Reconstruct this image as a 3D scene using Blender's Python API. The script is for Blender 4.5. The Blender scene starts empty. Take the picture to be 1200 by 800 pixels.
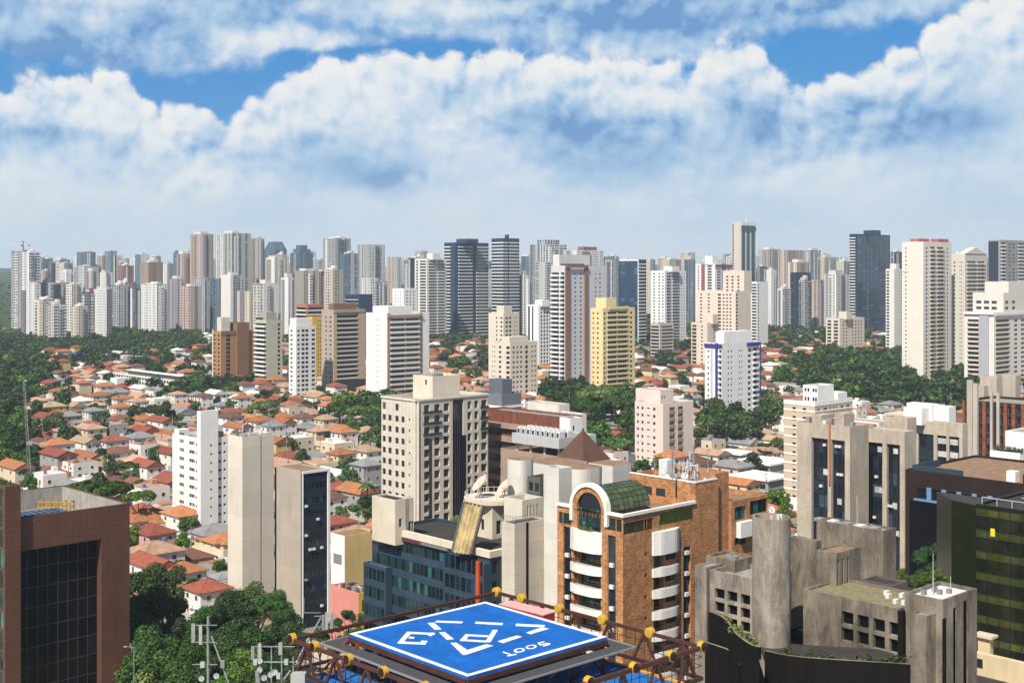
import bpy, math, random
from mathutils import Vector

# ------------------------------------------------------------------ camera, sky, sun, exposure
F, HY, H = 1480.0, 320.0, 80.0          # focal length in photo pixels, horizon row, eye height in metres
scene = bpy.context.scene
col = scene.collection
cam_d = bpy.data.cameras.new("camera")
cam = bpy.data.objects.new("camera", cam_d)
col.objects.link(cam)
scene.camera = cam
cam.location = (0, 0, H)
cam.rotation_euler = (math.pi / 2, 0, 0)
cam_d.sensor_width = 36.0
cam_d.lens = 36.0 * F / 1200.0
cam_d.shift_y = -(400.0 - HY) / 1200.0
cam_d.clip_start = 0.5
cam_d.clip_end = 60000.0
scene.view_settings.view_transform = 'Standard'
scene.view_settings.look = 'None'
scene.view_settings.gamma = 1.0
scene.view_settings.exposure = 0.46
scene.cycles.use_denoising = True
scene.cycles.max_bounces = 6
scene.cycles.diffuse_bounces = 2
scene.cycles.glossy_bounces = 3
scene.cycles.transmission_bounces = 3
scene.cycles.volume_bounces = 1
scene.cycles.transparent_max_bounces = 6

SUN_EL = 50.0
SUN_H = Vector((-0.43, -0.90)).normalized()
sun_to = Vector((SUN_H.x * math.cos(math.radians(SUN_EL)), SUN_H.y * math.cos(math.radians(SUN_EL)), math.sin(math.radians(SUN_EL))))
sun_d = bpy.data.lights.new("sun", 'SUN')
sun_d.energy = 5.0
sun_d.angle = math.radians(0.5)
sun_d.color = (1.0, 0.93, 0.82)
sun = bpy.data.objects.new("sun", sun_d)
col.objects.link(sun)
sun.rotation_euler = (-sun_to).to_track_quat('-Z', 'Y').to_euler()


class NG:
    """short-hand for building node trees: socket or number as inputs"""
    def __init__(s, tree):
        s.t = tree

    def n(s, typ, ins=None, **props):
        nd = s.t.nodes.new(typ)
        for k, v in props.items():
            setattr(nd, k, v)
        for k, v in (ins or {}).items():
            if isinstance(v, bpy.types.NodeSocket):
                s.t.links.new(v, nd.inputs[k])
            else:
                try:
                    nd.inputs[k].default_value = v
                except TypeError:
                    nd.inputs[k].default_value = (v, v, v) if not hasattr(v, '__len__') else tuple(v)[:len(nd.inputs[k].default_value)]
        return nd

    def m(s, op, a, b=0.0, c=0.0, clamp=False):
        nd = s.n('ShaderNodeMath', {0: a, 1: b, 2: c}, operation=op, use_clamp=clamp)
        return nd.outputs[0]

    def v(s, op, a, b=(0, 0, 0), out=0):
        nd = s.n('ShaderNodeVectorMath', {0: a, 1: b}, operation=op)
        return nd.outputs[out]

    def mix(s, f, a, b, mode='MIX'):
        nd = s.t.nodes.new('ShaderNodeMix')
        nd.data_type = 'RGBA'
        nd.blend_type = mode
        for i, val in ((0, f), (6, a), (7, b)):
            if isinstance(val, bpy.types.NodeSocket):
                s.t.links.new(val, nd.inputs[i])
            else:
                nd.inputs[i].default_value = val if i == 0 else (tuple(val) + (1.0,))[:4]
        return nd.outputs[2]

    def noise(s, vec, scale, detail=4.0, rough=0.5, dist=0.0):
        return s.n('ShaderNodeTexNoise', {'Vector': vec, 'Scale': scale, 'Detail': detail, 'Roughness': rough, 'Distortion': dist}).outputs[0]

    def ramp(s, f, stops, interp='LINEAR'):
        nd = s.n('ShaderNodeValToRGB', {0: f})
        cr = nd.color_ramp
        cr.interpolation = interp
        while len(cr.elements) < len(stops):
            cr.elements.new(0.5)
        for e, (p, c) in zip(cr.elements, stops):
            e.position = p
            e.color = (tuple(c) + (1.0,))[:4] if hasattr(c, '__len__') else (c, c, c, 1)
        return nd.outputs[0]

    def maprange(s, v, a, b, c=0.0, d=1.0, smooth=False):
        nd = s.n('ShaderNodeMapRange', {0: v, 1: a, 2: b, 3: c, 4: d})
        nd.interpolation_type = 'SMOOTHSTEP' if smooth else 'LINEAR'
        return nd.outputs[0]


def build_world():
    w = bpy.data.worlds.new("World")
    scene.world = w
    w.use_nodes = True
    w.cycles.sampling_method = 'MANUAL'
    w.cycles.sample_map_resolution = 256
    t = w.node_tree
    t.nodes.clear()
    g = NG(t)
    out = g.n('ShaderNodeOutputWorld')
    bg = g.n('ShaderNodeBackground', {'Strength': 0.06})
    t.links.new(bg.outputs[0], out.inputs[0])
    sky = g.n('ShaderNodeTexSky', sky_type='NISHITA')
    sky.sun_disc = False
    sky.sun_elevation = math.radians(SUN_EL)
    sky.sun_rotation = math.atan2(sun_to.x, sun_to.y)
    sky.altitude = 700
    sky.air_density = 1.0
    sky.dust_density = 0.6
    sky.ozone_density = 2.5
    d = g.n('ShaderNodeTexCoord').outputs['Generated']
    sep = g.n('ShaderNodeSeparateXYZ', {0: d})
    x, y, z = sep.outputs
    az = g.m('ARCTAN2', x, y)
    el = g.m('ARCSINE', z)
    flat = g.n('ShaderNodeCombineXYZ', {0: az, 1: g.m('MULTIPLY', el, 1.0), 2: 0.0}).outputs[0]

    # slow and fast noises push the cloud outlines about; rounded cells give them their cauliflower heads
    wob = g.n('ShaderNodeTexNoise', {'Vector': d, 'Scale': 12.0, 'Detail': 5.0, 'Roughness': 0.6})
    wobc = g.v('SUBTRACT', wob.outputs[1], (0.5, 0.5, 0.5))
    p = g.v('ADD', flat, g.v('MULTIPLY', wobc, (0.10, 0.040, 0.0)))
    fine = g.noise(d, 70.0, 3.0, 0.6)
    wob2 = g.v('SUBTRACT', g.n('ShaderNodeTexNoise', {'Vector': d, 'Scale': 11.0, 'Detail': 2.5, 'Roughness': 0.5}).outputs[1], (0.5, 0.5, 0.5))
    p2 = g.v('ADD', flat, g.v('MULTIPLY', wob2, (0.12, 0.045, 0.0)))

    def bank(px, py, rx, ry, amp, pos=p):
        a0 = math.atan((px - 600) / F)
        e0 = (HY - py) / F
        q = g.v('MULTIPLY', g.v('SUBTRACT', pos, (a0, e0, 0)), (F / rx, F / ry, 0))
        r2 = g.v('DOT_PRODUCT', q, q, out=1)
        return g.m('MULTIPLY', g.m('POWER', 2.718, g.m('MULTIPLY', r2, -1.0)), amp)

    def total(lst):
        s_ = lst[0]
        for k in lst[1:]:
            s_ = g.m('ADD', s_, k)
        return s_

    def puffs(shift):
        q = g.v('ADD', g.v('ADD', d, shift), g.v('MULTIPLY', wobc, (0.03, 0.03, 0.03)))
        v1 = g.n('ShaderNodeTexVoronoi', {'Vector': q, 'Scale': 34.0}, feature='F1').outputs[0]
        v2 = g.n('ShaderNodeTexVoronoi', {'Vector': q, 'Scale': 85.0}, feature='F1').outputs[0]
        n1 = g.noise(q, 36.0, 5.0, 0.6)
        return total([g.m('MULTIPLY', g.m('SUBTRACT', 0.45, v1), 0.55), g.m('MULTIPLY', g.m('SUBTRACT', 0.4, v2), 0.28), g.m('MULTIPLY', g.m('SUBTRACT', n1, 0.5), 0.9)])
    pf = puffs((0.0, 0.0, 0.0))
    pf_up = puffs((-0.005, 0.0, 0.009))
    relief = g.m('SUBTRACT', pf, pf_up)
    azn = g.maprange(az, math.atan(-680 / F), math.atan(680 / F))

    def top_edge(pts, disp):
        """height of a bank's upper outline along the horizon, from (column, row) points"""
        nd = g.n('ShaderNodeFloatCurve', {1: azn})
        cv = nd.mapping.curves[0]
        f = lambda px: (math.atan((px - 600) / F) - math.atan(-680 / F)) / (2 * math.atan(680 / F))
        for i, (px, py) in enumerate(pts):
            x_, y_ = min(1, max(0, f(px))), (HY + 40 - py) / 440.0
            if i == 0: cv.points[0].location = (x_, y_)
            elif i == len(pts) - 1: cv.points[len(cv.points) - 1].location = (x_, y_)
            else: cv.points.new(x_, y_)
        nd.mapping.update()
        el0 = g.m('DIVIDE', g.m('SUBTRACT', g.m('MULTIPLY', nd.outputs[0], 440.0), 40.0), F)
        return g.m('SUBTRACT', g.m('ADD', el0, g.m('MULTIPLY', pf, disp)), el)

    LIT = [(0.0, (10.7, 10.7, 10.6)), (0.28, (9.4, 9.9, 10.4)), (0.55, (6.3, 8.0, 9.9)), (0.8, (3.6, 5.9, 8.9)), (1.0, (1.7, 3.8, 7.4))]
    blue = g.n('ShaderNodeHueSaturation', {'Saturation': 1.45, 'Value': 1.0, 'Color': sky.outputs[0]}).outputs[0]
    blue = g.mix(0.62, blue, (0.35, 3.4, 8.8))
    skyc = blue
    # the high layer: soft grey blue undersides along the top of the view
    hi = total([bank(760, 22, 330, 34, 1.0), bank(100, 62, 190, 42, 1.0), bank(90, 8, 140, 16, 0.7), bank(520, 8, 160, 22, 0.9), bank(360, 52, 90, 14, 0.75), bank(1000, 10, 120, 22, 0.7), bank(240, 48, 70, 24, 0.5), bank(760, 62, 120, 22, 0.7)])
    hi = g.m('ADD', hi, g.m('MULTIPLY', pf, 0.40))
    him = g.maprange(hi, 0.22, 0.75, 0.0, 0.96, True)
    his = total([bank(*q, pos=p2) for q in ((770, 30, 280, 28, 0.55), (90, 74, 170, 28, 0.50), (200, 60, 60, 24, 0.25), (1010, 12, 80, 16, 0.3))])
    soft = g.m('MULTIPLY', g.m('SUBTRACT', g.noise(g.v('MULTIPLY', d, (1.0, 1.0, 2.2)), 9.0, 5.0, 0.55), 0.5), 1.1)
    his = g.m('SUBTRACT', g.m('ADD', g.m('MULTIPLY', his, 0.62), g.m('ADD', soft, 0.56)), g.m('MULTIPLY', relief, 0.75))
    his = g.m('SUBTRACT', his, total([bank(560, 10, 120, 12, 0.25), bank(360, 52, 70, 12, 0.35), bank(110, 10, 120, 12, 0.2)]))
    skyc = g.mix(him, skyc, g.ramp(his, LIT))
    # the great cumulus bank
    tb = top_edge([(-80, 120), (0, 112), (60, 100), (130, 96), (200, 128), (255, 136), (300, 112), (345, 84), (400, 66), (450, 60), (520, 62), (600, 58), (680, 66), (740, 62), (800, 78), (838, 54), (880, 52), (912, 88), (945, 106), (1000, 92), (1060, 66), (1110, 40), (1160, 6), (1280, -20)], 0.034)
    mb_ = g.maprange(tb, -0.002, 0.0085, 0.0, 1.0, True)
    edge = g.maprange(tb, 0.0, 0.055, 1.0, 0.0)
    belly = total([bank(*q, pos=p2) for q in ((745, 168, 200, 38, 0.56), (640, 130, 80, 22, 0.3), (465, 206, 90, 15, 0.6), (290, 188, 130, 22, 0.42), (905, 128, 38, 26, 0.5), (1110, 150, 110, 40, 0.45), (60, 165, 130, 14, 0.4), (480, 120, 70, 16, 0.2), (1000, 130, 50, 26, 0.25))])
    sb = g.m('SUBTRACT', g.m('ADD', g.m('MULTIPLY', belly, 0.72), g.m('ADD', soft, 0.43)), g.m('MULTIPLY', edge, 0.30))
    sb = g.m('SUBTRACT', sb, g.m('MULTIPLY', relief, g.maprange(tb, 0.0, 0.085, 1.35, 0.28)))
    skyc = g.mix(mb_, skyc, g.ramp(sb, LIT))
    # a lower, hazier bank in front of its base
    tc_ = top_edge([(-80, 200), (40, 192), (140, 198), (230, 214), (330, 218), (430, 222), (490, 196), (540, 152), (590, 160), (640, 192), (720, 214), (820, 206), (900, 186), (980, 176), (1060, 192), (1140, 180), (1280, 190)], 0.040)
    mc_ = g.maprange(tc_, -0.004, 0.022, 0.0, 0.92, True)
    sc_ = g.m('SUBTRACT', g.m('ADD', 0.43, g.m('MULTIPLY', soft, 0.7)), g.m('MULTIPLY', relief, 0.15))
    sc_ = g.m('ADD', sc_, total([bank(330, 262, 200, 22, 0.12), bank(900, 262, 250, 26, 0.12), bank(1150, 262, 90, 30, 0.15)]))
    skyc = g.mix(mc_, skyc, g.ramp(sc_, LIT))
    # towards the horizon everything melts into pale air
    low = g.maprange(el, 0.0, 0.095, 1.0, 0.0, True)
    lown = g.m('MULTIPLY', low, g.maprange(fine, 0.2, 0.8, 0.88, 1.02))
    pale = g.mix(g.maprange(g.noise(d, 5.0, 4.0), 0.35, 0.65), (7.0, 8.2, 9.5), (8.0, 8.9, 9.8))
    skyc = g.mix(g.m('MULTIPLY', lown, 0.9, clamp=True), skyc, pale)
    # the half of the sky overhead and behind keeps the plain clear-sky light
    high = g.maprange(el, 0.24, 0.5, 0.0, 1.0, True)
    skyc = g.mix(high, skyc, sky.outputs[0])
    t.links.new(skyc, bg.inputs[0])


build_world()
# ------------------------------------------------------------------ mesh and object helpers
def tag(o, label=None, cat=None, group=None, kind=None):
    if label: o['label'] = label
    if cat: o['category'] = cat
    if group: o['group'] = group
    if kind: o['kind'] = kind
    return o


def empty(name, loc, rz=0.0):
    o = bpy.data.objects.new(name, None)
    o.empty_display_size = 1.0
    col.objects.link(o)
    o.location = loc
    o.rotation_euler = (0, 0, rz)
    return o


def put(name, mesh, parent=None, loc=(0, 0, 0), rz=0.0):
    o = bpy.data.objects.new(name, mesh)
    col.objects.link(o)
    o.location = loc
    if rz: o.rotation_euler = (0, 0, rz)
    if parent is not None: o.parent = parent
    return o


class MB:
    def __init__(s):
        s.v, s.f, s.m, s.sm = [], [], [], []

    def poly(s, pts, mi=0, smooth=False):
        k = len(s.v)
        s.v.extend([tuple(p) for p in pts])
        s.f.append(tuple(range(k, k + len(pts))))
        s.m.append(mi)
        s.sm.append(smooth)

    def raw(s, verts, faces, mi=0, smooth=False):
        k = len(s.v)
        s.v.extend([tuple(p) for p in verts])
        for f in faces:
            s.f.append(tuple(i + k for i in f))
            s.m.append(mi)
            s.sm.append(smooth)

    def box(s, x0, x1, y0, y1, z0, z1, mi=0, bottom=True, top=None):
        if x0 > x1: x0, x1 = x1, x0
        if y0 > y1: y0, y1 = y1, y0
        if z0 > z1: z0, z1 = z1, z0
        v = [(x0, y0, z0), (x1, y0, z0), (x1, y1, z0), (x0, y1, z0), (x0, y0, z1), (x1, y0, z1), (x1, y1, z1), (x0, y1, z1)]
        f = [(0, 1, 5, 4), (1, 2, 6, 5), (2, 3, 7, 6), (3, 0, 4, 7)]
        s.raw(v, f, mi)
        s.poly([v[4], v[5], v[6], v[7]], mi if top is None else top)
        if bottom: s.poly([v[3], v[2], v[1], v[0]], mi)

    def bar(s, a, b, w, h=None, mi=0, up=(0, 0, 1)):
        """rectangular bar from a to b"""
        a, b = Vector(a), Vector(b)
        h = h or w
        d = (b - a).normalized()
        u = Vector(up)
        if abs(d.dot(u)) > 0.95: u = Vector((1, 0, 0))
        r = d.cross(u).normalized() * (w / 2)
        n = r.cross(d).normalized() * (h / 2)
        v = []
        for p in (a, b):
            v += [p - r - n, p + r - n, p + r + n, p - r + n]
        s.raw(v, [(0, 1, 5, 4), (1, 2, 6, 5), (2, 3, 7, 6), (3, 0, 4, 7), (3, 2, 1, 0), (4, 5, 6, 7)], mi)

    def tube(s, a, b, r0, r1=None, n=8, mi=0, caps=True, smooth=True):
        a, b = Vector(a), Vector(b)
        r1 = r0 if r1 is None else r1
        d = (b - a).normalized()
        u = Vector((0, 0, 1)) if abs(d.z) < 0.95 else Vector((1, 0, 0))
        e1 = d.cross(u).normalized()
        e2 = d.cross(e1).normalized()
        v = []
        for p, r in ((a, r0), (b, r1)):
            for i in range(n):
                t = 2 * math.pi * i / n
                v.append(p + e1 * (r * math.cos(t)) + e2 * (r * math.sin(t)))
        s.raw(v, [(i, (i + 1) % n, n + (i + 1) % n, n + i) for i in range(n)], mi, smooth)
        if caps:
            s.poly([v[i] for i in range(n)][::-1], mi)
            s.poly([v[n + i] for i in range(n)], mi)

    def prism(s, pts, z0, z1, mi=0, top=None):
        n = len(pts)
        for i in range(n):
            a, b = pts[i], pts[(i + 1) % n]
            s.poly([(a[0], a[1], z0), (b[0], b[1], z0), (b[0], b[1], z1), (a[0], a[1], z1)], mi)
        s.poly([(p[0], p[1], z1) for p in pts], mi if top is None else top)
        s.poly([(p[0], p[1], z0) for p in pts][::-1], mi)

    def add(s, other, loc, rz=0.0, mi_off=0):
        c, sn = math.cos(rz), math.sin(rz)
        k = len(s.v)
        for x, y, z in other.v:
            s.v.append((loc[0] + c * x - sn * y, loc[1] + sn * x + c * y, loc[2] + z))
        for f, m, q in zip(other.f, other.m, other.sm):
            s.f.append(tuple(i + k for i in f))
            s.m.append(m + mi_off)
            s.sm.append(q)

    def mesh(s, name, mats, uv=True):
        me = bpy.data.meshes.new(name)
        me.from_pydata(s.v, [], s.f)
        for m in mats: me.materials.append(m)
        me.polygons.foreach_set('material_index', s.m)
        me.polygons.foreach_set('use_smooth', s.sm)
        if uv:
            lay = me.uv_layers.new(name='UVMap')
            buf = [0.0] * (2 * len(me.loops))
            vs = s.v
            for p in me.polygons:
                nx, ny, nz = p.normal
                if abs(nz) > 0.75:
                    for li in p.loop_indices:
                        q = vs[me.loops[li].vertex_index]
                        buf[2 * li], buf[2 * li + 1] = q[0], q[1]
                else:
                    l = math.hypot(nx, ny) or 1.0
                    tx, ty = -ny / l, nx / l
                    for li in p.loop_indices:
                        q = vs[me.loops[li].vertex_index]
                        buf[2 * li], buf[2 * li + 1] = q[0] * tx + q[1] * ty, q[2]
            lay.data.foreach_set('uv', buf)
        me.update()
        return me

    def build(s, name, mats, parent=None, loc=(0, 0, 0), rz=0.0, uv=True):
        if not isinstance(mats, (list, tuple)): mats = [mats]
        return put(name, s.mesh(name, mats, uv), parent, loc, rz)


# ------------------------------------------------------------------ materials
def newmat(name):
    m = bpy.data.materials.new(name)
    m.use_nodes = True
    t = m.node_tree
    b = t.nodes['Principled BSDF']
    return m, NG(t), b


def setb(g, b, **kw):
    names = {'color': 'Base Color', 'rough': 'Roughness', 'metal': 'Metallic', 'spec': 'Specular IOR Level', 'normal': 'Normal', 'coat': 'Coat Weight'}
    for k, v in kw.items():
        i = b.inputs[names[k]]
        if isinstance(v, bpy.types.NodeSocket): g.t.links.new(v, i)
        elif k == 'color': i.default_value = (tuple(v) + (1,))[:4]
        else: i.default_value = v


_stucco = {}


def stucco(c, var=0.10, streak=0.22, rough=0.85, grime=0.0, joints=None):
    """painted render or concrete: cloudy variation, rain streaks, optional panel joints (width, height)"""
    key = (tuple(c), var, streak, rough, grime, joints)
    if key in _stucco: return _stucco[key]
    m, g, b = newmat("render_%d" % len(_stucco))
    tc = g.n('ShaderNodeTexCoord')
    o = tc.outputs['Object']
    oi = g.n('ShaderNodeObjectInfo').outputs['Random']
    n1 = g.noise(o, 0.22, 5.0, 0.6)
    n2 = g.noise(g.v('MULTIPLY', o, (0.7, 0.7, 0.05)), 1.0, 5.0, 0.7)
    nm = g.maprange(g.noise(o, 0.13, 3.0), 0.38, 0.62)
    f = g.m('MULTIPLY', g.maprange(n1, 0.3, 0.7, 1.0 - var, 1.0 + var), g.m('SUBTRACT', 1.0, g.m('MULTIPLY', nm, g.maprange(n2, 0.45, 0.72, 0.0, streak))))
    f = g.m('MULTIPLY', f, g.maprange(oi, 0, 1, 0.96, 1.04))
    if grime:
        n3 = g.noise(g.v('MULTIPLY', o, (0.42, 0.42, 0.13)), 1.0, 9.0, 0.75, 0.6)
        f = g.m('MULTIPLY', f, g.maprange(n3, 0.40, 0.66, 1.12, 1.0 - grime))
        n4 = g.noise(o, 1.7, 7.0, 0.75)
        f = g.m('MULTIPLY', f, g.maprange(n4, 0.35, 0.65, 1.12, 0.86))
    colr = g.mix(1.0, c, f, 'MULTIPLY')
    if joints:
        uv = tc.outputs['UV']
        bt = g.n('ShaderNodeTexBrick', {'Vector': uv, 'Color1': (1, 1, 1, 1), 'Color2': (0.9, 0.9, 0.9, 1), 'Mortar': (0.55, 0.55, 0.55, 1), 'Scale': 1.0,
                                       'Mortar Size': joints[2] if len(joints) > 2 else 0.03, 'Brick Width': joints[0], 'Row Height': joints[1]}, offset=0.0)
        colr = g.mix(1.0, colr, bt.outputs[0], 'MULTIPLY')
    bump = g.n('ShaderNodeBump', {'Strength': 0.25, 'Distance': 0.03, 'Height': g.noise(o, 6.0, 4.0)}).outputs[0]
    setb(g, b, color=colr, rough=rough, normal=bump, spec=0.25 if max(c) > 0.05 else 0.06)
    _stucco[key] = m
    return m


def brickmat(name, c1, c2, mortar, w=0.45, h=0.16):
    m, g, b = newmat(name)
    tc = g.n('ShaderNodeTexCoord')
    bt = g.n('ShaderNodeTexBrick', {'Vector': tc.outputs['UV'], 'Color1': c1 + (1,), 'Color2': c2 + (1,), 'Mortar': mortar + (1,), 'Scale': 1.0,
                                   'Mortar Size': 0.012, 'Bias': -0.1, 'Brick Width': w, 'Row Height': h})
    n = g.noise(tc.outputs['Object'], 0.5, 6.0, 0.7)
    f = g.maprange(n, 0.3, 0.7, 0.62, 1.25)
    n2 = g.noise(g.v('MULTIPLY', tc.outputs['Object'], (1.3, 1.3, 0.08)), 1.0, 4.0)
    f = g.m('MULTIPLY', f, g.maprange(n2, 0.5, 0.75, 1.0, 0.75))
    # patches of odd bricks
    n3 = g.noise(g.v('MULTIPLY', tc.outputs['UV'], (1.0, 2.6, 1.0)), 2.6, 3.0, 0.8)
    f = g.m('MULTIPLY', f, g.maprange(n3, 0.3, 0.7, 0.6, 1.35))
    comb = g.n('ShaderNodeCombineColor', {0: f, 1: f, 2: f}).outputs[0]
    setb(g, b, color=g.mix(1.0, bt.outputs[0], comb, 'MULTIPLY'), rough=0.85, spec=0.2)
    return m


def plain(name, c, rough=0.6, metal=0.0, var=0.15, scale=1.5, spec=0.4):
    m, g, b = newmat(name)
    o = g.n('ShaderNodeTexCoord').outputs['Object']
    f = g.maprange(g.noise(o, scale, 6.0, 0.65), 0.3, 0.7, 1.0 - var, 1.0 + var)
    comb = g.n('ShaderNodeCombineColor', {0: f, 1: f, 2: f}).outputs[0]
    setb(g, b, color=g.mix(1.0, c, comb, 'MULTIPLY'), rough=rough, metal=metal, spec=spec)
    return m


def glassmat(name, dark, mid, light, p_mid=0.55, p_light=0.85, rough=0.12, spec=0.6):
    """window glass seen from outside: dark room, tinted pane or drawn curtain, chosen per pane"""
    m, g, b = newmat(name)
    r = g.m('FRACT', g.m('ADD', g.n('ShaderNodeObjectInfo').outputs['Random'], g.n('ShaderNodeNewGeometry').outputs['Random Per Island']))
    c = g.ramp(r, [(0.0, dark), (p_mid, mid), (p_light, light)], 'CONSTANT')
    uv = g.n('ShaderNodeTexCoord').outputs['Object']
    n = g.noise(uv, 1.3, 3.0)
    comb = g.maprange(n, 0.3, 0.7, 0.75, 1.25)
    cc = g.n('ShaderNodeCombineColor', {0: comb, 1: comb, 2: comb}).outputs[0]
    bump = g.n('ShaderNodeBump', {'Strength': 0.06, 'Distance': 0.2, 'Height': g.noise(uv, 0.6, 2.0)}).outputs[0]
    setb(g, b, color=g.mix(1.0, c, cc, 'MULTIPLY'), rough=rough, spec=spec, normal=bump)
    return m


def gridmat(name, wall, win, cu=3.0, cv=3.0, ww=0.5, wh=0.45, streak=0.15, curtain=0.12, band=None, bandw=0.2, vstripe=None, vs=(9.0, 0.2), rough=0.8):
    """far facade: rows of openings drawn in metres on the wall's own UVs"""
    m, g, b = newmat(name)
    tc = g.n('ShaderNodeTexCoord')
    s = g.n('ShaderNodeSeparateXYZ', {0: tc.outputs['UV']})
    oi = g.n('ShaderNodeObjectInfo').outputs['Random']
    u = g.m('ADD', g.m('DIVIDE', s.outputs[0], cu), 40.23)
    v = g.m('ADD', g.m('DIVIDE', s.outputs[1], cv), 20.11)
    fu, fv = g.m('FRACT', u), g.m('FRACT', v)
    oi100 = g.m('MULTIPLY', oi, 77.0)
    ch = g.n('ShaderNodeTexWhiteNoise', {0: g.n('ShaderNodeCombineXYZ', {0: g.m('FLOOR', u), 1: oi100, 2: 3.3}).outputs[0]}).outputs[0]
    wcol = g.m('MULTIPLY', g.m('GREATER_THAN', ch, 0.18), g.maprange(ch, 0.0, 1.0, ww * 0.65, min(0.98, ww * 1.45)))
    mu = g.m('LESS_THAN', g.m('ABSOLUTE', g.m('SUBTRACT', fu, 0.5)), g.m('MULTIPLY', wcol, 0.5))
    mv = g.m('LESS_THAN', g.m('ABSOLUTE', g.m('SUBTRACT', fv, 0.5)), wh / 2)
    mask = g.m('MULTIPLY', mu, mv)
    # no openings on roofs
    nz = g.n('ShaderNodeSeparateXYZ', {0: g.n('ShaderNodeNewGeometry').outputs['Normal']}).outputs[2]
    mask = g.m('MULTIPLY', mask, g.m('LESS_THAN', nz, 0.5))
    cell = g.n('ShaderNodeCombineXYZ', {0: g.m('FLOOR', u), 1: g.m('FLOOR', v), 2: g.m('MULTIPLY', oi, 100.0)}).outputs[0]
    wn = g.n('ShaderNodeTexWhiteNoise', {0: cell}).outputs[0]
    wc = g.mix(g.m('GREATER_THAN', wn, 1.0 - curtain), win, tuple(min(1, 0.45 * q + 0.18) for q in wall))
    wc = g.mix(g.maprange(wn, 0, 1, 0.0, 0.5), wc, tuple(q * 0.5 for q in win))
    o = tc.outputs['Object']
    n2 = g.noise(g.v('MULTIPLY', o, (0.35, 0.35, 0.03)), 1.0, 4.0, 0.6)
    f = g.m('MULTIPLY', g.maprange(n2, 0.4, 0.75, 1.0, 1.0 - streak), g.maprange(oi, 0, 1, 0.9, 1.06))
    comb = g.n('ShaderNodeCombineColor', {0: f, 1: f, 2: f}).outputs[0]
    wl = g.mix(1.0, wall, comb, 'MULTIPLY')
    ch2 = g.n('ShaderNodeTexWhiteNoise', {0: g.n('ShaderNodeCombineXYZ', {0: g.m('FLOOR', g.m('MULTIPLY', u, 0.5)), 1: oi100, 2: 9.1}).outputs[0]}).outputs[0]
    wl = g.mix(g.m('MULTIPLY', g.m('MULTIPLY', g.m('GREATER_THAN', ch2, 0.8), 0.55), g.m('LESS_THAN', nz, 0.5)), wl, tuple(q * 0.45 for q in wall))
    if vstripe:
        fs = g.m('FRACT', g.m('ADD', g.m('DIVIDE', s.outputs[0], vs[0]), 30.4))
        wl = g.mix(g.m('MULTIPLY', g.m('LESS_THAN', fs, vs[1]), g.m('LESS_THAN', nz, 0.5)), wl, vstripe)
    if band:
        wl = g.mix(g.m('MULTIPLY', g.m('LESS_THAN', fv, bandw), g.m('LESS_THAN', nz, 0.5)), wl, band)
    c = g.mix(mask, wl, wc)
    r = g.maprange(mask, 0, 1, rough, 0.25)
    setb(g, b, color=c, rough=r, spec=0.3)
    return m


def foliage(name, c1, c2, c3):
    m, g, b = newmat(name)
    oi = g.n('ShaderNodeObjectInfo').outputs['Random']
    isl = g.n('ShaderNodeNewGeometry').outputs['Random Per Island']
    o = g.n('ShaderNodeTexCoord').outputs['Object']
    n = g.noise(o, 0.35, 3.0)
    f = g.m('ADD', g.m('MULTIPLY', isl, 0.5), g.m('MULTIPLY', n, 0.6))
    c = g.ramp(f, [(0.2, c1), (0.5, c2), (0.85, c3)])  # random tones; lightest stop brightened as painted leaf highlights
    hs = g.n('ShaderNodeHueSaturation', {'Hue': g.maprange(g.m('FRACT', g.m('MULTIPLY', oi, 7.3)), 0, 1, 0.465, 0.52), 'Saturation': g.maprange(g.m('FRACT', g.m('MULTIPLY', oi, 3.7)), 0, 1, 0.8, 1.05), 'Value': g.maprange(oi, 0, 1, 0.62, 1.4), 'Color': c}).outputs[0]
    setb(g, b, color=hs, rough=0.6, spec=0.25)
    tr = g.n('ShaderNodeBsdfTranslucent', {'Color': hs})
    mx = g.n('ShaderNodeMixShader', {0: 0.25})
    g.t.links.new(b.outputs[0], mx.inputs[1])
    g.t.links.new(tr.outputs[0], mx.inputs[2])
    g.t.links.new(mx.outputs[0], g.t.nodes['Material Output'].inputs[0])
    return m


def tilemat(name, c):
    m, g, b = newmat(name)
    tc = g.n('ShaderNodeTexCoord')
    oi = g.n('ShaderNodeObjectInfo').outputs['Random']
    n = g.noise(tc.outputs['Object'], 0.6, 6.0, 0.7)
    f = g.m('MULTIPLY', g.maprange(n, 0.3, 0.7, 0.72, 1.22), g.maprange(oi, 0, 1, 0.75, 1.15))
    n3 = g.noise(tc.outputs['Object'], 3.0, 3.0, 0.7)
    f = g.m('MULTIPLY', f, g.maprange(n3, 0.35, 0.65, 0.86, 1.12))
    wv = g.n('ShaderNodeTexWave', {'Vector': tc.outputs['UV'], 'Scale': 1.1, 'Distortion': 0.6, 'Detail': 1.0}, bands_direction='X').outputs[1]
    f = g.m('MULTIPLY', f, g.maprange(wv, 0, 1, 0.85, 1.05))
    comb = g.n('ShaderNodeCombineColor', {0: f, 1: f, 2: f}).outputs[0]
    cc = g.mix(1.0, c, comb, 'MULTIPLY')
    mo = g.noise(tc.outputs['Object'], 0.25, 5.0, 0.7)
    cc = g.mix(g.maprange(mo, 0.55, 0.75, 0.0, 0.5), cc, (0.16, 0.10, 0.07))
    bump = g.n('ShaderNodeBump', {'Strength': 0.5, 'Distance': 0.06, 'Height': wv}).outputs[0]
    setb(g, b, color=cc, rough=0.8, normal=bump, spec=0.25)
    return m


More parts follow.
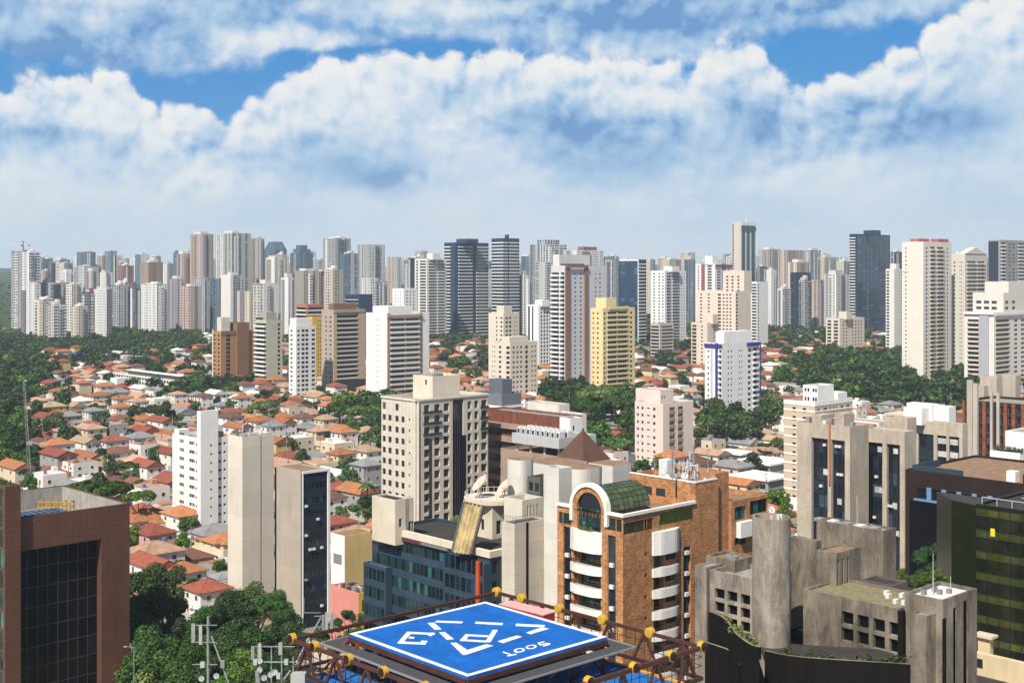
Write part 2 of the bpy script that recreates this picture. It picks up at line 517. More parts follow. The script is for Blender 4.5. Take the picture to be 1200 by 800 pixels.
WHITE, OFFW, CREAM = (0.74, 0.73, 0.70), (0.66, 0.63, 0.57), (0.60, 0.52, 0.41)
M = {}
M['pane'] = glassmat('pane', (0.012, 0.016, 0.022), (0.04, 0.055, 0.07), (0.30, 0.29, 0.27), 0.6, 0.88)
M['pane_dark'] = glassmat('pane_dark', (0.008, 0.011, 0.018), (0.016, 0.022, 0.03), (0.05, 0.06, 0.07), 0.6, 0.92)
M['pane_blue'] = glassmat('pane_blue', (0.005, 0.010, 0.020), (0.011, 0.024, 0.044), (0.03, 0.06, 0.10), 0.6, 0.92, 0.08, 0.6)
M['pane_navy'] = glassmat('pane_navy', (0.008, 0.030, 0.070), (0.012, 0.045, 0.095), (0.05, 0.11, 0.18), 0.5, 0.9, 0.07, 0.8)
M['pane_black'] = glassmat('pane_black', (0.004, 0.004, 0.005), (0.006, 0.006, 0.008), (0.013, 0.012, 0.012), 0.7, 0.94, 0.15, 0.12)
M['pane_teal'] = glassmat('pane_teal', (0.004, 0.016, 0.019), (0.010, 0.042, 0.045), (0.03, 0.13, 0.12), 0.55, 0.88, 0.1, 0.7)
M['pane_green'] = glassmat('pane_green', (0.02, 0.035, 0.004), (0.045, 0.07, 0.008), (0.012, 0.016, 0.006), 0.5, 0.7, 0.06, 0.8)
M['pane_lit'] = glassmat('pane_lit', (0.45, 0.46, 0.45), (0.55, 0.55, 0.52), (0.35, 0.36, 0.36), 0.5, 0.8, 0.2)
M['frame_white'] = plain('frame_white', (0.62, 0.62, 0.60), 0.5)
M['frame_dark'] = plain('frame_dark', (0.03, 0.03, 0.032), 0.5)
M['frame_grey'] = plain('frame_grey', (0.22, 0.22, 0.22), 0.5)
M['roof_grey'] = plain('roof_grey', (0.26, 0.25, 0.23), 0.9, var=0.35, scale=0.6)
M['roof_dark'] = plain('roof_dark', (0.035, 0.03, 0.028), 0.9, var=0.4, scale=0.5)
M['roof_tan'] = plain('roof_tan', (0.24, 0.15, 0.09), 0.9, var=0.35, scale=0.7)
M['metal'] = plain('metal', (0.42, 0.43, 0.44), 0.35, 0.6)
M['steel_pale'] = plain('steel_pale', (0.55, 0.57, 0.58), 0.45, 0.1)
M['void'] = plain('void', (0.005, 0.005, 0.006), 0.9, spec=0.0)  # matte black standing in for the dark depth of openings
M['rust'] = plain('rust', (0.066, 0.023, 0.014), 0.65, 0.0, 0.35, 1.2)
M['rust_dark'] = plain('rust_dark', (0.036, 0.014, 0.010), 0.7, 0.0, 0.35, 1.2)
M['yellow'] = plain('yellow', (0.50, 0.30, 0.03), 0.5, var=0.15)
M['pad_blue'] = stucco((0.005, 0.112, 0.43), 0.16, 0.0, 0.7, 0.16, joints=(2.95, 2.95, 0.02))
M['deck_blue'] = plain('deck_blue', (0.010, 0.13, 0.42), 0.7, var=0.3, scale=0.5)
M['pad_white'] = stucco((0.74, 0.72, 0.70), 0.10, 0.0, 0.7, 0.22)
M['joint_shade_black'] = plain('joint_shade_black', (0.010, 0.009, 0.009), 0.9, spec=0.02)  # black of wall joints, and shade painted into gaps and slots
M['white_paint'] = stucco((0.78, 0.77, 0.74), 0.05, 0.12)
M['leaf_dark'] = foliage('leaf_dark', (0.006, 0.022, 0.006), (0.017, 0.054, 0.010), (0.058, 0.135, 0.018))
M['leaf_mid'] = foliage('leaf_mid', (0.010, 0.036, 0.006), (0.032, 0.092, 0.011), (0.110, 0.205, 0.020))
M['leaf_light'] = foliage('leaf_light', (0.020, 0.055, 0.005), (0.065, 0.140, 0.010), (0.160, 0.240, 0.018))
M['bark'] = plain('bark', (0.07, 0.05, 0.035), 0.9)
M['palm'] = foliage('palm_leaf', (0.02, 0.05, 0.02), (0.04, 0.09, 0.03), (0.08, 0.14, 0.05))


# ------------------------------------------------------------------ pixel to place
def at(px, py, D):
    return Vector(((px - 600) / F * D, D, H - (py - HY) / F * D))


def on_plane(px, py, z):
    D = (H - z) * F / (py - HY)
    return Vector(((px - 600) / F * D, D, z))


def to_px(p):
    return 600 + F * p[0] / p[1], HY + F * (H - p[2]) / p[1]


def terrain(x, y):
    t = min(1.0, max(0.0, (y - 1700.0) / 3600.0))
    return 85.0 * t * t * (3 - 2 * t)


OCC = []        # what stands where in the view: (x0, x1, ytop, D) and footprints, for leaving out what nothing shows
FOOT = []       # (cx, cy, wx, wy, theta)
LAND = []       # landmarks for telling houses and trees apart: (phrase, point)

_winmesh = {}


def win_mb(w, h, style):
    mb = MB()
    fr = 0.07 if style != 'far' else 0.0
    if style in ('far', 'bare'):
        mb.poly([(-w / 2, 0, 0), (w / 2, 0, 0), (w / 2, 0, h), (-w / 2, 0, h)], 0)
        return mb
    n = max(1, int(round(w / 1.1)))
    if style == 'one': n = 1
    e = w / n
    for i in range(n):
        x0 = -w / 2 + i * e
        mb.poly([(x0 + fr, 0, fr), (x0 + e - fr, 0, fr), (x0 + e - fr, 0, h - fr), (x0 + fr, 0, h - fr)], 0)
    for i in range(n + 1):
        x0 = -w / 2 + i * e
        a, b_ = max(-w / 2, x0 - fr), min(w / 2, x0 + fr)
        mb.box(a, b_, -0.05, 0.02, 0.0, h, 1)
    for z0 in (0.0, h - fr):
        for i in range(n):
            x0 = -w / 2 + i * e
            mb.box(x0 + fr, x0 + e - fr, -0.045, 0.02, z0, z0 + fr, 1)
    if style == 'sill':
        mb.box(-w / 2 - 0.12, w / 2 + 0.12, -0.32, -0.052, -0.12, -0.002, 1)
    return mb


class Bld:
    """a building on the 43 degree street grid. Near corner at photo column xc and depth D; left face runs to xl, right face to xr.
    local x runs along the right face, local y along the left face, both away from the viewer."""
    def __init__(s, name, label, cat, xc, D, xl=None, xr=None, top=None, h=None, th=43.0, wl=None, wr=None, group=None, z0=0.0, land=None):
        s.th = math.radians(th)
        s.D, s.C = D, Vector(((xc - 600) / F * D, D, 0))
        s.er = Vector((math.cos(s.th), math.sin(s.th), 0))
        s.el = Vector((-math.sin(s.th), math.cos(s.th), 0))
        s.z0 = z0
        s.wr = wr if wr is not None else s._t(xr, s.er)
        s.wl = wl if wl is not None else s._t(xl, s.el)
        s.h = h if h is not None else H - (top - HY) / F * D - z0
        s.root = tag(empty(name, (s.C.x, s.C.y, z0), s.th), label, cat, group)
        s.nwin = 0
        s.extra = {}
        s.count = {}
        ctr = s.C + s.er * s.wr / 2 + s.el * s.wl / 2
        FOOT.append((ctr.x, ctr.y, s.wr, s.wl, s.th))
        xs = [to_px(q)[0] for q in (s.C, s.C + s.er * s.wr, s.C + s.el * s.wl)]
        OCC.append((min(xs), max(xs), HY + F * (H - z0 - s.h) / D, D))
        if land: LAND.append((land, ctr))

    def _c(s, v):
        return s.C if v is None else s.C + s.er * v[0] + s.el * v[1]

    def _t(s, px, e, v=None):
        u = (px - 600) / F
        c = s._c(v)
        return (u * c.y - c.x) / (e.x - u * e.y)

    def R(s, px, v=None): return s._t(px, s.er, v)      # metres from the corner along the right face
    def L(s, px, v=None): return (s.wl if v is None else v[3]) - s._t(px, s.el, v)      # metres from the left end along the left face
    def zR(s, py, px, v=None): return H - (py - HY) / F * (s._c(v).y + s._t(px, s.er, v) * s.er.y) - s.z0
    def zL(s, py, px, v=None): return H - (py - HY) / F * (s._c(v).y + s._t(px, s.el, v) * s.el.y) - s.z0
    def z(s, py, v=None): return H - (py - HY) / F * s._c(v).y - s.z0

    def spot(s, px, D):
        """local x, y of the place seen at photo column px at depth D"""
        d = Vector(((px - 600) / F * D, D, 0)) - s.C
        return d.dot(s.er), d.dot(s.el)

    # face coordinates (u left to right as seen, out towards the viewer) to local
    def pt(s, face, u, out, z, v=None):
        ox, oy, wx, wy = v or (0, 0, s.wr, s.wl)
        if face == 'L': return (ox - out, oy + wy - u, z)
        return (ox + u, oy - out, z)

    def fbox(s, mb, face, u0, u1, o0, o1, z0, z1, mi=0, v=None):
        a, b = s.pt(face, u0, o0, z0, v), s.pt(face, u1, o1, z1, v)
        mb.box(a[0], b[0], a[1], b[1], a[2], b[2], mi)

    def face(s, mb, face, width, z0, z1, cols, v=None, mi=0, mrev=None):
        """wall of one side with real openings. cols: (u0, u1, depth, [(za, zb), ...])"""
        mrev = mi if mrev is None else mrev
        P = lambda u, o, z: s.pt(face, u, o, z, v)
        u = 0.0
        q = lambda a, b, c, d: mb.poly([P(a, 0, c), P(b, 0, c), P(b, 0, d), P(a, 0, d)], mi)
        for (ua, ub, dep, rows) in sorted(cols, key=lambda c: c[0]):
            ua = max(ua, u)
            if ua > u + 1e-4: q(u, ua, z0, z1)
            zz = z0
            for za, zb in sorted(rows):
                za, zb = max(za, zz), min(zb, z1)
                if zb <= za: continue
                if za > zz + 1e-4: q(ua, ub, zz, za)
                d = -dep
                mb.poly([P(ua, 0, za), P(ub, 0, za), P(ub, d, za), P(ua, d, za)], mrev)
                mb.poly([P(ua, d, zb), P(ub, d, zb), P(ub, 0, zb), P(ua, 0, zb)], mrev)
                mb.poly([P(ua, 0, za), P(ua, d, za), P(ua, d, zb), P(ua, 0, zb)], mrev)
                mb.poly([P(ub, d, za), P(ub, 0, za), P(ub, 0, zb), P(ub, d, zb)], mrev)
                zz = zb
            if zz < z1 - 1e-4: q(ua, ub, zz, z1)
            u = ub
        if u < width - 1e-4: q(u, width, z0, z1)

    def volume(s, mats, colsL=(), colsR=(), v=None, z0=-1.0, z1=None, parapet=1.0, name='wall', roof='roof_grey', parent=None, pt_=0.3):
        ox, oy, wx, wy = v or (0, 0, s.wr, s.wl)
        z1 = s.h if z1 is None else z1
        mb = MB()
        s.face(mb, 'L', wy, z0, z1, list(colsL), (ox, oy, wx, wy))
        s.face(mb, 'R', wx, z0, z1, list(colsR), (ox, oy, wx, wy))
        x1, y1 = ox + wx, oy + wy
        mb.poly([(x1, oy, z0), (x1, y1, z0), (x1, y1, z1), (x1, oy, z1)])
        mb.poly([(x1, y1, z0), (ox, y1, z0), (ox, y1, z1), (x1, y1, z1)])
        t = min(pt_, wx * 0.2, wy * 0.2)
        o = [(ox, oy), (x1, oy), (x1, y1), (ox, y1)]
        i = [(ox + t, oy + t), (x1 - t, oy + t), (x1 - t, y1 - t), (ox + t, y1 - t)]
        zr = z1 - parapet
        for k in range(4):
            a, b, c, d = o[k], o[(k + 1) % 4], i[(k + 1) % 4], i[k]
            mb.poly([a + (z1,), b + (z1,), c + (z1,), d + (z1,)])
            mb.poly([d + (z1,), c + (z1,), c + (zr,), d + (zr,)])
        w = mb.build(name, mats, parent or s.root)
        r = MB()
        r.poly([p + (zr,) for p in i])
        if roof:
            r.build('roof', M[roof] if isinstance(roof, str) else roof, parent or s.root)
        return w

    def window(s, face, ua, ub, za, zb, dep, glass='pane', frame='frame_grey', style='std', v=None, name='window'):
        w, h = round(ub - ua, 2), round(zb - za, 2)
        loc = s.pt(face, (ua + ub) / 2, -dep + 0.03, za, v)
        rz = -math.pi / 2 if face == 'L' else 0.0
        key = (w, h, glass, frame, style)
        s.nwin += 1
        if s.nwin <= 100:
            if key not in _winmesh:
                _winmesh[key] = win_mb(w, h, style).mesh(name, [M[glass], M[frame]])
            return put(name, _winmesh[key], s.root, loc, rz)
        k = (glass, frame)
        if k not in s.extra: s.extra[k] = MB()
        s.extra[k].add(win_mb(w, h, 'far' if style == 'far' else 'one'), loc, rz)

    def windows(s, face, cols, glass='pane', frame='frame_grey', style='std', v=None, name='window', skip=()):
        """panes in every opening of cols, top rows first"""
        lst = [(zb, ua, ub, za, dep) for (ua, ub, dep, rows) in cols for za, zb in rows]
        for zb, ua, ub, za, dep in sorted(lst, reverse=True):
            s.window(face, ua, ub, za, zb, dep, glass, frame, style, v, name)

    def finish(s):
        big = MB()
        mats, off = [], 0
        for (gl, fr), mb in s.extra.items():
            big.add(mb, (0, 0, 0), 0.0, off)
            mats += [M[gl], M[fr]]
            off += 2
        if mats:
            tag(big.build('lower_windows', mats, s.root), kind='stuff')

    def part(s, name, mat, *boxes, **kw):
        """boxes: (x0, x1, y0, y1, z0, z1) in local metres"""
        mb = MB()
        for b in boxes: mb.box(*b)
        return mb.build(name, mat if not isinstance(mat, str) else M[mat], kw.get('parent', s.root))

    def fpart(s, name, mat, face, *boxes, v=None):
        """boxes: (u0, u1, out0, out1, z0, z1) on one face; one mesh"""
        mb = MB()
        for b in boxes: s.fbox(mb, face, *b, v=v)
        return mb.build(name, mat if not isinstance(mat, str) else M[mat], s.root)

    def balcony(s, face, ua, ub, z, out=1.3, mat=None, par=1.05, rail=None, v=None, slab=0.18, name='balcony'):
        key = ('balc', round(ub - ua, 2), out, mat.name, par, rail, slab)
        if key not in _winmesh:
            w = ub - ua
            mb = MB()
            t = 0.12
            if rail:
                mb.box(-w / 2, w / 2, -out, 0, -slab, 0.15, 0)
                mb.box(-w / 2 + 0.02, w / 2 - 0.02, -out + 0.02, -out + 0.06, 0.152, par, 1)
                mb.box(-w / 2 + 0.02, -w / 2 + 0.06, -out + 0.062, -0.02, 0.152, par, 1)
                mb.box(w / 2 - 0.06, w / 2 - 0.02, -out + 0.062, -0.02, 0.152, par, 1)
            else:
                mb.box(-w / 2, w / 2, -out, 0, -slab, 0, 0)
                mb.box(-w / 2, w / 2, -out, -out + t, 0.002, par, 0)
                mb.box(-w / 2, -w / 2 + t, -out + t + 0.002, 0, 0.002, par, 0)
                mb.box(w / 2 - t, w / 2, -out + t + 0.002, 0, 0.002, par, 0)
            _winmesh[key] = mb.mesh(name, [mat, M[rail] if rail else mat])
        loc = s.pt(face, (ua + ub) / 2, 0.0, z, v)
        rz = -math.pi / 2 if face == 'L' else 0.0
        s.count['b'] = s.count.get('b', 0) + 1
        if s.count['b'] <= 100:
            return put(name, _winmesh[key], s.root, loc, rz)


def rows(ztop, fh, n, sill, hh):
    """n storeys counted down from ztop: (bottom, top) of each opening"""
    return [(ztop - (i + 1) * fh + sill, ztop - (i + 1) * fh + sill + hh) for i in range(n)]


def cols_even(u0, u1, n, w, dep, rw):
    e = (u1 - u0) / n
    return [(u0 + (i + 0.5) * e - w / 2, u0 + (i + 0.5) * e + w / 2, dep, rw) for i in range(n)]
# ------------------------------------------------------------------ the near buildings, one by one
def brick_block():
    brick = brickmat('orange_brick', (0.56, 0.27, 0.11), (0.30, 0.12, 0.05), (0.33, 0.21, 0.12), 0.5, 0.18)
    white = stucco((0.74, 0.71, 0.66), 0.06, 0.18)
    b = Bld('brick_apartment_block', 'orange brick block with a round arched window, barrel glass roof and white curved balconies', 'building',
            730, 190, 653, 901, 606, land='the orange brick block')
    d1 = b.R(815)
    v1 = (0, 0, d1, b.wl)
    v2 = (d1, 0, b.R(842) - d1, b.wl)
    v3 = (b.R(842), 0.7, b.R(858) - b.R(842), b.wl * 0.8)
    v4 = (b.R(858), 0.2, b.wr - b.R(858), b.wl * 0.8)
    h = b.h
    fh = 3.3
    # right face of the low part
    zb = b.zR(647, 780)                                  # underside of the tall white box
    r_log = [(zb - 0.1 - i * fh - 2.2, zb - 0.1 - i * fh) for i in range(8)]
    r_win = [(zb - 0.15 - i * fh - 1.1, zb - 0.15 - i * fh) for i in range(8)]
    r_sq = [(b.zR(651, 757) - i * fh, b.zR(651, 757) - i * fh + 0.6) for i in range(9)]
    zt0, zt1 = b.zR(623, 750), b.zR(609, 750)
    uR = b.R
    cR = [(uR(731), uR(770), 0.25, [(zt0, zt1)]), (uR(755.3), uR(758.3), 0.2, r_sq[:]), (uR(766), uR(778), 1.2, r_log), (uR(780), uR(792), 0.2, r_win),
          (uR(801), uR(809.5), 0.5, [(0, b.zR(640, 805))])]
    # the top band runs on over the balcony column: keep the columns apart by cutting it at each column
    e = [uR(731), uR(755.3), uR(758.3), uR(766), uR(778), uR(780), uR(792), uR(801), uR(809.5)]
    band2 = [(zt0 + 0.4, zt1 + 0.2)]
    cR = [(e[0], e[1], 0.25, [(zt0, zt1)]), (e[1], e[2], 0.25, r_sq + [(zt0, zt1)]), (e[2], uR(765.5), 0.25, [(zt0, zt1)]),
          (e[3], e[4], 1.2, r_log), (e[5], e[6], 0.2, r_win), (e[7], e[8], 0.5, [(0, b.zR(640, 805))])]
    uL = b.L
    zl = b.zL(646, 690)
    l_log = [(zl - 0.1 - i * fh - 2.2, zl - 0.1 - i * fh) for i in range(8)]
    zs = h                                                # spring of the arch
    zg = b.zL(622, 690)
    cL = [(uL(655), uL(659.5), 0.2, [(b.zL(613, 660), b.zL(600, 660))]), (uL(660), uL(669.3), 0.35, [(0, b.zL(617, 665)), (b.zL(613, 660), b.zL(600, 660))]),
          (uL(672), uL(676), 1.2, l_log), (uL(676.01), uL(704), 1.2, l_log + [(zg, zs + 0.05)]), (uL(712), uL(721.5), 0.35, [(0, b.zL(627, 716)), (b.zL(622, 720), b.zL(607, 720))]),
          (uL(722), uL(728.5), 0.25, [(b.zL(622, 720), b.zL(607, 720))])]
    b.volume([brick], cL, cR, v1, parapet=0.9, roof='roof_tan')
    b.volume([brick], (), (), v2, z1=b.zR(566, 815), parapet=0.8, roof='roof_grey')
    b.volume([brick], (), (), v3, z1=b.zR(554, 850), parapet=0.8)
    r4 = []
    z4 = b.zR(583, 880)
    cw = [(b.R(861, v4), b.R(874, v4), 0.3, [(b.zR(609, 867, v4), b.zR(593, 867, v4))]), (b.R(879, v4), b.R(899.5, v4), 0.3, [(b.zR(601, 890, v4), b.zR(585, 890, v4))]),
          ]
    cw[0][3].append((b.zR(638, 867, v4), b.zR(629, 867, v4)))
    for k in range(1, 6):
        cw[0][3].append((b.zR(638, 867, v4) - k * fh, b.zR(629, 867, v4) - k * fh))
        cw[1][3].append((b.zR(636, 890, v4) - k * fh, b.zR(624, 890, v4) - k * fh))
    b.volume([brick], (), cw, v4, z1=z4, parapet=0.7, roof='roof_tan')
    b.windows('R', cw, 'pane_teal', 'frame_dark', v=v4)
    # glazing
    b.windows('R', [cR[0], cR[2]], 'pane_green', 'frame_dark', v=v1)
    b.windows('R', [(cR[1][0], cR[1][1], 0.2, r_sq)], 'pane_dark', 'frame_dark', 'bare', v=v1)
    b.windows('R', [(e[3], e[4], 1.1, r_log)], 'pane_teal', 'frame_dark', v=v1, name='balcony_door')
    b.windows('R', [cR[4]], 'pane_teal', 'frame_dark', v=v1)
    b.fpart('window_band', M['pane_green'], 'R', (uR(773), uR(811), 0.0, 0.05, zt0 + 0.5, zt1 + 0.35))
    b.fpart('band_mullions', M['frame_dark'], 'R', *[(uR(773) + i * 1.25, uR(773) + i * 1.25 + 0.08, 0.0, 0.09, zt0 + 0.5, zt1 + 0.35) for i in range(7)])
    for u0, u1 in ((uL(660), uL(669.3)), (uL(712), uL(721.5))):
        b.fpart('stair_glazing', M['pane_blue'], 'L', (u0, u1, -0.33, -0.3, 0, b.zL(617, 665) if u0 < 4 else b.zL(627, 716)))
    b.fpart('stair_glazing', M['pane_blue'], 'R', (e[7], e[8], -0.45, -0.42, 0, b.zR(640, 805)))
    b.windows('L', [cL[0], (cL[1][0], cL[1][1], 0.2, cL[1][3][1:]), (cL[4][0], cL[4][1], 0.2, cL[4][3][1:]), cL[5]], 'pane_teal', 'frame_dark')
    b.windows('L', [(uL(672), uL(704), 1.15, l_log)], 'pane_teal', 'frame_dark', name='balcony_door')
    for i in range(8):
        for (fc, u0, u1) in (('L', uL(660), uL(669.3)), ('L', uL(712), uL(721.5)), ('R', e[7], e[8])):
            z = zl - 1.6 - i * fh
            um = (u0 + u1) / 2
            b.fpart('air_conditioner', M['frame_white'], fc, (um - 0.45, um + 0.35, -0.25, 0.12, z, z + 0.6))
    # white curved balconies: rounded front in plan
    def curved(face, u0, u1, z0, z1, out, name):
        mb = MB()
        n = 10
        pts = []
        for k in range(n + 1):
            t = k / n
            o = out * (1 - abs(2 * t - 1) ** 4)
            pts.append((u0 + (u1 - u0) * t, max(0.02, o)))
        pts[0] = (u0, 0.35 * out)
        pts[-1] = (u1, 0.2 * out)
        pl = [b.pt(face, u0, -0.06, 0)[:2]] + [b.pt(face, u, o, 0)[:2] for u, o in pts] + [b.pt(face, u1, -0.06, 0)[:2]]
        mb.prism(pl, z0, z1)
        # open tray: a dark bed inside the rim
        mb2 = mb
        return mb2.build(name, [white], b.root), pts
    curved('L', uL(670), uL(706), zl, b.zL(621, 690), 1.0, 'planter_box')
    curved('R', uR(764), uR(795), zb, b.zR(620, 780), 0.9, 'planter_box')
    for i in range(8):
        for fc, u0, u1, z, ou in (('L', uL(670), uL(706), zl, 1.0), ('R', uR(764), uR(795), zb, 0.9)):
            zt = z - 0.1 - i * fh - 2.2
            p, pts = curved(fc, u0, u1, zt - 1.05, zt + 0.25, ou, 'balcony')
            rb = MB()
            for k in range(len(pts) - 1):
                (ua, oa), (ub, ob) = pts[k], pts[k + 1]
                a, c = b.pt(fc, ua, oa - 0.1, zt + 0.95), b.pt(fc, ub, ob - 0.1, zt + 0.95)
                rb.bar(a, c, 0.07)
                rb.bar((a[0], a[1], zt + 0.25), a, 0.04)
                m_ = [(a[j] + c[j]) / 2 for j in range(3)]
                rb.bar((m_[0], m_[1], zt + 0.25), m_, 0.04)
            rl = rb.build('railing', M['frame_dark'], p)
    # arch: white ring, brick infill ring, dark glass, and the glass barrel behind it
    uc = (uL(669) + uL(713)) / 2
    ro = (uL(713) - uL(669)) / 2
    zc = zs + 0.35
    def ring(mb, r0, r1, o0, o1, leg, mi=0, n=28):
        A = [math.pi * k / n for k in range(n + 1)]
        def pp(r, a, o): return b.pt('L', uc - r * math.cos(a), o, zc + r * math.sin(a))
        prof = [(r1, o1), (r1, o0), (r0, o0), (r0, o1)]
        for k in range(n):
            for (ra, oa), (rb_, ob_) in zip(prof, prof[1:] + prof[:1]):
                mb.poly([pp(ra, A[k], oa), pp(ra, A[k + 1], oa), pp(rb_, A[k + 1], ob_), pp(rb_, A[k], ob_)], mi)
        if leg:
            for sgn in (-1, 1):
                a_, c_ = sorted((uc + sgn * r0, uc + sgn * r1))
                b.fbox(mb, 'L', a_, c_, o0, o1, zc - leg, zc - 0.002, mi)
    mb = MB(); ring(mb, ro - 0.6, ro, -0.6, 0.35, 2.2); mb.build('arch_moulding', [white], b.root)
    ri = (uL(704) - uL(676)) / 2
    mb = MB(); ring(mb, ri, ro - 0.602, -0.45, 0.1, 0.35); mb.build('arch_brickwork', [brick], b.root)
    mb = MB()
    n = 20
    fan = [b.pt('L', uc - (ri - 0.02) * math.cos(math.pi * k / n), -0.3, zc + (ri - 0.02) * math.sin(math.pi * k / n)) for k in range(n + 1)]
    cells = 7
    for k in range(cells):
        for q in range(5):
            x0, x1 = -ri + 2 * ri * k / cells, -ri + 2 * ri * (k + 1) / cells
            z0 = zg + (zc - zg) * q / 5
            z1 = zg + (zc - zg) * (q + 1) / 5
            mb.poly([b.pt('L', uc + x0 + 0.04, -0.3, z0 + 0.04), b.pt('L', uc + x1 - 0.04, -0.3, z0 + 0.04), b.pt('L', uc + x1 - 0.04, -0.3, z1 - 0.04), b.pt('L', uc + x0 + 0.04, -0.3, z1 - 0.04)])
    g1 = mb.build('arched_window', [M['pane_teal']], b.root)
    mb = MB(); mb.poly(fan); mb.build('fanlight', [M['pane_blue']], b.root)
    mb = MB()
    b.fbox(mb, 'L', uc - ri, uc + ri, -0.4, -0.36, zg, zc)
    mb.build('window_backing', [M['frame_dark']], b.root)
    # barrel vault
    Lb = 9.5
    rv = ro - 0.5
    zv = zc - 0.2
    mb = MB()
    nb, na = 8, 12
    yc = b.wl - uc
    for i in range(nb):
        for k in range(na):
            a0, a1 = math.pi * k / na + 0.02, math.pi * (k + 1) / na - 0.02
            x0, x1 = 0.6 + Lb * i / nb + 0.06, 0.6 + Lb * (i + 1) / nb - 0.06
            mb.poly([(x0, yc - rv * math.cos(a0), zv + rv * math.sin(a0)), (x1, yc - rv * math.cos(a0), zv + rv * math.sin(a0)), (x1, yc - rv * math.cos(a1), zv + rv * math.sin(a1)), (x0, yc - rv * math.cos(a1), zv + rv * math.sin(a1))])
    vg = glassmat('vault_glass', (0.07, 0.10, 0.035), (0.10, 0.13, 0.05), (0.05, 0.075, 0.03), 0.5, 0.8, 0.22)
    mb.build('barrel_vault', [vg], b.root)
    mb = MB()
    for i in range(nb + 1):
        x = 0.6 + Lb * i / nb
        for k in range(na):
            a0, a1 = math.pi * k / na, math.pi * (k + 1) / na
            mb.bar((x, yc - rv * math.cos(a0), zv + rv * math.sin(a0)), (x, yc - rv * math.cos(a1), zv + rv * math.sin(a1)), 0.12)
    for k in range(na + 1):
        a0 = math.pi * k / na
        mb.bar((0.6, yc - rv * math.cos(a0), zv + rv * math.sin(a0)), (0.6 + Lb, yc - rv * math.cos(a0), zv + rv * math.sin(a0)), 0.07)
    mb.build('vault_ribs', [M['frame_dark']], b.root)
    mb = MB()
    mb.poly([(0.6 + Lb, yc - rv * math.cos(math.pi * k / na), zv + rv * math.sin(math.pi * k / na)) for k in range(na + 1)])
    mb.build('vault_end', [brick], b.root)
    # white copings
    b.part('coping', white, (-0.25, d1 - 0.1, -0.25, 0.35, h + 0.003, h + 0.45), (-0.25, 0.35, 0.352, yc - ro - 0.02, h + 0.003, h + 0.45), (-0.25, 0.35, yc + ro + 0.02, b.wl, h + 0.003, h + 0.45))
    b.part('coping', white, (d1 - 0.08, v4[0] - 4.0, -0.08, 0.3, b.zR(566, 815) + 0.003, b.zR(566, 815) + 0.22), (d1 - 0.08, d1 + 0.3, 0.302, b.wl, b.zR(566, 815) + 0.003, b.zR(566, 815) + 0.22))
    b.part('roof_garden', plain('roof_moss', (0.20, 0.21, 0.09), 0.95, var=0.3), (1.2, d1 - 0.5, 0.6, yc - rv - 0.3, h - 0.88, h - 0.5))
    # louvred openings on the tall part
    z0 = b.zL(576, 760, v2)
    for pa, pb in ((754, 764), (769, 779.5)):
        b.fpart('louvre', M['frame_dark'], 'L', (b.L(pa, v2), b.L(pb, v2), 0.003, 0.08, z0 - 0.3, z0 + 0.9), v=v2)
    # white box panels and pipes on the wing
    b.fpart('planter_box', white, 'R', (b.R(863, v4), b.R(879, v4), 0.003, 0.9, b.zR(628, 870, v4), b.zR(610, 870, v4)), v=v4)
    b.fpart('planter_box', white, 'R', (b.R(881, v4), b.R(893, v4), 0.003, 0.7, b.zR(640, 888, v4), b.zR(627, 888, v4)), v=v4)
    # aerials and machines on the tall roof
    zr = b.zR(566, 815) - 0.8
    rnd = random.Random(5)
    def local(px, D):
        d = Vector(((px - 600) / F * D, D, 0)) - b.C
        return d.dot(b.er), d.dot(b.el)
    x, y = v2[0] + 2.8, 8.2
    b.part('lift_housing', M['frame_white'], (x, x + 2.0, y, y + 1.8, zr + 0.02, zr + 3.3))
    for k in range(44):
        x, y = v2[0] + rnd.uniform(0.8, 8.0), rnd.uniform(0.6, 8.5)
        if x > v2[0] + v2[2] - 0.5: y = max(1.6, y)
        q = rnd.random() * (1.0 if k < 26 else 0.82)
        mb = MB()
        if q < 0.3:
            hh = rnd.uniform(1.5, 4.5)
            mb.tube((x, y, zr), (x, y, zr + hh), 0.05, n=5)
            for j in range(3):
                a = rnd.uniform(0, 6.28)
                mb.bar((x, y, zr + hh * (0.6 + 0.13 * j)), (x + 0.7 * math.cos(a), y + 0.7 * math.sin(a), zr + hh * (0.6 + 0.13 * j)), 0.05)
            mb.box(x - 0.12, x + 0.12, y - 0.1, y + 0.1, zr + hh - 1.3, zr + hh)
            mb.build('antenna', [M['steel_pale']], b.root)
        elif q < 0.6:
            r = rnd.uniform(0.4, 0.75)
            dish(mb, (x, y, zr + 0.9), r, Vector((rnd.uniform(-1, 0.6), -1, 0.5)))
            mb.tube((x, y, zr), (x, y, zr + 0.9), 0.05, n=5)
            mb.build('dish', [M['steel_pale']], b.root)
        elif q < 0.8:
            mb.bar((x, y, zr + 0.1), (x + rnd.uniform(-1.5, 1.5), y + rnd.uniform(-1.5, 1.5), zr + rnd.uniform(1.0, 2.2)), 0.07)
            mb.bar((x, y, zr + 0.1), (x + rnd.uniform(-1.5, 1.5), y + rnd.uniform(-1.5, 1.5), zr + rnd.uniform(0.5, 1.5)), 0.06)
            mb.build('strut', [M['metal']], b.root)
        else:
            w_ = rnd.uniform(0.5, 1.1)
            mb.box(x, x + w_, y, y + 0.8, zr + 0.01, zr + rnd.uniform(0.6, 1.3))
            mb.build('air_conditioner', [M['frame_white' if rnd.random() < 0.6 else 'frame_grey']], b.root)
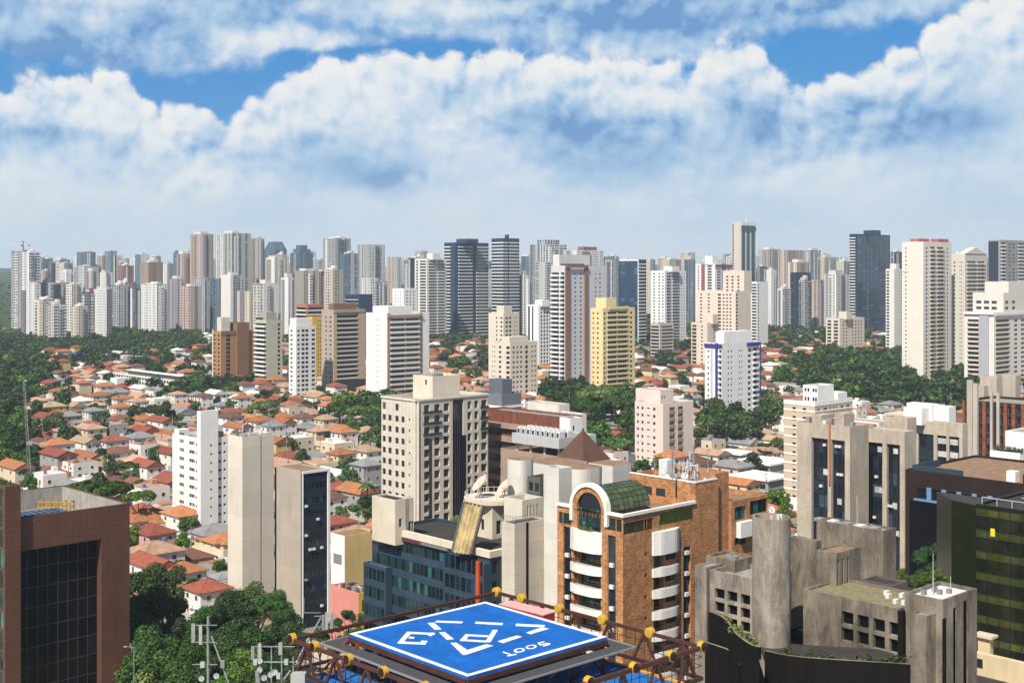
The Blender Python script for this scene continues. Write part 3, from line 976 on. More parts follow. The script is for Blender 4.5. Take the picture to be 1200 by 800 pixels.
    for px in (805, 830):
        x = b.R(px)
        mb = MB(); mb.tube((x, 3, zr), (x, 3, zr + 6.5), 0.09, 0.05, 6)
        for k in range(8): mb.box(x - 0.18, x + 0.18, 2.9, 3.1, zr + 3.2 + k * 0.4, zr + 3.4 + k * 0.4)
        mb.build('antenna', [M['metal']], b.root)
    # pipes down the wall
    b.fpart('drain_pipe', M['rust'], 'L', (b.L(792, v2), b.L(792, v2) + 0.12, 0.0, 0.14, h + 0.5, b.zR(566, 815) - 0.4), v=v2)
    pl = MB(); leaves(pl, [b.pt('L', uL(690) + q * 0.5, 0.5, b.zL(621, 690) + 0.15) for q in (-3, -2, -1, 0, 1, 2)], 0.45, 26, 0.14, random.Random(3))
    pl.build('planter_plants', [M['leaf_light']], b.root)
    b.finish()
    return b


def dish(mb, c, r, axis, n=14, depth=0.28, mi=0):
    """shallow bowl with its hollow towards axis"""
    axis = Vector(axis).normalized()
    u = axis.cross(Vector((0, 0, 1))).normalized()
    w = axis.cross(u)
    c = Vector(c)
    rings = 4
    pts = []
    for j in range(rings + 1):
        q = j / rings
        pts.append([c + (u * math.cos(2 * math.pi * k / n) + w * math.sin(2 * math.pi * k / n)) * (r * q) + axis * (r * depth * (q * q - 1)) for k in range(n)])
    for j in range(rings):
        for k in range(n):
            mb.poly([pts[j][k], pts[j][(k + 1) % n], pts[j + 1][(k + 1) % n], pts[j + 1][k]], mi, True)
    mb.bar(c - axis * (r * depth), c + axis * (r * 0.55), 0.05 * max(1, r), None, mi)


def leaves(mb, centres, rad, n, size, rnd, mi=0):
    for c in centres:
        for _ in range(n):
            d = Vector((rnd.gauss(0, 1), rnd.gauss(0, 1), rnd.gauss(0, 1))).normalized()
            p = Vector(c) + d * rad * (0.4 + 0.6 * rnd.random())
            nn = (d + Vector((rnd.uniform(-.8, .8), rnd.uniform(-.8, .8), rnd.uniform(-.3, 1.0)))).normalized()
            a = nn.orthogonal().normalized()
            a = (a * math.cos(rnd.random() * 6) + nn.cross(a) * math.sin(rnd.random() * 6)).normalized()
            b_ = nn.cross(a)
            s_ = size * rnd.uniform(0.6, 1.3)
            mb.poly([p - a * s_ - b_ * s_ * 0.6, p + a * s_ - b_ * s_ * 0.4, p + a * s_ * 0.8 + b_ * s_ * 0.7, p - a * s_ * 0.7 + b_ * s_ * 0.5], mi)


def blue_glass_office():
    wallm = stucco((0.035, 0.060, 0.095), 0.15, 0.25, 0.35, joints=(2.6, 1.3, 0.03))
    cream = stucco((0.62, 0.55, 0.43), 0.10, 0.3)
    b = Bld('glass_office', 'low dark blue glass office with cream cornice and black roof behind the helipad', 'building', 574, 215, 436, None, 649, wr=16, land='the dark blue glass office')
    h = b.h
    fh = 3.45
    rw = rows(h - 0.9, fh, 7, 0.9, 2.1)
    cl = cols_even(b.L(437), b.L(524), 20, 1.02, 0.12, rw)
    cr = cols_even(0.4, 15.5, 11, 1.1, 0.12, rw)
    b.volume([wallm], cl, cr, z1=h - 0.6, parapet=0.5, roof='roof_dark')
    b.windows('L', [(a, c, d, r[:4]) for a, c, d, r in cl], 'pane_teal', 'frame_dark', 'one')
    b.windows('R', [(a, c, d, r[:3]) for a, c, d, r in cr], 'pane_blue', 'frame_dark', 'one')
    # projecting bays of glass
    v2 = (-1.3, -0.0, 1.28, b.wl - b.L(526))
    c2 = cols_even(0.3, v2[3] - 0.3, 7, 1.3, 0.1, [(a - 0.25, c + 0.1) for a, c in rw])
    b.volume([wallm], c2, (), v2, z1=h - 1.5, parapet=0.2, name='bay_wall', roof='metal')
    b.windows('L', [(a, c, d, r[:3]) for a, c, d, r in c2], 'pane_blue', 'frame_dark', 'one', v=v2)
    ua, ub = b.L(434), b.L(460)
    v3 = (-1.6, b.wl - ub, 1.58, ub - ua)
    zt3 = b.zL(661, 450)
    c3 = cols_even(0.3, v3[3] - 0.3, 5, 1.1, 0.1, rows(zt3 - 0.2, fh, 5, 0.8, 2.2))
    b.volume([wallm], c3, (), v3, z1=zt3, parapet=0.3, name='bay_wall', roof='metal')
    b.windows('L', [(a, c, d, r[:3]) for a, c, d, r in c3], 'pane_teal', 'frame_dark', 'one', v=v3)
    b.part('cornice', cream, (-0.35, b.wr, -0.35, 0.6, h - 0.598, h + 0.5), (-0.35, 0.6, 0.602, b.wl - 1, h - 0.598, h + 0.5))
    b.fpart('gutter', plain('gutter_maroon', (0.10, 0.03, 0.04), 0.6), 'L', (0.2, b.L(495), 0.004, 0.5, h - 1.25, h - 0.75))
    b.fpart('gutter', M['metal'], 'L', (b.L(495) + 0.05, b.L(526), 0.004, 0.5, h - 1.15, h - 0.75))
    b.fpart('red_pillar', plain('pillar_red', (0.48, 0.075, 0.02), 0.6), 'L', (b.wl - 1.6, b.wl - 0.9, 1.35, 1.8, 8, h - 1.2))
    for k in range(9):
        x, y = 1.2, 2 + k * 3.1
        b.part('roof_vent', M['frame_white'], (x, x + 0.4, y, y + 0.5, h - 0.6, h - 0.05))
    # cream stair tower at the left end
    va = b.spot(463, 231)
    tw = (va[0], va[1], b._t(482, b.er, va), b._t(436, b.el, va))
    zt = b.z(586, va)
    sq = [(h + 1.0, h + 2.6)]
    b.volume([cream], (), [(0.9, 1.6, 0.2, [(h + 1.2, h + 2.8)]), (3.2, 4.3, 0.2, [(h - 0.4, h + 2.0)])], (va[0], va[1], max(3.0, tw[2]), max(4.0, tw[3])), z0=h - 2, z1=zt, parapet=0.3, name='stair_tower', roof='roof_dark')
    b.windows('R', [(0.9, 1.6, 0.2, [(h + 1.2, h + 2.8)]), (3.2, 4.3, 0.2, [(h - 0.4, h + 2.0)])], 'pane_dark', 'frame_grey', 'one', v=(va[0], va[1], 1, 1))
    # ladder
    lad = MB()
    for k in range(12): lad.bar((va[0] + 2.3, va[1] - 0.15, h + 0.5 + k * 0.4), (va[0] + 2.7, va[1] - 0.15, h + 0.5 + k * 0.4), 0.05)
    lad.bar((va[0] + 2.3, va[1] - 0.15, h), (va[0] + 2.3, va[1] - 0.15, zt + 0.4), 0.06)
    lad.bar((va[0] + 2.7, va[1] - 0.15, h), (va[0] + 2.7, va[1] - 0.15, zt + 0.4), 0.06)
    lad.build('ladder', [M['metal']], b.root)
    # cream plant room with round canopy, dishes and a slanted corrugated screen
    vb = b.spot(577, 232)
    pw = (vb[0], vb[1], 9.0, b._t(543, b.el, vb))
    zp = b.z(592, vb)
    wn = [(1.0, 2.2, 0.25, [(h - 0.3, h + 2.2)]), (3.0, 4.0, 0.25, [(h + 0.6, h + 2.0)]), (4.6, 5.8, 0.25, [(h + 0.6, h + 2.0)])]
    lw = [(pw[3] * 0.35, pw[3] * 0.35 + 0.9, 0.25, [(h + 4.0, h + 6.0)]), (pw[3] * 0.62, pw[3] * 0.62 + 0.8, 0.2, [(h + 0.3, h + 2.3)])]
    b.volume([cream], lw, wn, pw, z0=h - 2, z1=zp, parapet=0.4, name='plant_room')
    b.windows('R', wn, 'pane_dark', 'frame_dark', 'one', v=pw)
    b.windows('L', lw, 'pane_dark', 'frame_dark', 'one', v=pw)
    mb = MB()
    cx, cy = pw[0] + 3.4, pw[1] + pw[3] * 0.45
    mb.prism([(cx + 5.4 * math.cos(t * math.pi / 16), cy + 5.4 * math.sin(t * math.pi / 16)) for t in range(32)], zp + 0.01, zp + 0.75)
    mb.build('round_canopy', [cream], b.root)
    mb = MB()
    for t in range(32):
        a0, a1 = t * math.pi / 16, (t + 1) * math.pi / 16
        p0, p1 = (cx + 5.2 * math.cos(a0), cy + 5.2 * math.sin(a0)), (cx + 5.2 * math.cos(a1), cy + 5.2 * math.sin(a1))
        mb.bar(p0 + (zp + 1.7,), p1 + (zp + 1.7,), 0.06)
        mb.bar(p0 + (zp + 0.75,), p0 + (zp + 1.7,), 0.05)
    mb.build('railing', [M['frame_white']], b.root)
    for px, py, r in ((562, 565, 1.95), (590, 569, 1.75)):
        q = b.spot(px, 236)
        zc = H - (py - HY) / F * 236
        mb = MB()
        dish(mb, (q[0], q[1], zc), r, Vector((-0.55, 0.25, 0.55)), 20, 0.3)
        mb.tube((q[0] + 0.4, q[1], zp + 0.7), (q[0] + 0.2, q[1], zc - 0.4), 0.14, n=7)
        mb.bar((q[0] - 0.9, q[1] - 0.5, zp + 0.75), (q[0], q[1], zc - 0.6), 0.09)
        mb.build('satellite_dish', [plain('dish_worn', (0.52, 0.44, 0.38), 0.7, var=0.3, scale=2.0)], b.root)
    # slanted screen: leans from the canopy down to the roof
    # screen corners seen at (543,587) (567,593) (553,632) (529,629)
    sc = MB()
    A = [b.spot(544, 224), b.spot(567, 222.5), b.spot(552, 215.5), b.spot(530, 217.5)]
    zz = [H - (588 - HY) / F * 224, H - (593 - HY) / F * 222.5, h - 0.2, h - 0.2]
    tl, tr, br, bl = [Vector((a[0], a[1], z)) for a, z in zip(A, zz)]
    nr = (tr - tl).cross(bl - tl).normalized()
    if nr.z < 0: nr = -nr
    nn = 40
    for k in range(nn):
        a, c = k / nn, (k + 1) / nn
        oa, oc = [nr * (0.16 * math.sin(q * 2 * math.pi * 5)) for q in (a, c)]
        sc.poly([tl.lerp(tr, a) + oa, tl.lerp(tr, c) + oc, bl.lerp(br, c) + oc, bl.lerp(br, a) + oa], 0, True)
        sc.poly([tl.lerp(tr, a) + oa - nr * 0.3, tl.lerp(tr, c) + oc - nr * 0.3, bl.lerp(br, c) + oc - nr * 0.3, bl.lerp(br, a) + oa - nr * 0.3], 0, True)
    sc.build('corrugated_screen', [stucco((0.40, 0.31, 0.15), 0.2, 0.6, 0.85, 0.45)], b.root)
    mb = MB()
    for p, q in ((tl, bl), (tr, br)): mb.bar(p + nr * 0.1, q + nr * 0.1, 0.35, 0.5)
    mb.bar(tl - nr * .1, tr - nr * .1, 0.3)
    mb.build('screen_frame', [M['frame_dark']], b.root)
    b.finish()


def pale_shaft_office():
    pale = stucco((0.60, 0.58, 0.53), 0.06, 0.2, joints=(3.2, 2.6, 0.012))
    tan = stucco((0.52, 0.46, 0.38), 0.08, 0.25, joints=(3.4, 2.4, 0.02))
    b = Bld('shaft_office', 'pale concrete office of tall blank shafts with rounded corners beside the orange brick block', 'building', 655, 206, 637, None, 549, wr=22, land='the pale shaft office')
    h = b.h
    b.volume([pale], v=(0, 0, 3.0, b.wl), z1=h, parapet=0.4, name='wall')
    def rounded(name, px, D, wx, wy, ytop, m, r=1.5):
        ox, oy = b.spot(px, D)
        pts = []
        for cx, cy, a0 in ((ox + r, oy + r, math.pi), (ox + wx - r, oy + r, 1.5 * math.pi), (ox + wx - r, oy + wy - r, 0), (ox + r, oy + wy - r, 0.5 * math.pi)):
            for k in range(7):
                a = a0 + k * math.pi / 12
                pts.append((cx + r * math.cos(a), cy + r * math.sin(a)))
        mb = MB()
        zt = H - (ytop - HY) / F * D
        n = len(pts)
        for i in range(n):
            a, c = pts[i], pts[(i + 1) % n]
            mb.poly([(a[0], a[1], 0), (c[0], c[1], 0), (c[0], c[1], zt), (a[0], a[1], zt)], 0, True)
        mb.poly([(p[0], p[1], zt) for p in pts], 1)
        return mb.build(name, [m, M['roof_tan']], b.root), zt
    rounded('shaft', 681, 214, 6.5, 6.0, 551, pale, 2.2)
    rounded('shaft', 610, 236, 4.2, 4.6, 540, pale, 1.6)
    rounded('shaft', 717, 226, 5.5, 6.0, 546, pale, 0.4)
    rounded('shaft', 651, 240, 9.0, 9.0, 546, pale, 0.4)
    # glazed slot between the shafts
    o = b.spot(633, 231)
    sl = stucco((0.10, 0.095, 0.09), 0.1, 0.1)
    zt = H - (560 - HY) / F * 231
    v = (o[0], o[1], 5.0, 3.4)
    cl = [(0.3, 1.5, 0.15, rows(zt - 0.8, 2.2, 8, 0.3, 1.7)), (1.8, 3.1, 0.15, rows(zt - 0.8, 2.2, 8, 0.3, 1.7))]
    b.volume([sl], cl, (), v, z1=zt, name='glazed_slot')
    b.windows('L', cl, 'pane_dark', 'frame_grey', 'one', v=v)
    # tan low block in front with railing and a dark joint
    o = b.spot(603, 204)
    v = (o[0], o[1], b._t(640, b.er, o), b._t(588, b.el, o))
    zt = b.z(614, o)
    b.volume([tan], (), (), v, z1=zt, parapet=0.25, name='low_wall', roof='roof_dark')
    b.fpart('wall_joint', M['joint_shade_black'], 'R', (b.R(616.5, o), b.R(619, o), 0.002, 0.05, 0, zt - 0.05), v=v)
    mb = MB()
    for q in range(15):
        p = (v[0] + v[2] * q / 14.0, v[1] + 0.15)
        mb.bar(p + (zt,), p + (zt + 1.1,), 0.05)
    for k in (0.55, 1.1): mb.bar((v[0], v[1] + 0.15, zt + k), (v[0] + v[2], v[1] + 0.15, zt + k), 0.05)
    for q in range(6):
        p = (v[0] + 0.15, v[1] + v[3] * q / 5.0)
        mb.bar(p + (zt,), p + (zt + 1.1,), 0.05)
    mb.bar((v[0] + .15, v[1], zt + 1.1), (v[0] + .15, v[1] + v[3], zt + 1.1), 0.05)
    mb.build('railing', [M['frame_grey']], b.root)
    # plant room with four slits behind the railing
    o = b.spot(612, 216)
    v = (o[0], o[1], 5.0, 4.6)
    zt2 = H - (586 - HY) / F * 216
    sl = [(1.2 + k * 0.75, 1.5 + k * 0.75, 0.3, [(zt2 - 3.1, zt2 - 1.0)]) for k in range(4)]
    b.volume([stucco((0.58, 0.53, 0.44), 0.1, 0.2)], (), sl, v, z1=zt2, name='plant_room')
    b.windows('R', sl, 'pane_dark', 'frame_dark', 'bare', v=v)
    b.finish()


def cream_office():
    stone = stucco((0.66, 0.60, 0.50), 0.07, 0.15, joints=(1.6, 0.52, 0.05))
    b = Bld('cream_office_tower', 'cream stone office tower with banded joints and a full height dark glass strip', 'tower', 487, 384, 447, 572, 468, land='the cream stone office tower')
    h = b.h
    fh = 3.4
    n = 11
    rw = rows(h - 1.6, fh, n, 0.9, 1.85)
    L, R = b.L, b.R
    cl = []
    for pa, pb in ((448.3, 452), (455, 458.8), (463.2, 467), (470.3, 474)):
        cl.append((L(pa), L(pb), 0.35, rw[1:]))
    cl.append((L(479), L(480.6), 0.3, [(a + 0.8, a + 1.6) for a, c in rw[1:]]))
    top = [(rw[0][0], rw[0][1] + 0.3)]
    cl[0] = (L(448.3), L(452), 0.35, rw[1:] + top)
    cl[2] = (L(463.2), L(467), 0.35, rw[1:] + top)
    cr = []
    for pa, pb in ((497, 503.5), (509, 515.5), (520, 526.5)):
        cr.append((R(pa), R(pb), 0.6, [(a - 0.3, c + 0.3) for a, c in rw]))
    cr.append((R(530.5), R(543), 0.5, [(0, h - 0.8)]))
    for pa, pb in ((548, 552.5), (556, 560.5), (564, 570.5)):
        cr.append((R(pa), R(pb), 0.6, [(a - 0.3, c + 0.3) for a, c in rw]))
    b.volume([stone], cl, cr, parapet=1.2)
    b.windows('L', cl, 'pane_dark', 'frame_dark', 'one')
    b.windows('R', [c for c in cr if len(c[3]) > 1], 'pane_teal', 'frame_dark', 'one')
    b.fpart('glass_strip', M['pane_blue'], 'R', (R(530.5), R(543), -0.48, -0.4, 0, h - 0.8))
    b.fpart('strip_mullion', M['frame_dark'], 'R', *[(R(530.5) + 0.4 + k * 0.9, R(530.5) + 0.5 + k * 0.9, -0.39, -0.2, 0, h - 0.8) for k in range(4)])
    for k in range(3):
        for pa, pb in ((496, 517), (563, 572)):
            b.fpart('balcony', M['frame_dark'], 'R', (R(pa), R(pb), 0.004, 0.5, rw[k][0] - 0.55, rw[k][0] + 0.2))
    for pa, pb in ((502.5, 506), (541, 546)):
        b.fpart('dark_pilaster', M['pane_dark'], 'R', (R(pa), R(pb), 0.003, 0.08, 0, rw[3][1]))
    b.part('cornice', stone, (-0.3, b.wr + 0.3, -0.3, 0.0, h - 0.6, h - 0.2), (-0.3, 0.0, 0.002, b.wl + 0.3, h - 0.6, h - 0.2))
    # chamfered corner pier
    mb = MB(); mb.prism([(-0.5, 0.9), (0.9, -0.5), (1.3, 0.2), (0.2, 1.3)], 0, h - 0.61); mb.build('corner_pier', [stone], b.root)
    o = b.spot(507, 394)
    v = (o[0], o[1], b._t(539, b.er, o), b._t(484, b.el, o))
    zt = b.z(441, o)
    cw = [(v[3] * 0.62, v[3] * 0.62 + 0.9, 0.25, [(h + 3.4, h + 5)])]
    cream = stucco((0.66, 0.58, 0.46), 0.08, 0.2)
    b.volume([cream], cw, (), v, z0=h - 1.3, z1=zt, parapet=0.7, name='penthouse')
    b.windows('L', cw, 'pane_dark', 'frame_dark', 'one', v=v)
    mb = MB()
    for k in range(5):
        x, y = v[0] + 1.2 + k * 1.5, v[1] + 1.5 + (k % 2)
        mb.tube((x, y, zt - 0.7), (x, y, zt + 1.6 + 0.5 * (k % 3)), 0.06, n=5)
    mb.build('antenna', [M['frame_grey']], b.root)
    b.part('roof_tank', M['frame_grey'], (v[0] + 3, v[0] + 6, v[1] + 2, v[1] + 4, zt - 0.7, zt + 0.5))
    b.finish()


def blank_slab_tower():
    cream = stucco((0.66, 0.60, 0.50), 0.05, 0.18, joints=(9.0, 5.5, 0.012))
    b = Bld('blank_slab_tower', 'tall blank cream slab tower without windows beside the white stepped block', 'tower', 284, 300, 267, 321, 512, land='the blank cream slab')
    b.volume([cream], parapet=1.2)
    b.fpart('wall_joint', stucco((0.3, 0.26, 0.22)), 'R', (b.R(305), b.R(306), 0.003, 0.06, 0, b.h - 0.1))
    mb = MB()
    rnd = random.Random(8)
    for k in range(9):
        x, y = rnd.uniform(0.3, b.wr - 0.5), rnd.uniform(0.3, b.wl - 0.3)
        hh = rnd.uniform(1.0, 3.2)
        mb = MB()
        mb.tube((x, y, b.h - 1.2), (x, y, b.h + hh - 0.6), 0.06, n=5)
        mb.box(x - 0.15, x + 0.15, y - 0.12, y + 0.12, b.h + hh - 2.0, b.h + hh - 0.6)
        mb.build('antenna', [M['steel_pale'] if k % 2 else M['frame_grey']], b.root)
    b.part('roof_pipe', M['frame_grey'], (0.2, b.wr - 0.3, 0.5, 0.7, b.h + 0.004, b.h + 0.2))
    mb = MB()
    x = b.R(316)
    for sx, sy in ((0, 0), (1.0, 0), (0, 1.0), (1.0, 1.0)): mb.bar((x + sx, 0.6 + sy, b.h - 1.2), (x + 0.5, 1.1, b.h + 5.5), 0.09)
    for k in range(6): mb.bar((x + .08 * k, 0.6 + .08 * k, b.h - 1 + k), (x + 1 - .08 * k, .6 + .08 * k, b.h - 1 + k), 0.06)
    mb.build('lattice_mast', [M['metal']], b.root)
    b.finish()


def glass_front_tower():
    conc = stucco((0.40, 0.345, 0.28), 0.05, 0.15, joints=(4.5, 3.3, 0.012))
    b = Bld('glass_front_tower', 'slim concrete tower with dark blue glass front framed in white', 'tower', 354, 284, 322, 386, 553, land='the slim glass fronted tower')
    h = b.h
    fh = 3.3
    rw = rows(h - 0.9, fh, 10, 0.1, 1.5)
    cr = cols_even(0.5, b.wr - 0.7, 6, (b.wr - 1.2) / 6 - 0.14, 0.12, rw)
    dk = stucco((0.02, 0.03, 0.045), 0.1, 0.1, 0.3)
    b.volume([conc], (), (), z1=h, parapet=0.35, roof='roof_tan', v=(0.0, 0.5, b.wr - 0.0, b.wl - 0.5))
    v = (0.15, 0.0, b.wr - 0.3, 0.48)
    vr = cols_even(0.3, v[2] - 0.5, 6, (v[2] - 0.9) / 6 - 0.14, 0.12, rw)
    b.volume([dk], (), vr, v, z1=h - 0.5, parapet=0.1, name='glass_front', roof='metal')
    b.windows('R', vr, 'pane_blue', 'frame_dark', 'one', v=v)
    b.fpart('white_frame', M['white_paint'], 'R', (b.wr - 0.62, b.wr, 0.003, 0.35, -1, h - 0.42), (0, b.wr, 0.003, 0.35, h - 0.4, h + 0.15), (0, 0.25, 0.003, 0.2, -1, h - 0.42))
    rnd = random.Random(4)
    for k in range(9):
        c = rnd.choice(vr)
        z = rnd.choice(rw)[0]
        b.fpart('air_conditioner', M['frame_white'], 'R', (c[0] + 0.15, c[0] + 0.8, 0.01, 0.45, z - 0.6, z - 0.1), v=v)
    b.part('roof_edge', conc, (0, 0.3, 0.5, b.wl, h + 0.003, h + 0.25))
    b.fpart('gap_shade_strip', M['joint_shade_black'], 'L', (0.0, 0.7, 0.003, 0.06, 0, h - 0.2))  # black strip painted as the shade of a vertical gap; wall uncut
    b.finish()


def white_stepped():
    wm = stucco((0.76, 0.74, 0.71), 0.04, 0.12)
    b = Bld('white_stepped_block', 'white stepped apartment block with a taller stair shaft and rows of small windows', 'building', 236, 385, 202, 267, 514, th=43, land='the white stepped block')
    h = b.h
    fh = 2.7
    rw = rows(h - 0.7, fh, 10, 0.9, 1.15)
    L, R = b.L, b.R
    cl = [(L(210), L(215.5), 0.22, rw), (L(221.5), L(228), 0.22, rw), (L(229), L(234.8), 0.22, [(a, a + 0.8) for a, c in rw])]
    cr = [(R(255.5), R(259.5), 0.22, [(a, a + 0.8) for a, c in rw]), (R(262), R(265), 0.22, [(a, a + 0.8) for a, c in rw])]
    b.volume([wm], cl, cr, parapet=1.0)
    b.windows('L', cl, 'pane', 'frame_white')
    b.windows('R', cr, 'pane_dark', 'frame_white', 'one')
    v = (-0.6, -0.6, R(254.5) + 0.6, 2.2)
    zt = b.z(482, v)
    sw = [(v[2] * 0.55, v[2] * 0.55 + 0.7, 0.2, [(a, a + 0.6) for a, c in rw])]
    b.volume([wm], (), sw, v, z1=zt, name='stair_shaft', parapet=0.4)
    b.windows('R', sw, 'pane_dark', 'frame_grey', 'bare', v=v)
    b.part('roof_wall', wm, (0.4, 4.0, b.wl - 3.5, b.wl - 0.5, h - 0.98, h + 1.4), (2, 6, 2.0, 6.0, h - 0.98, h + 1.9))
    b.part('water_tank', M['frame_grey'], (R(256), R(264), 1.0, 3.0, h - .98, h + 1.5))
    b.part('roof_plants', M['leaf_mid'], (0.4, 1.0, b.wl - 5.5, b.wl - 3.7, h - 0.98, h + 0.5))
    b.finish()


def brown_granite():
    gr = stucco((0.115, 0.056, 0.034), 0.14, 0.15, 0.55, joints=(1.3, 0.85, 0.035))
    inner = stucco((0.34, 0.32, 0.29), 0.15, 0.35, 0.9, 0.25)
    b = Bld('granite_office', 'brown granite office with a huge dark glass opening and an open walled roof', 'building', 22, 206, None, 152, 607, wl=26, th=44, land='the brown granite office')
    h = b.h
    R = b.R
    zt = b.zR(638, 70) - 0.1
    b.volume([gr], (), [(R(24.5), R(119), 1.8, [(-1, zt)])], parapet=3.6, roof='roof_grey', pt_=0.5)
    fw = R(119) - R(24.5)
    cols = cols_even(R(24.5), R(119), 8, fw / 8 - 0.02, 1.7, rows(zt, 3.3, 13, 0.0, 3.27))
    b.windows('R', cols, 'pane_black', 'frame_dark', 'one')
    b.part('parapet_lining', inner, (0.502, 0.6, 0.6, b.wl - 0.6, h - 3.55, h - 0.1), (0.602, b.wr - 0.6, b.wl - 0.6, b.wl - 0.502, h - 3.55, h - 0.1), (b.wr - 0.6, b.wr - 0.502, 0.6, b.wl - 0.602, h - 3.55, h - 0.1))
    # front pier and the glass side
    v = (-2.6, -0.9, 2.55, 16.0)
    gc = cols_even(0.1, 15.4, 11, 1.3, 0.1, rows(b.z(567) - 0.4, 3.3, 12, 0.3, 2.9))
    b.volume([gr], gc, (), v, z1=b.z(567), name='pier', parapet=0.5)
    b.windows('L', [(a, c, d, r) for a, c, d, r in gc[5:]], 'pane_teal', 'frame_dark', 'one', v=v)
    pl = MB(); leaves(pl, [(-1.4, 1 + k * 0.8, b.z(567) + 0.2) for k in range(10)], 0.6, 30, 0.16, random.Random(2)); pl.build('roof_plants', [M['leaf_light']], b.root)
    # yellow cleaning rig and blue skylights on the roof
    mb = MB()
    for k in range(5):
        x, y = b.spot(46 + k * 9, 224)
        mb.bar((x, y, h - 3.5), (x, y, h - 0.5), 0.2)
        mb.bar((x, y, h - 0.6), (x + 1.2, y + 1.0, h - 0.6), 0.2)
        mb.bar((x + 1.2, y + 1.0, h - 3.5), (x + 1.2, y + 1.0, h - 0.5), 0.2)
        mb.bar((x, y, h - 1.5), (x + 1.2, y + 1.0, h - 1.5), 0.15)
    p0, p1 = b.spot(44, 224), b.spot(84, 224)
    for z in (h - 0.6, h - 1.5): mb.bar(p0 + (z,), p1 + (z,), 0.18)
    mb.build('cleaning_rig', [M['yellow']], b.root)
    mb = MB()
    for k in range(7):
        p0 = b.spot(30 + k * 8, 214.5 + 0.25 * k)
        mb.box(p0[0] - 0.6, p0[0] + 0.6, p0[1] + 0.6, p0[1] + 5.0, h - 3.58, h - 1.3 + 0.08 * k)
    mb.build('skylight', [M['pane_blue']], b.root)
    b.finish()


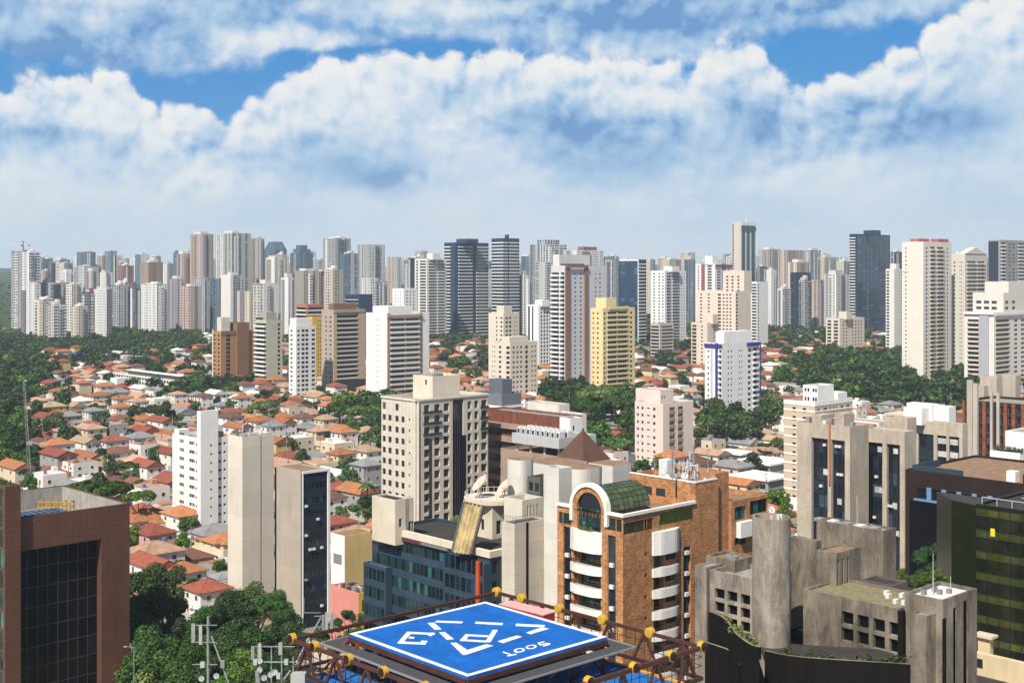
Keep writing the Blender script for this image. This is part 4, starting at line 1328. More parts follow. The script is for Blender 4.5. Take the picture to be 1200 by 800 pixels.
def concrete_complex():
    cc = stucco((0.215, 0.180, 0.140), 0.22, 0.55, 0.95, 0.62)
    cl_ = stucco((0.31, 0.265, 0.215), 0.20, 0.5, 0.95, 0.55)
    b = Bld('concrete_office_complex', 'weathered grey brown concrete complex with a round stair tower and blocky roofs', 'building', 1105, 150, 1060, 1145, 703, land='the weathered concrete complex')
    h = b.h
    R, L = b.R, b.L
    sl = [(R(1117), R(1120.5), 0.5, [(-1, h - 1.4)]), (R(1129), R(1133.5), 0.5, [(-1, h - 1.0)])]
    b.volume([cc], (), sl, parapet=0.45, roof=plain('roof_white', (0.62, 0.61, 0.58), 0.8, var=0.2))
    for c in sl: b.fpart('slot_shade', M['void'], 'R', (c[0], c[1], -0.15, -0.1, -1, h - 1))  # matte black sheets painted for the dark depth of the slots
    b.fpart('slot_shade_strip', M['joint_shade_black'], 'R', (0.05, 0.9, 0.003, 0.04, -1, h - 2.2), v=(-0.2, 0, 1, 1))  # flat black strip painted as a slot's shade, nothing cut here
    rnd = random.Random(1)
    for k in range(4):
        x, y = rnd.uniform(1.5, 6), rnd.uniform(1.0, 4)
        b.part('roof_vent', M['frame_grey'], (x, x + 0.6, y, y + 0.5, h - 0.44, h + 0.1))
    mb = MB(); mb.tube((3.2, 3.0, h - 0.4), (3.2, 3.0, h + 4.6), 0.06, 0.03, 6); mb.build('antenna', [M['steel_pale']], b.root)
    mb = MB(); mb.tube((5.6, 2.0, h - 0.4), (5.6, 2.0, h + 1.6), 0.05, 0.03, 6); mb.build('antenna', [M['steel_pale']], b.root)
    v = (-2.2, 0.9, 2.18, 2.1)
    b.volume([cc], (), (), v, z1=b.z(722, v), parapet=0.2, name='pier')
    # window wing with a mossy roof
    wv = (-0.9, b.wl + 0.4, 9.0, 13.5)
    zt = b.zL(716, 1064, wv)
    L2 = lambda p: b.L(p, wv)
    c2 = []
    for pa, pb in ((986, 1000), (1004.5, 1018), (1023, 1037), (1042, 1056)):
        z1 = b.zL(730, (pa + pb) / 2, wv) + 0.2
        c2.append((L2(pa), L2(pb), 0.6, [(zt - 3.3, zt - 1.7), (zt - 5.4, zt - 3.75)]))
    b.volume([cc], c2, (), wv, z1=zt, parapet=0.35, roof=plain('roof_moss_dry', (0.20, 0.175, 0.095), 0.95, var=0.35))
    b.windows('L', c2, 'void', 'frame_dark', 'one', v=wv)
    b.fpart('gap_shade', M['joint_shade_black'], 'L', (wv[3] + 0.05, wv[3] + 0.75, -0.5, 0.1, -1, zt - 0.1), v=wv)  # black box painted as the shade in the notch beside the wing
    for k in range(5):
        x, y = wv[0] + 3 + rnd.uniform(0, 4), wv[1] + 1 + k * 1.0
        b.part('roof_box', M['frame_white'], (x, x + 0.8, y, y + 0.5, zt - 0.34, zt + 0.2))
    # blocks stepping up behind
    o = b.spot(980, 166)
    v = (o[0], o[1], b._t(1009, b.er, o), b._t(957, b.el, o))
    z1 = b.z(648, o)
    s3 = [(b.R(p, o), b.R(p + 2.2, o), 0.5, [(z1 - 6.6, z1 - 0.9)]) for p in (981.5, 987, 993)]
    b.volume([cc], (), s3, v, z1=z1, parapet=0.15, roof='roof_tan')
    b.windows('R', s3, 'void', 'frame_dark', 'bare', v=v)  # black sheets give these slots their shaded depth by colour
    o = b.spot(957, 169)
    b.volume([cc], (), (), (o[0], o[1], 1.2, b._t(926, b.el, o)), z1=b.z(634, o), parapet=0.15)
    o = b.spot(1035, 187)
    vT = (o[0], o[1], b._t(1050, b.er, o), b._t(957, b.el, o))
    zT = b.z(622, o)
    b.volume([cc], (), (), vT, z1=zT, parapet=0.35)
    for k in range(5):
        y = vT[1] + 1.5 + k * 2.4
        b.part('roof_box', M['frame_white' if k % 2 else 'roof_grey'], (vT[0] + 0.6, vT[0] + 2.0, y, y + 1.3, zT - 0.3, zT + 0.15))
    mb = MB(); mb.tube((vT[0] + 1, vT[1] + 5, zT - .3), (vT[0] + 1, vT[1] + 5, zT + 4.5), 0.05, n=5); mb.build('antenna', [M['steel_pale']], b.root)
    # solid block coloured dark as a shaded void below the step
    o = b.spot(1046, 176)
    b.volume([stucco((0.12, 0.10, 0.09), 0.1, 0.3)], (), (), (o[0], o[1], 4, b._t(1009, b.el, o)), z1=b.z(686, o), parapet=0.3, roof='roof_dark')
    # round stair tower
    o = b.spot(904, 158)
    zc = H - (605 - HY) / F * 158
    mb = MB()
    n, r = 40, 22.0 / F * 158
    ci = [(o[0] + r * math.cos(2 * math.pi * k / n), o[1] + r * math.sin(2 * math.pi * k / n)) for k in range(n)]
    cin = [(o[0] + (r - 0.28) * math.cos(2 * math.pi * k / n), o[1] + (r - 0.28) * math.sin(2 * math.pi * k / n)) for k in range(n)]
    for k in range(n):
        a, c, d, e = ci[k], ci[(k + 1) % n], cin[(k + 1) % n], cin[k]
        mb.poly([a + (-1,), c + (-1,), c + (zc,), a + (zc,)], 0, True)
        mb.poly([a + (zc,), c + (zc,), d + (zc,), e + (zc,)], 0)
        mb.poly([e + (zc,), d + (zc,), d + (zc - 0.9,), e + (zc - 0.9,)], 0, True)
    mb.poly([p + (zc - 0.9,) for p in cin], 1)
    mb.build('stair_tower', [cl_, M['roof_dark']], b.root)
    mb = MB(); mb.tube((o[0], o[1], zc - 0.9), (o[0], o[1], zc + 1.0), 0.12, n=6); dish(mb, (o[0], o[1], zc + 0.9), 0.5, (-0.3, -1, 0.5)); mb.build('dish', [M['steel_pale']], b.root)
    for q in (0.6, 1.2): b.part('roof_vent', M['frame_white'], (o[0] + q, o[0] + q + 0.25, o[1] - 0.7, o[1] - 0.4, zc - 0.9, zc + 0.25))
    # left wing with nine dark openings and a tall pier
    o = b.spot(890, 161)
    wv = (o[0], o[1], 7.0, b._t(831.5, b.el, o))
    zt = b.zL(679, 882, o) + 0.1
    L3 = lambda p: b.L(p, wv)
    c3 = [(L3(pa), L3(pb), 0.6, [(zt - 3.55 - k * 1.75, zt - 2.2 - k * 1.75) for k in range(3)]) for pa, pb in ((837.5, 849), (852.5, 864), (868, 879))]
    b.volume([cl_], c3, (), wv, z1=zt, parapet=0.7)
    b.windows('L', c3, 'void', 'frame_dark', 'one', v=wv)
    pv = (wv[0], wv[1] + wv[3] + 0.5, 4.0, b._t(814.5, b.el, (wv[0], wv[1] + wv[3] + 0.5)))
    b.volume([cl_], (), (), pv, z1=zt + 0.2, parapet=0.2, name='pier')
    b.part('gap_shade', M['joint_shade_black'], (wv[0] + 0.5, wv[0] + 3, wv[1] + wv[3] + 0.02, wv[1] + wv[3] + 0.48, -1, zt - 0.3))  # black filler painted as the shade between wing and pier
    o = b.spot(861, 168)
    rv = (o[0], o[1], b._t(884, b.er, o), b._t(827, b.el, o))
    zr = b.z(657, o)
    b.volume([cc], (), (), rv, z0=zt - 1, z1=zr, parapet=0.4, roof='roof_tan', name='roof_block')
    mb = MB(); mb.tube((rv[0] + 2, rv[1] + 2, zr - 0.4), (rv[0] + 2, rv[1] + 2, zr + 5.5), 0.07, 0.05, 6); mb.tube((rv[0] + 2, rv[1] + 2, zr - .4), (rv[0] + 2, rv[1] + 2, zr + .1), 0.9, n=14); mb.build('antenna', [M['frame_grey']], b.root)
    # ribbed dark terrace walls, curved in plan, with planting behind them
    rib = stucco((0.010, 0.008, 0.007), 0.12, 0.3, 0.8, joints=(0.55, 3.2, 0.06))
    def terrace(name, pts_px, zt_, zb_, th=0.35):
        P = []
        for px, py in pts_px:
            q = on_plane(px, py, zt_)
            d = Vector((q.x, q.y, 0)) - b.C
            P.append(Vector((d.dot(b.er), d.dot(b.el), 0)))
        # smooth the line
        S = []
        for i in range(len(P) - 1):
            p0, p1, p2, p3 = P[max(0, i - 1)], P[i], P[i + 1], P[min(len(P) - 1, i + 2)]
            for k in range(8):
                t = k / 8
                S.append(0.5 * ((2 * p1) + (p2 - p0) * t + (2 * p0 - 5 * p1 + 4 * p2 - p3) * t * t + (3 * p1 - p0 - 3 * p2 + p3) * t ** 3))
        S.append(P[-1])
        mb = MB()
        inn = []
        for i, p in enumerate(S):
            d = (S[min(i + 1, len(S) - 1)] - S[max(i - 1, 0)]).normalized()
            inn.append(p + Vector((-d.y, d.x, 0)) * th)
        for i in range(len(S) - 1):
            a, c, d, e = S[i], S[i + 1], inn[i + 1], inn[i]
            mb.poly([(a.x, a.y, zb_), (c.x, c.y, zb_), (c.x, c.y, zt_), (a.x, a.y, zt_)], 0, True)
            mb.poly([(a.x, a.y, zt_), (c.x, c.y, zt_), (d.x, d.y, zt_), (e.x, e.y, zt_)], 1)
            mb.poly([(e.x, e.y, zt_), (d.x, d.y, zt_), (d.x, d.y, zt_ - 1.5), (e.x, e.y, zt_ - 1.5)], 0, True)
        mb.build(name, [rib, cc], b.root)
        return S, inn
    za = 36.6
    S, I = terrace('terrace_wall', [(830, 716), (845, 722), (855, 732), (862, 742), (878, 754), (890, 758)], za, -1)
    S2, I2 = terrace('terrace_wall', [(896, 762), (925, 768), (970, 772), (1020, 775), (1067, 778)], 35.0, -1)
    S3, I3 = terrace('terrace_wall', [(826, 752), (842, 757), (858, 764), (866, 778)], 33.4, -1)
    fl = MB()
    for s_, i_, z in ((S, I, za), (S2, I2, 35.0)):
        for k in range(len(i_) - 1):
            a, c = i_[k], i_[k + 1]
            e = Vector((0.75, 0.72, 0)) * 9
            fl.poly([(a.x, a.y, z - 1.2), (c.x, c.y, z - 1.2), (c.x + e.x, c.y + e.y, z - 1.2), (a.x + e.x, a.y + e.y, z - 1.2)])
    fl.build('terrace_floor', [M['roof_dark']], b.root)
    rnd = random.Random(11)
    for s_, z, n_, m_ in ((I, za, 11, 'leaf_light'), (I2, 35.0, 22, 'leaf_mid')):
        mb = MB()
        for k in range(n_):
            p = s_[int(rnd.uniform(0.12, 0.98) * (len(s_) - 1))] + Vector((rnd.uniform(0.2, 1.2), rnd.uniform(0.2, 1.0), 0))
            leaves(mb, [(p.x, p.y, z - 0.6 + rnd.uniform(0, 0.7))], rnd.uniform(0.4, 0.9), 60, 0.16, rnd)
        mb.build('terrace_plants', [M[m_]], b.root)
    # dark bay between tower and wing
    o = b.spot(945, 163)
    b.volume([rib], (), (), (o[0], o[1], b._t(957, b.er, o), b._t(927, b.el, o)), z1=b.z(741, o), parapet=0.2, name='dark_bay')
    b.finish()


def dark_green_offices():
    brown = stucco((0.030, 0.020, 0.017), 0.15, 0.15, 0.5)
    Dend, wl = 262.0, 42.0
    er, el = (0.7314, 0.6820), (-0.6820, 0.7314)
    X = (1061 - 600) / F * Dend - el[0] * wl
    D = Dend - el[1] * wl
    b = Bld('dark_office', 'long dark brown office with a row of pale blue panels under a flat roof', 'building', 600 + F * X / D, D, None, None, h=39.4, wl=wl, wr=30, land='the long dark brown office')
    h = b.h
    wb = rows(h - 2.8, 3.3, 6, 0.5, 2.1)
    cols = cols_even(2.0, wl - 1, 12, 2.2, 0.3, wb)
    b.volume([brown], cols, (), parapet=0.5, roof='roof_tan')
    b.windows('L', [(a, c, d, r[:3]) for a, c, d, r in cols], 'pane_dark', 'frame_dark', 'one')
    b.windows('L', [(a, c, d, r[3:]) for a, c, d, r in cols], 'pane_dark', 'frame_dark', 'one')
    b.fpart('black_glass', M['pane_black'], 'L', (1.0, wl - 0.5, 0.004, 0.08, 0, wb[1][1] + 0.5))
    pb = stucco((0.14, 0.24, 0.42), 0.08, 0.1)
    for k in range(12):
        u = cols[k][1] + 0.1
        b.fpart('blue_panel', pb, 'L', (u, u + 1.0, 0.003, 0.12, wb[0][0] - 0.1, wb[0][1] + 0.3))
    b.fpart('blue_sill', pb, 'L', (2.0, wl - 1, 0.003, 0.2, wb[0][0] - 0.55, wb[0][0] - 0.12))
    b.part('roof_wall', stucco((0.03, 0.05, 0.07)), (1.0, 12, wl - 1.4, wl - 1.0, h - 0.48, h + 0.9), (1.0, 1.4, wl - 12, wl - 1.42, h - .48, h + 0.9))
    b.part('roof_hut', M['white_paint'], (3, 5, wl - 22, wl - 20.2, h - 0.48, h + 1.6))
    b.part('roof_slab', M['pane_blue'], (2, 12, 1, wl - 24, h - 0.48, h + 1.5))
    b.finish()
    # green glass wing in front of it
    Dend, wl = 214.0, 34.0
    X = (1143 - 600) / F * Dend - el[0] * wl
    D = Dend - el[1] * wl
    g = Bld('green_glass_office', 'dark green glass office with bright lime bands across its curtain wall', 'building', 600 + F * X / D, D, None, None, h=41.0, wl=wl, wr=20, land='the green glass office')
    dk = stucco((0.012, 0.016, 0.006), 0.1, 0.1, 0.25)
    fh = 3.6
    rw = rows(g.h - 0.6, fh, 7, 0.1, 3.4)
    cols = cols_even(0.1, wl - 0.2, 17, wl / 17 - 0.1, 0.08, rw)
    g.volume([dk], cols, (), parapet=0.5, roof='roof_dark')
    lime = glassmat('lime_glass', (0.045, 0.054, 0.005), (0.036, 0.046, 0.005), (0.070, 0.074, 0.006), 0.45, 0.9, 0.06, 0.8)
    M['lime_glass'] = lime
    up = [(a, c, d, [(z1 - 1.25, z1) for z0, z1 in r]) for a, c, d, r in cols]
    dn = [(a, c, d, [(z0, z1 - 1.3) for z0, z1 in r]) for a, c, d, r in cols]
    g.windows('L', up, 'lime_glass', 'frame_dark', 'one')
    mb = MB()
    for a, c, d, r in dn:
        for z0, z1 in r: mb.poly([g.pt('L', a, -0.06, z0), g.pt('L', c, -0.06, z0), g.pt('L', c, -0.06, z1), g.pt('L', a, -0.06, z1)])
    dg = glassmat('deep_green_glass', (0.006, 0.009, 0.004), (0.008, 0.012, 0.004), (0.010, 0.014, 0.005), 0.5, 0.85, 0.08, 0.5)
    tag(mb.build('dark_windows', [dg], g.root), kind='stuff')
    # return wall on the far left and roof rails
    mb = MB()
    a, c = g.spot(1115, 219), (0, wl)
    mb.prism([(c[0], c[1] - 0.01), (a[0], a[1]), (a[0] + 6, a[1] + 6), (8, wl)], -1, g.h - 0.3)
    mb.m[-2] = 1
    mb.build('return_wall', [glassmat('return_glass', (0.008, 0.011, 0.004), (0.012, 0.016, 0.005), (0.012, 0.016, 0.005), 0.5, 0.8, 0.2, 0.2), M['roof_dark']], g.root)
    mb = MB()
    for k in range(12): mb.bar((0.4, wl - 1 - k * 2.6, g.h), (0.4, wl - 1 - k * 2.6, g.h + 1.2), 0.08)
    mb.bar((0.4, 1, g.h + 1.2), (0.4, wl - 1, g.h + 1.2), 0.1)
    mb.bar((4.4, 1, g.h + 1.2), (4.4, wl - 6, g.h + 1.2), 0.1)
    mb.build('roof_rail', [M['steel_pale']], g.root)
    g.fpart('yellow_sign', plain('sign_yellow', (0.75, 0.62, 0.02), 0.5), 'L', (g.L(1161), g.L(1166), 0.003, 0.1, g.zL(628, 1163), g.zL(619, 1163)))
    g.finish()


def tan_twin_tower():
    tan = stucco((0.44, 0.375, 0.30), 0.10, 0.25, 0.9, 0.15)
    dk = stucco((0.017, 0.020, 0.028), 0.1, 0.1, 0.35)
    b = Bld('tan_concrete_tower', 'tan concrete office tower of bare piers with dark glass strips between them', 'tower', 996, 292, 934, 1018, 500, land='the tan concrete tower')
    h = b.h
    L, R = b.L, b.R
    fh = 3.25
    rw = rows(h - 3.6, fh, 12, 0.0, 3.2)
    def strip(face, ua, ub, v=None, lit=(), zt=None, nsub=3):
        e = (ub - ua) / nsub
        zt = zt or h - 3.6
        cols = [(ua + i * e + 0.03, ua + (i + 1) * e - 0.03, 0.9, rows(zt, fh, 12, 0.06, 3.1)) for i in range(nsub)]
        b.windows(face, cols, 'pane_blue', 'frame_dark', 'one', v=v)
    cl = [(L(951), L(970), 1.0, [(-1, h - 3.4)]), (L(974), L(990), 1.0, [(-1, h - 3.4)])]
    b.volume([tan], cl, (), parapet=1.0, roof='roof_grey')
    strip('L', L(951), L(970)); strip('L', L(974), L(990))
    rnd = random.Random(3)
    def units(face, ua, ub, v, zt, n, k):
        for i in range(k):
            z = zt - fh * rnd.randint(0, n) - 1.8
            u = rnd.uniform(ua, ub - 1.3)
            if rnd.random() < 0.5: b.fpart('air_conditioner', M['frame_white'], face, (u, u + 0.75, -0.8, -0.3, z, z + 0.55), v=v)
            else: b.fpart('blind', M['pane_lit'], face, (u, u + 1.2, -0.85, -0.8, z - 0.3, z + 1.1), v=v)
    units('L', L(951), L(970), None, h - 3.4, 8, 7)
    units('L', L(974), L(990), None, h - 3.4, 8, 7)
    # second pair of strips further right, set back
    o = b.spot(1060, 296)
    v2 = (o[0], o[1], b._t(1072, b.er, o), b._t(1012, b.el, o))
    z2 = b.z(506, o)
    L2 = lambda p: b.L(p, v2)
    c2 = [(L2(1014), L2(1034), 1.0, [(-1, z2 - 3.2)]), (L2(1039), L2(1054.5), 1.0, [(-1, z2 - 3.2)])]
    b.volume([tan], c2, (), v2, z1=z2, parapet=0.6)
    strip('L', L2(1014), L2(1034), v2, zt=z2 - 3.4); strip('L', L2(1039), L2(1054.5), v2, zt=z2 - 3.4)
    units('L', L2(1014), L2(1034), v2, z2 - 3.4, 8, 8)
    units('L', L2(1039), L2(1054.5), v2, z2 - 3.4, 8, 8)
    # tall blank shaft behind and the low glass wing at the right
    o = b.spot(1063, 306)
    b.volume([tan], (), (), (o[0], o[1], b._t(1074, b.er, o), b._t(1036, b.el, o)), z1=b.z(490, o), parapet=0.6, name='shaft')
    o = b.spot(1128, 312)
    v4 = (o[0], o[1], b._t(1134, b.er, o), b._t(1072, b.el, o))
    z4 = b.z(497, o)
    L4 = lambda p: b.L(p, v4)
    r4 = rows(z4 - 3.4, fh, 8, 0.06, 3.1)
    c4 = [(L4(pa), L4(pb), 0.5, [(-1, z4 - 3.3)]) for pa, pb in ((1076, 1094), (1098, 1109), (1112, 1124))]
    b.volume([tan], c4, (), v4, z1=z4, parapet=1.0, name='wing_wall')
    for (ua, ub, d, r) in c4:
        e = (ub - ua) / 2
        for i in range(2):
            for za, zb in r4[:5]:
                b.window('L', ua + i * e + .03, ua + (i + 1) * e - .03, za, zb, 0.45, 'pane_blue', 'frame_dark', 'one', v4)
    for pa, pb in ((1098.5, 1108.5), (1112.5, 1122)):
        for k in range(4):
            b.fpart('lit_pane_panel', M['pane_lit'], 'L', (L4(pa), L4(pb), -0.38, -0.33, r4[k][0] + 1.2, r4[k][0] + 2.6), v=v4)  # pale panels; the white-lit look of the panes is put into colour
    wp = M['white_paint']
    for px, D, w, hh in ((1080, 318, 5, 3.2), (1092, 320, 7, 4.0), (1112, 318, 4, 3.6)):
        q = b.spot(px, D)
        b.part('roof_room', wp, (q[0], q[0] + 3.5, q[1], q[1] + w, z4 - 1, z4 + hh))
    # clutter on the first roof
    for k in range(12):
        x, y = rnd.uniform(0.6, b.wr - 1.5), rnd.uniform(0.6, b.wl - 1.5)
        b.part('roof_unit', M[rnd.choice(['frame_white', 'frame_grey', 'roof_grey'])], (x, x + rnd.uniform(0.6, 1.6), y, y + rnd.uniform(0.6, 1.6), h - 0.99, h + rnd.uniform(0.1, 1.3)))
    b.part('roof_block', tan, (b.wr * 0.25, b.wr * 0.8, b.wl * 0.2, b.wl * 0.36, h - .99, h + 2.6), (2, b.wr - 1, b.wl * 0.62, b.wl * 0.8, h - .99, h + 1.8))
    b.fpart('orange_pipe', plain('rusty_pipe', (0.40, 0.16, 0.05), 0.7), 'L', (L(972), L(973.6), 0.004, 0.4, h - 14, h + 0.6))
    b.finish()


def brick_shaft_building():
    br = brickmat('red_brick_far', (0.27, 0.085, 0.04), (0.19, 0.055, 0.028), (0.2, 0.1, 0.06), 0.9, 0.3)
    dk = stucco((0.035, 0.022, 0.02), 0.1, 0.2)
    con = stucco((0.42, 0.37, 0.31), 0.08, 0.25)
    D = 395
    b = Bld('brick_shaft_building', 'dark glass and red brick building with tall concrete shafts rising above its roof', 'building', 1236, D, 1130, None, h=42, wr=20, land='the brick building with shafts')
    b.h = h = b.zL(472, 1180)
    L = b.L
    rw = rows(h - 0.8, 3.3, 10, 0.5, 2.4)
    cols = []
    for pa, pb in ((1131, 1134), (1148, 1151), (1156, 1160), (1172, 1176), (1181, 1185), (1191, 1196)):
        cols.append((L(pa), L(pb), 0.5, rw))
    b.volume([dk], cols, (), z1=h, parapet=0.8, roof='roof_grey')
    b.windows('L', cols, 'pane_blue', 'frame_grey', 'one')
    for pa, pb in ((1128.5, 1131), (1151.5, 1155.5), (1160.5, 1161.5), (1176.5, 1180.5), (1186, 1190), (1197, 1203), (1208, 1216)):
        b.fpart('brick_pier', br, 'L', (L(pa), L(pb), 0.003, 0.35, 0, h - 0.2))
    for pa, pb, py, out in ((1135, 1141, 445, 1.2), (1141.5, 1147, 449, 1.0), (1161.5, 1164, 460, 0.8), (1169, 1172, 460, 0.8)):
        b.fpart('concrete_shaft', con, 'L', (L(pa), L(pb), 0.003, out, 0, b.zL(py, (pa + pb) / 2)))
    o = b.spot(1176, D + 40)
    for px, py, w in ((1168, 442, 6), (1190, 440, 5), (1153, 452, 3)):
        q = b.spot(px, D + 36)
        b.part('roof_shaft', con, (q[0], q[0] + 4, q[1], q[1] + w, h - 1, H - (py - HY) / F * (D + 36)))
    b.finish()


def beige_banded():
    be = stucco((0.58, 0.46, 0.32), 0.06, 0.12)
    wh = M['white_paint']
    b = Bld('beige_banded_block', 'beige apartment block with white floor bands and a white penthouse', 'building', 955, 425, 918.5, 999, 471, land='the beige block with white bands')
    h = b.h
    fh = 3.0
    rw = rows(h - 1.6, fh, 12, 0.7, 1.6)
    L, R = b.L, b.R
    cl = [(L(928.5), L(932.5), 0.3, rw), (L(940.5), L(944.5), 0.3, rw)]
    cr = [(R(958), R(961), 0.3, rw), (R(965), R(970), 0.3, rw), (R(972.5), R(974.5), 0.3, rw), (R(976), R(978), 0.3, rw), (R(979.5), R(981.5), 0.3, rw), (R(985), R(989), 0.3, rw), (R(992), R(996), 0.3, rw)]
    b.volume([be], cl, cr, parapet=1.0)
    b.windows('L', cl, 'pane_dark', 'frame_grey', 'one')
    b.windows('R', cr, 'pane_dark', 'frame_grey', 'one')
    for k in range(12):
        z = h - 0.001 - k * fh
        hh = 1.45 if k == 0 else 0.6
        b.part('floor_band', wh, (-0.12, b.wr, -0.12, -0.003, z - hh, z), (-0.12, -0.003, -0.001, b.wl, z - hh, z))
    o = b.spot(958, 431)
    v = (o[0], o[1], b._t(977, b.er, o), b._t(941, b.el, o))
    zt = b.z(452, o)
    pw = [(v[3] * q, v[3] * q + 0.8, 0.2, [(zt - 2.2, zt - 1.0), (zt - 5.4, zt - 4.0)]) for q in (0.1, 0.3, 0.65, 0.82)]
    b.volume([wh], pw, (), v, z0=h - 1, z1=zt, parapet=0.6, name='penthouse', roof='roof_grey')
    b.windows('L', pw, 'pane_dark', 'frame_grey', 'bare', v=v)
    b.part('roof_room', wh, (v[0] + v[2] + 0.5, b.wr - 1, 1.5, 6, h - 1, h + 2.0))
    b.finish()


def pinkish_block():
    pk = stucco((0.68, 0.58, 0.51), 0.05, 0.12)
    br = stucco((0.34, 0.22, 0.14), 0.08, 0.15)
    b = Bld('pinkish_block', 'pale pinkish apartment block with brown panel strips on its right side', 'building', 777, 527, 744, 812.5, 473, land='the pale pinkish block')
    h = b.h
    fh = 3.0
    rw = rows(h - 1.2, fh, 8, 0.9, 1.3)
    L, R = b.L, b.R
    cl = [(L(746.3), L(748.6), 0.25, rw), (L(751.5), L(754), 0.25, rw), (L(758), L(761.5), 0.25, [(a + 0.4, a + 1.1) for a, c in rw]), (L(765), L(768), 0.25, rw)]
    cr = [(R(784.5), R(791), 0.2, [(a, c + .2) for a, c in rw]), (R(794.5), R(800.5), 0.2, [(a, c + .2) for a, c in rw])]
    b.volume([pk], cl, cr, parapet=0.9)
    b.windows('L', cl, 'pane', 'frame_white', 'one')
    b.windows('R', cr, 'pane', 'frame_grey')
    for pa, pb in ((784.5, 791), (794.5, 800.5)):
        b.fpart('brown_strip', br, 'R', *[(R(pa), R(pb), 0.003, 0.1, a - 1.25, a - 0.05) for a, c in rw])
    o = b.spot(774, 536)
    v = (o[0], o[1], b._t(789, b.er, o), b._t(745, b.el, o))
    zt = b.z(457, o)
    b.volume([pk], (), [(1.0, 1.8, 0.2, [(h + 1.0, h + 2.4)]), (2.6, 3.4, 0.2, [(h + 1.0, h + 2.4)])], v, z0=h - 1, z1=zt, parapet=0.6, name='penthouse')
    b.windows('R', [(1.0, 1.8, 0.2, [(h + 1.0, h + 2.4)]), (2.6, 3.4, 0.2, [(h + 1.0, h + 2.4)])], 'pane_dark', 'frame_grey', 'bare', v=v)
    b.finish()


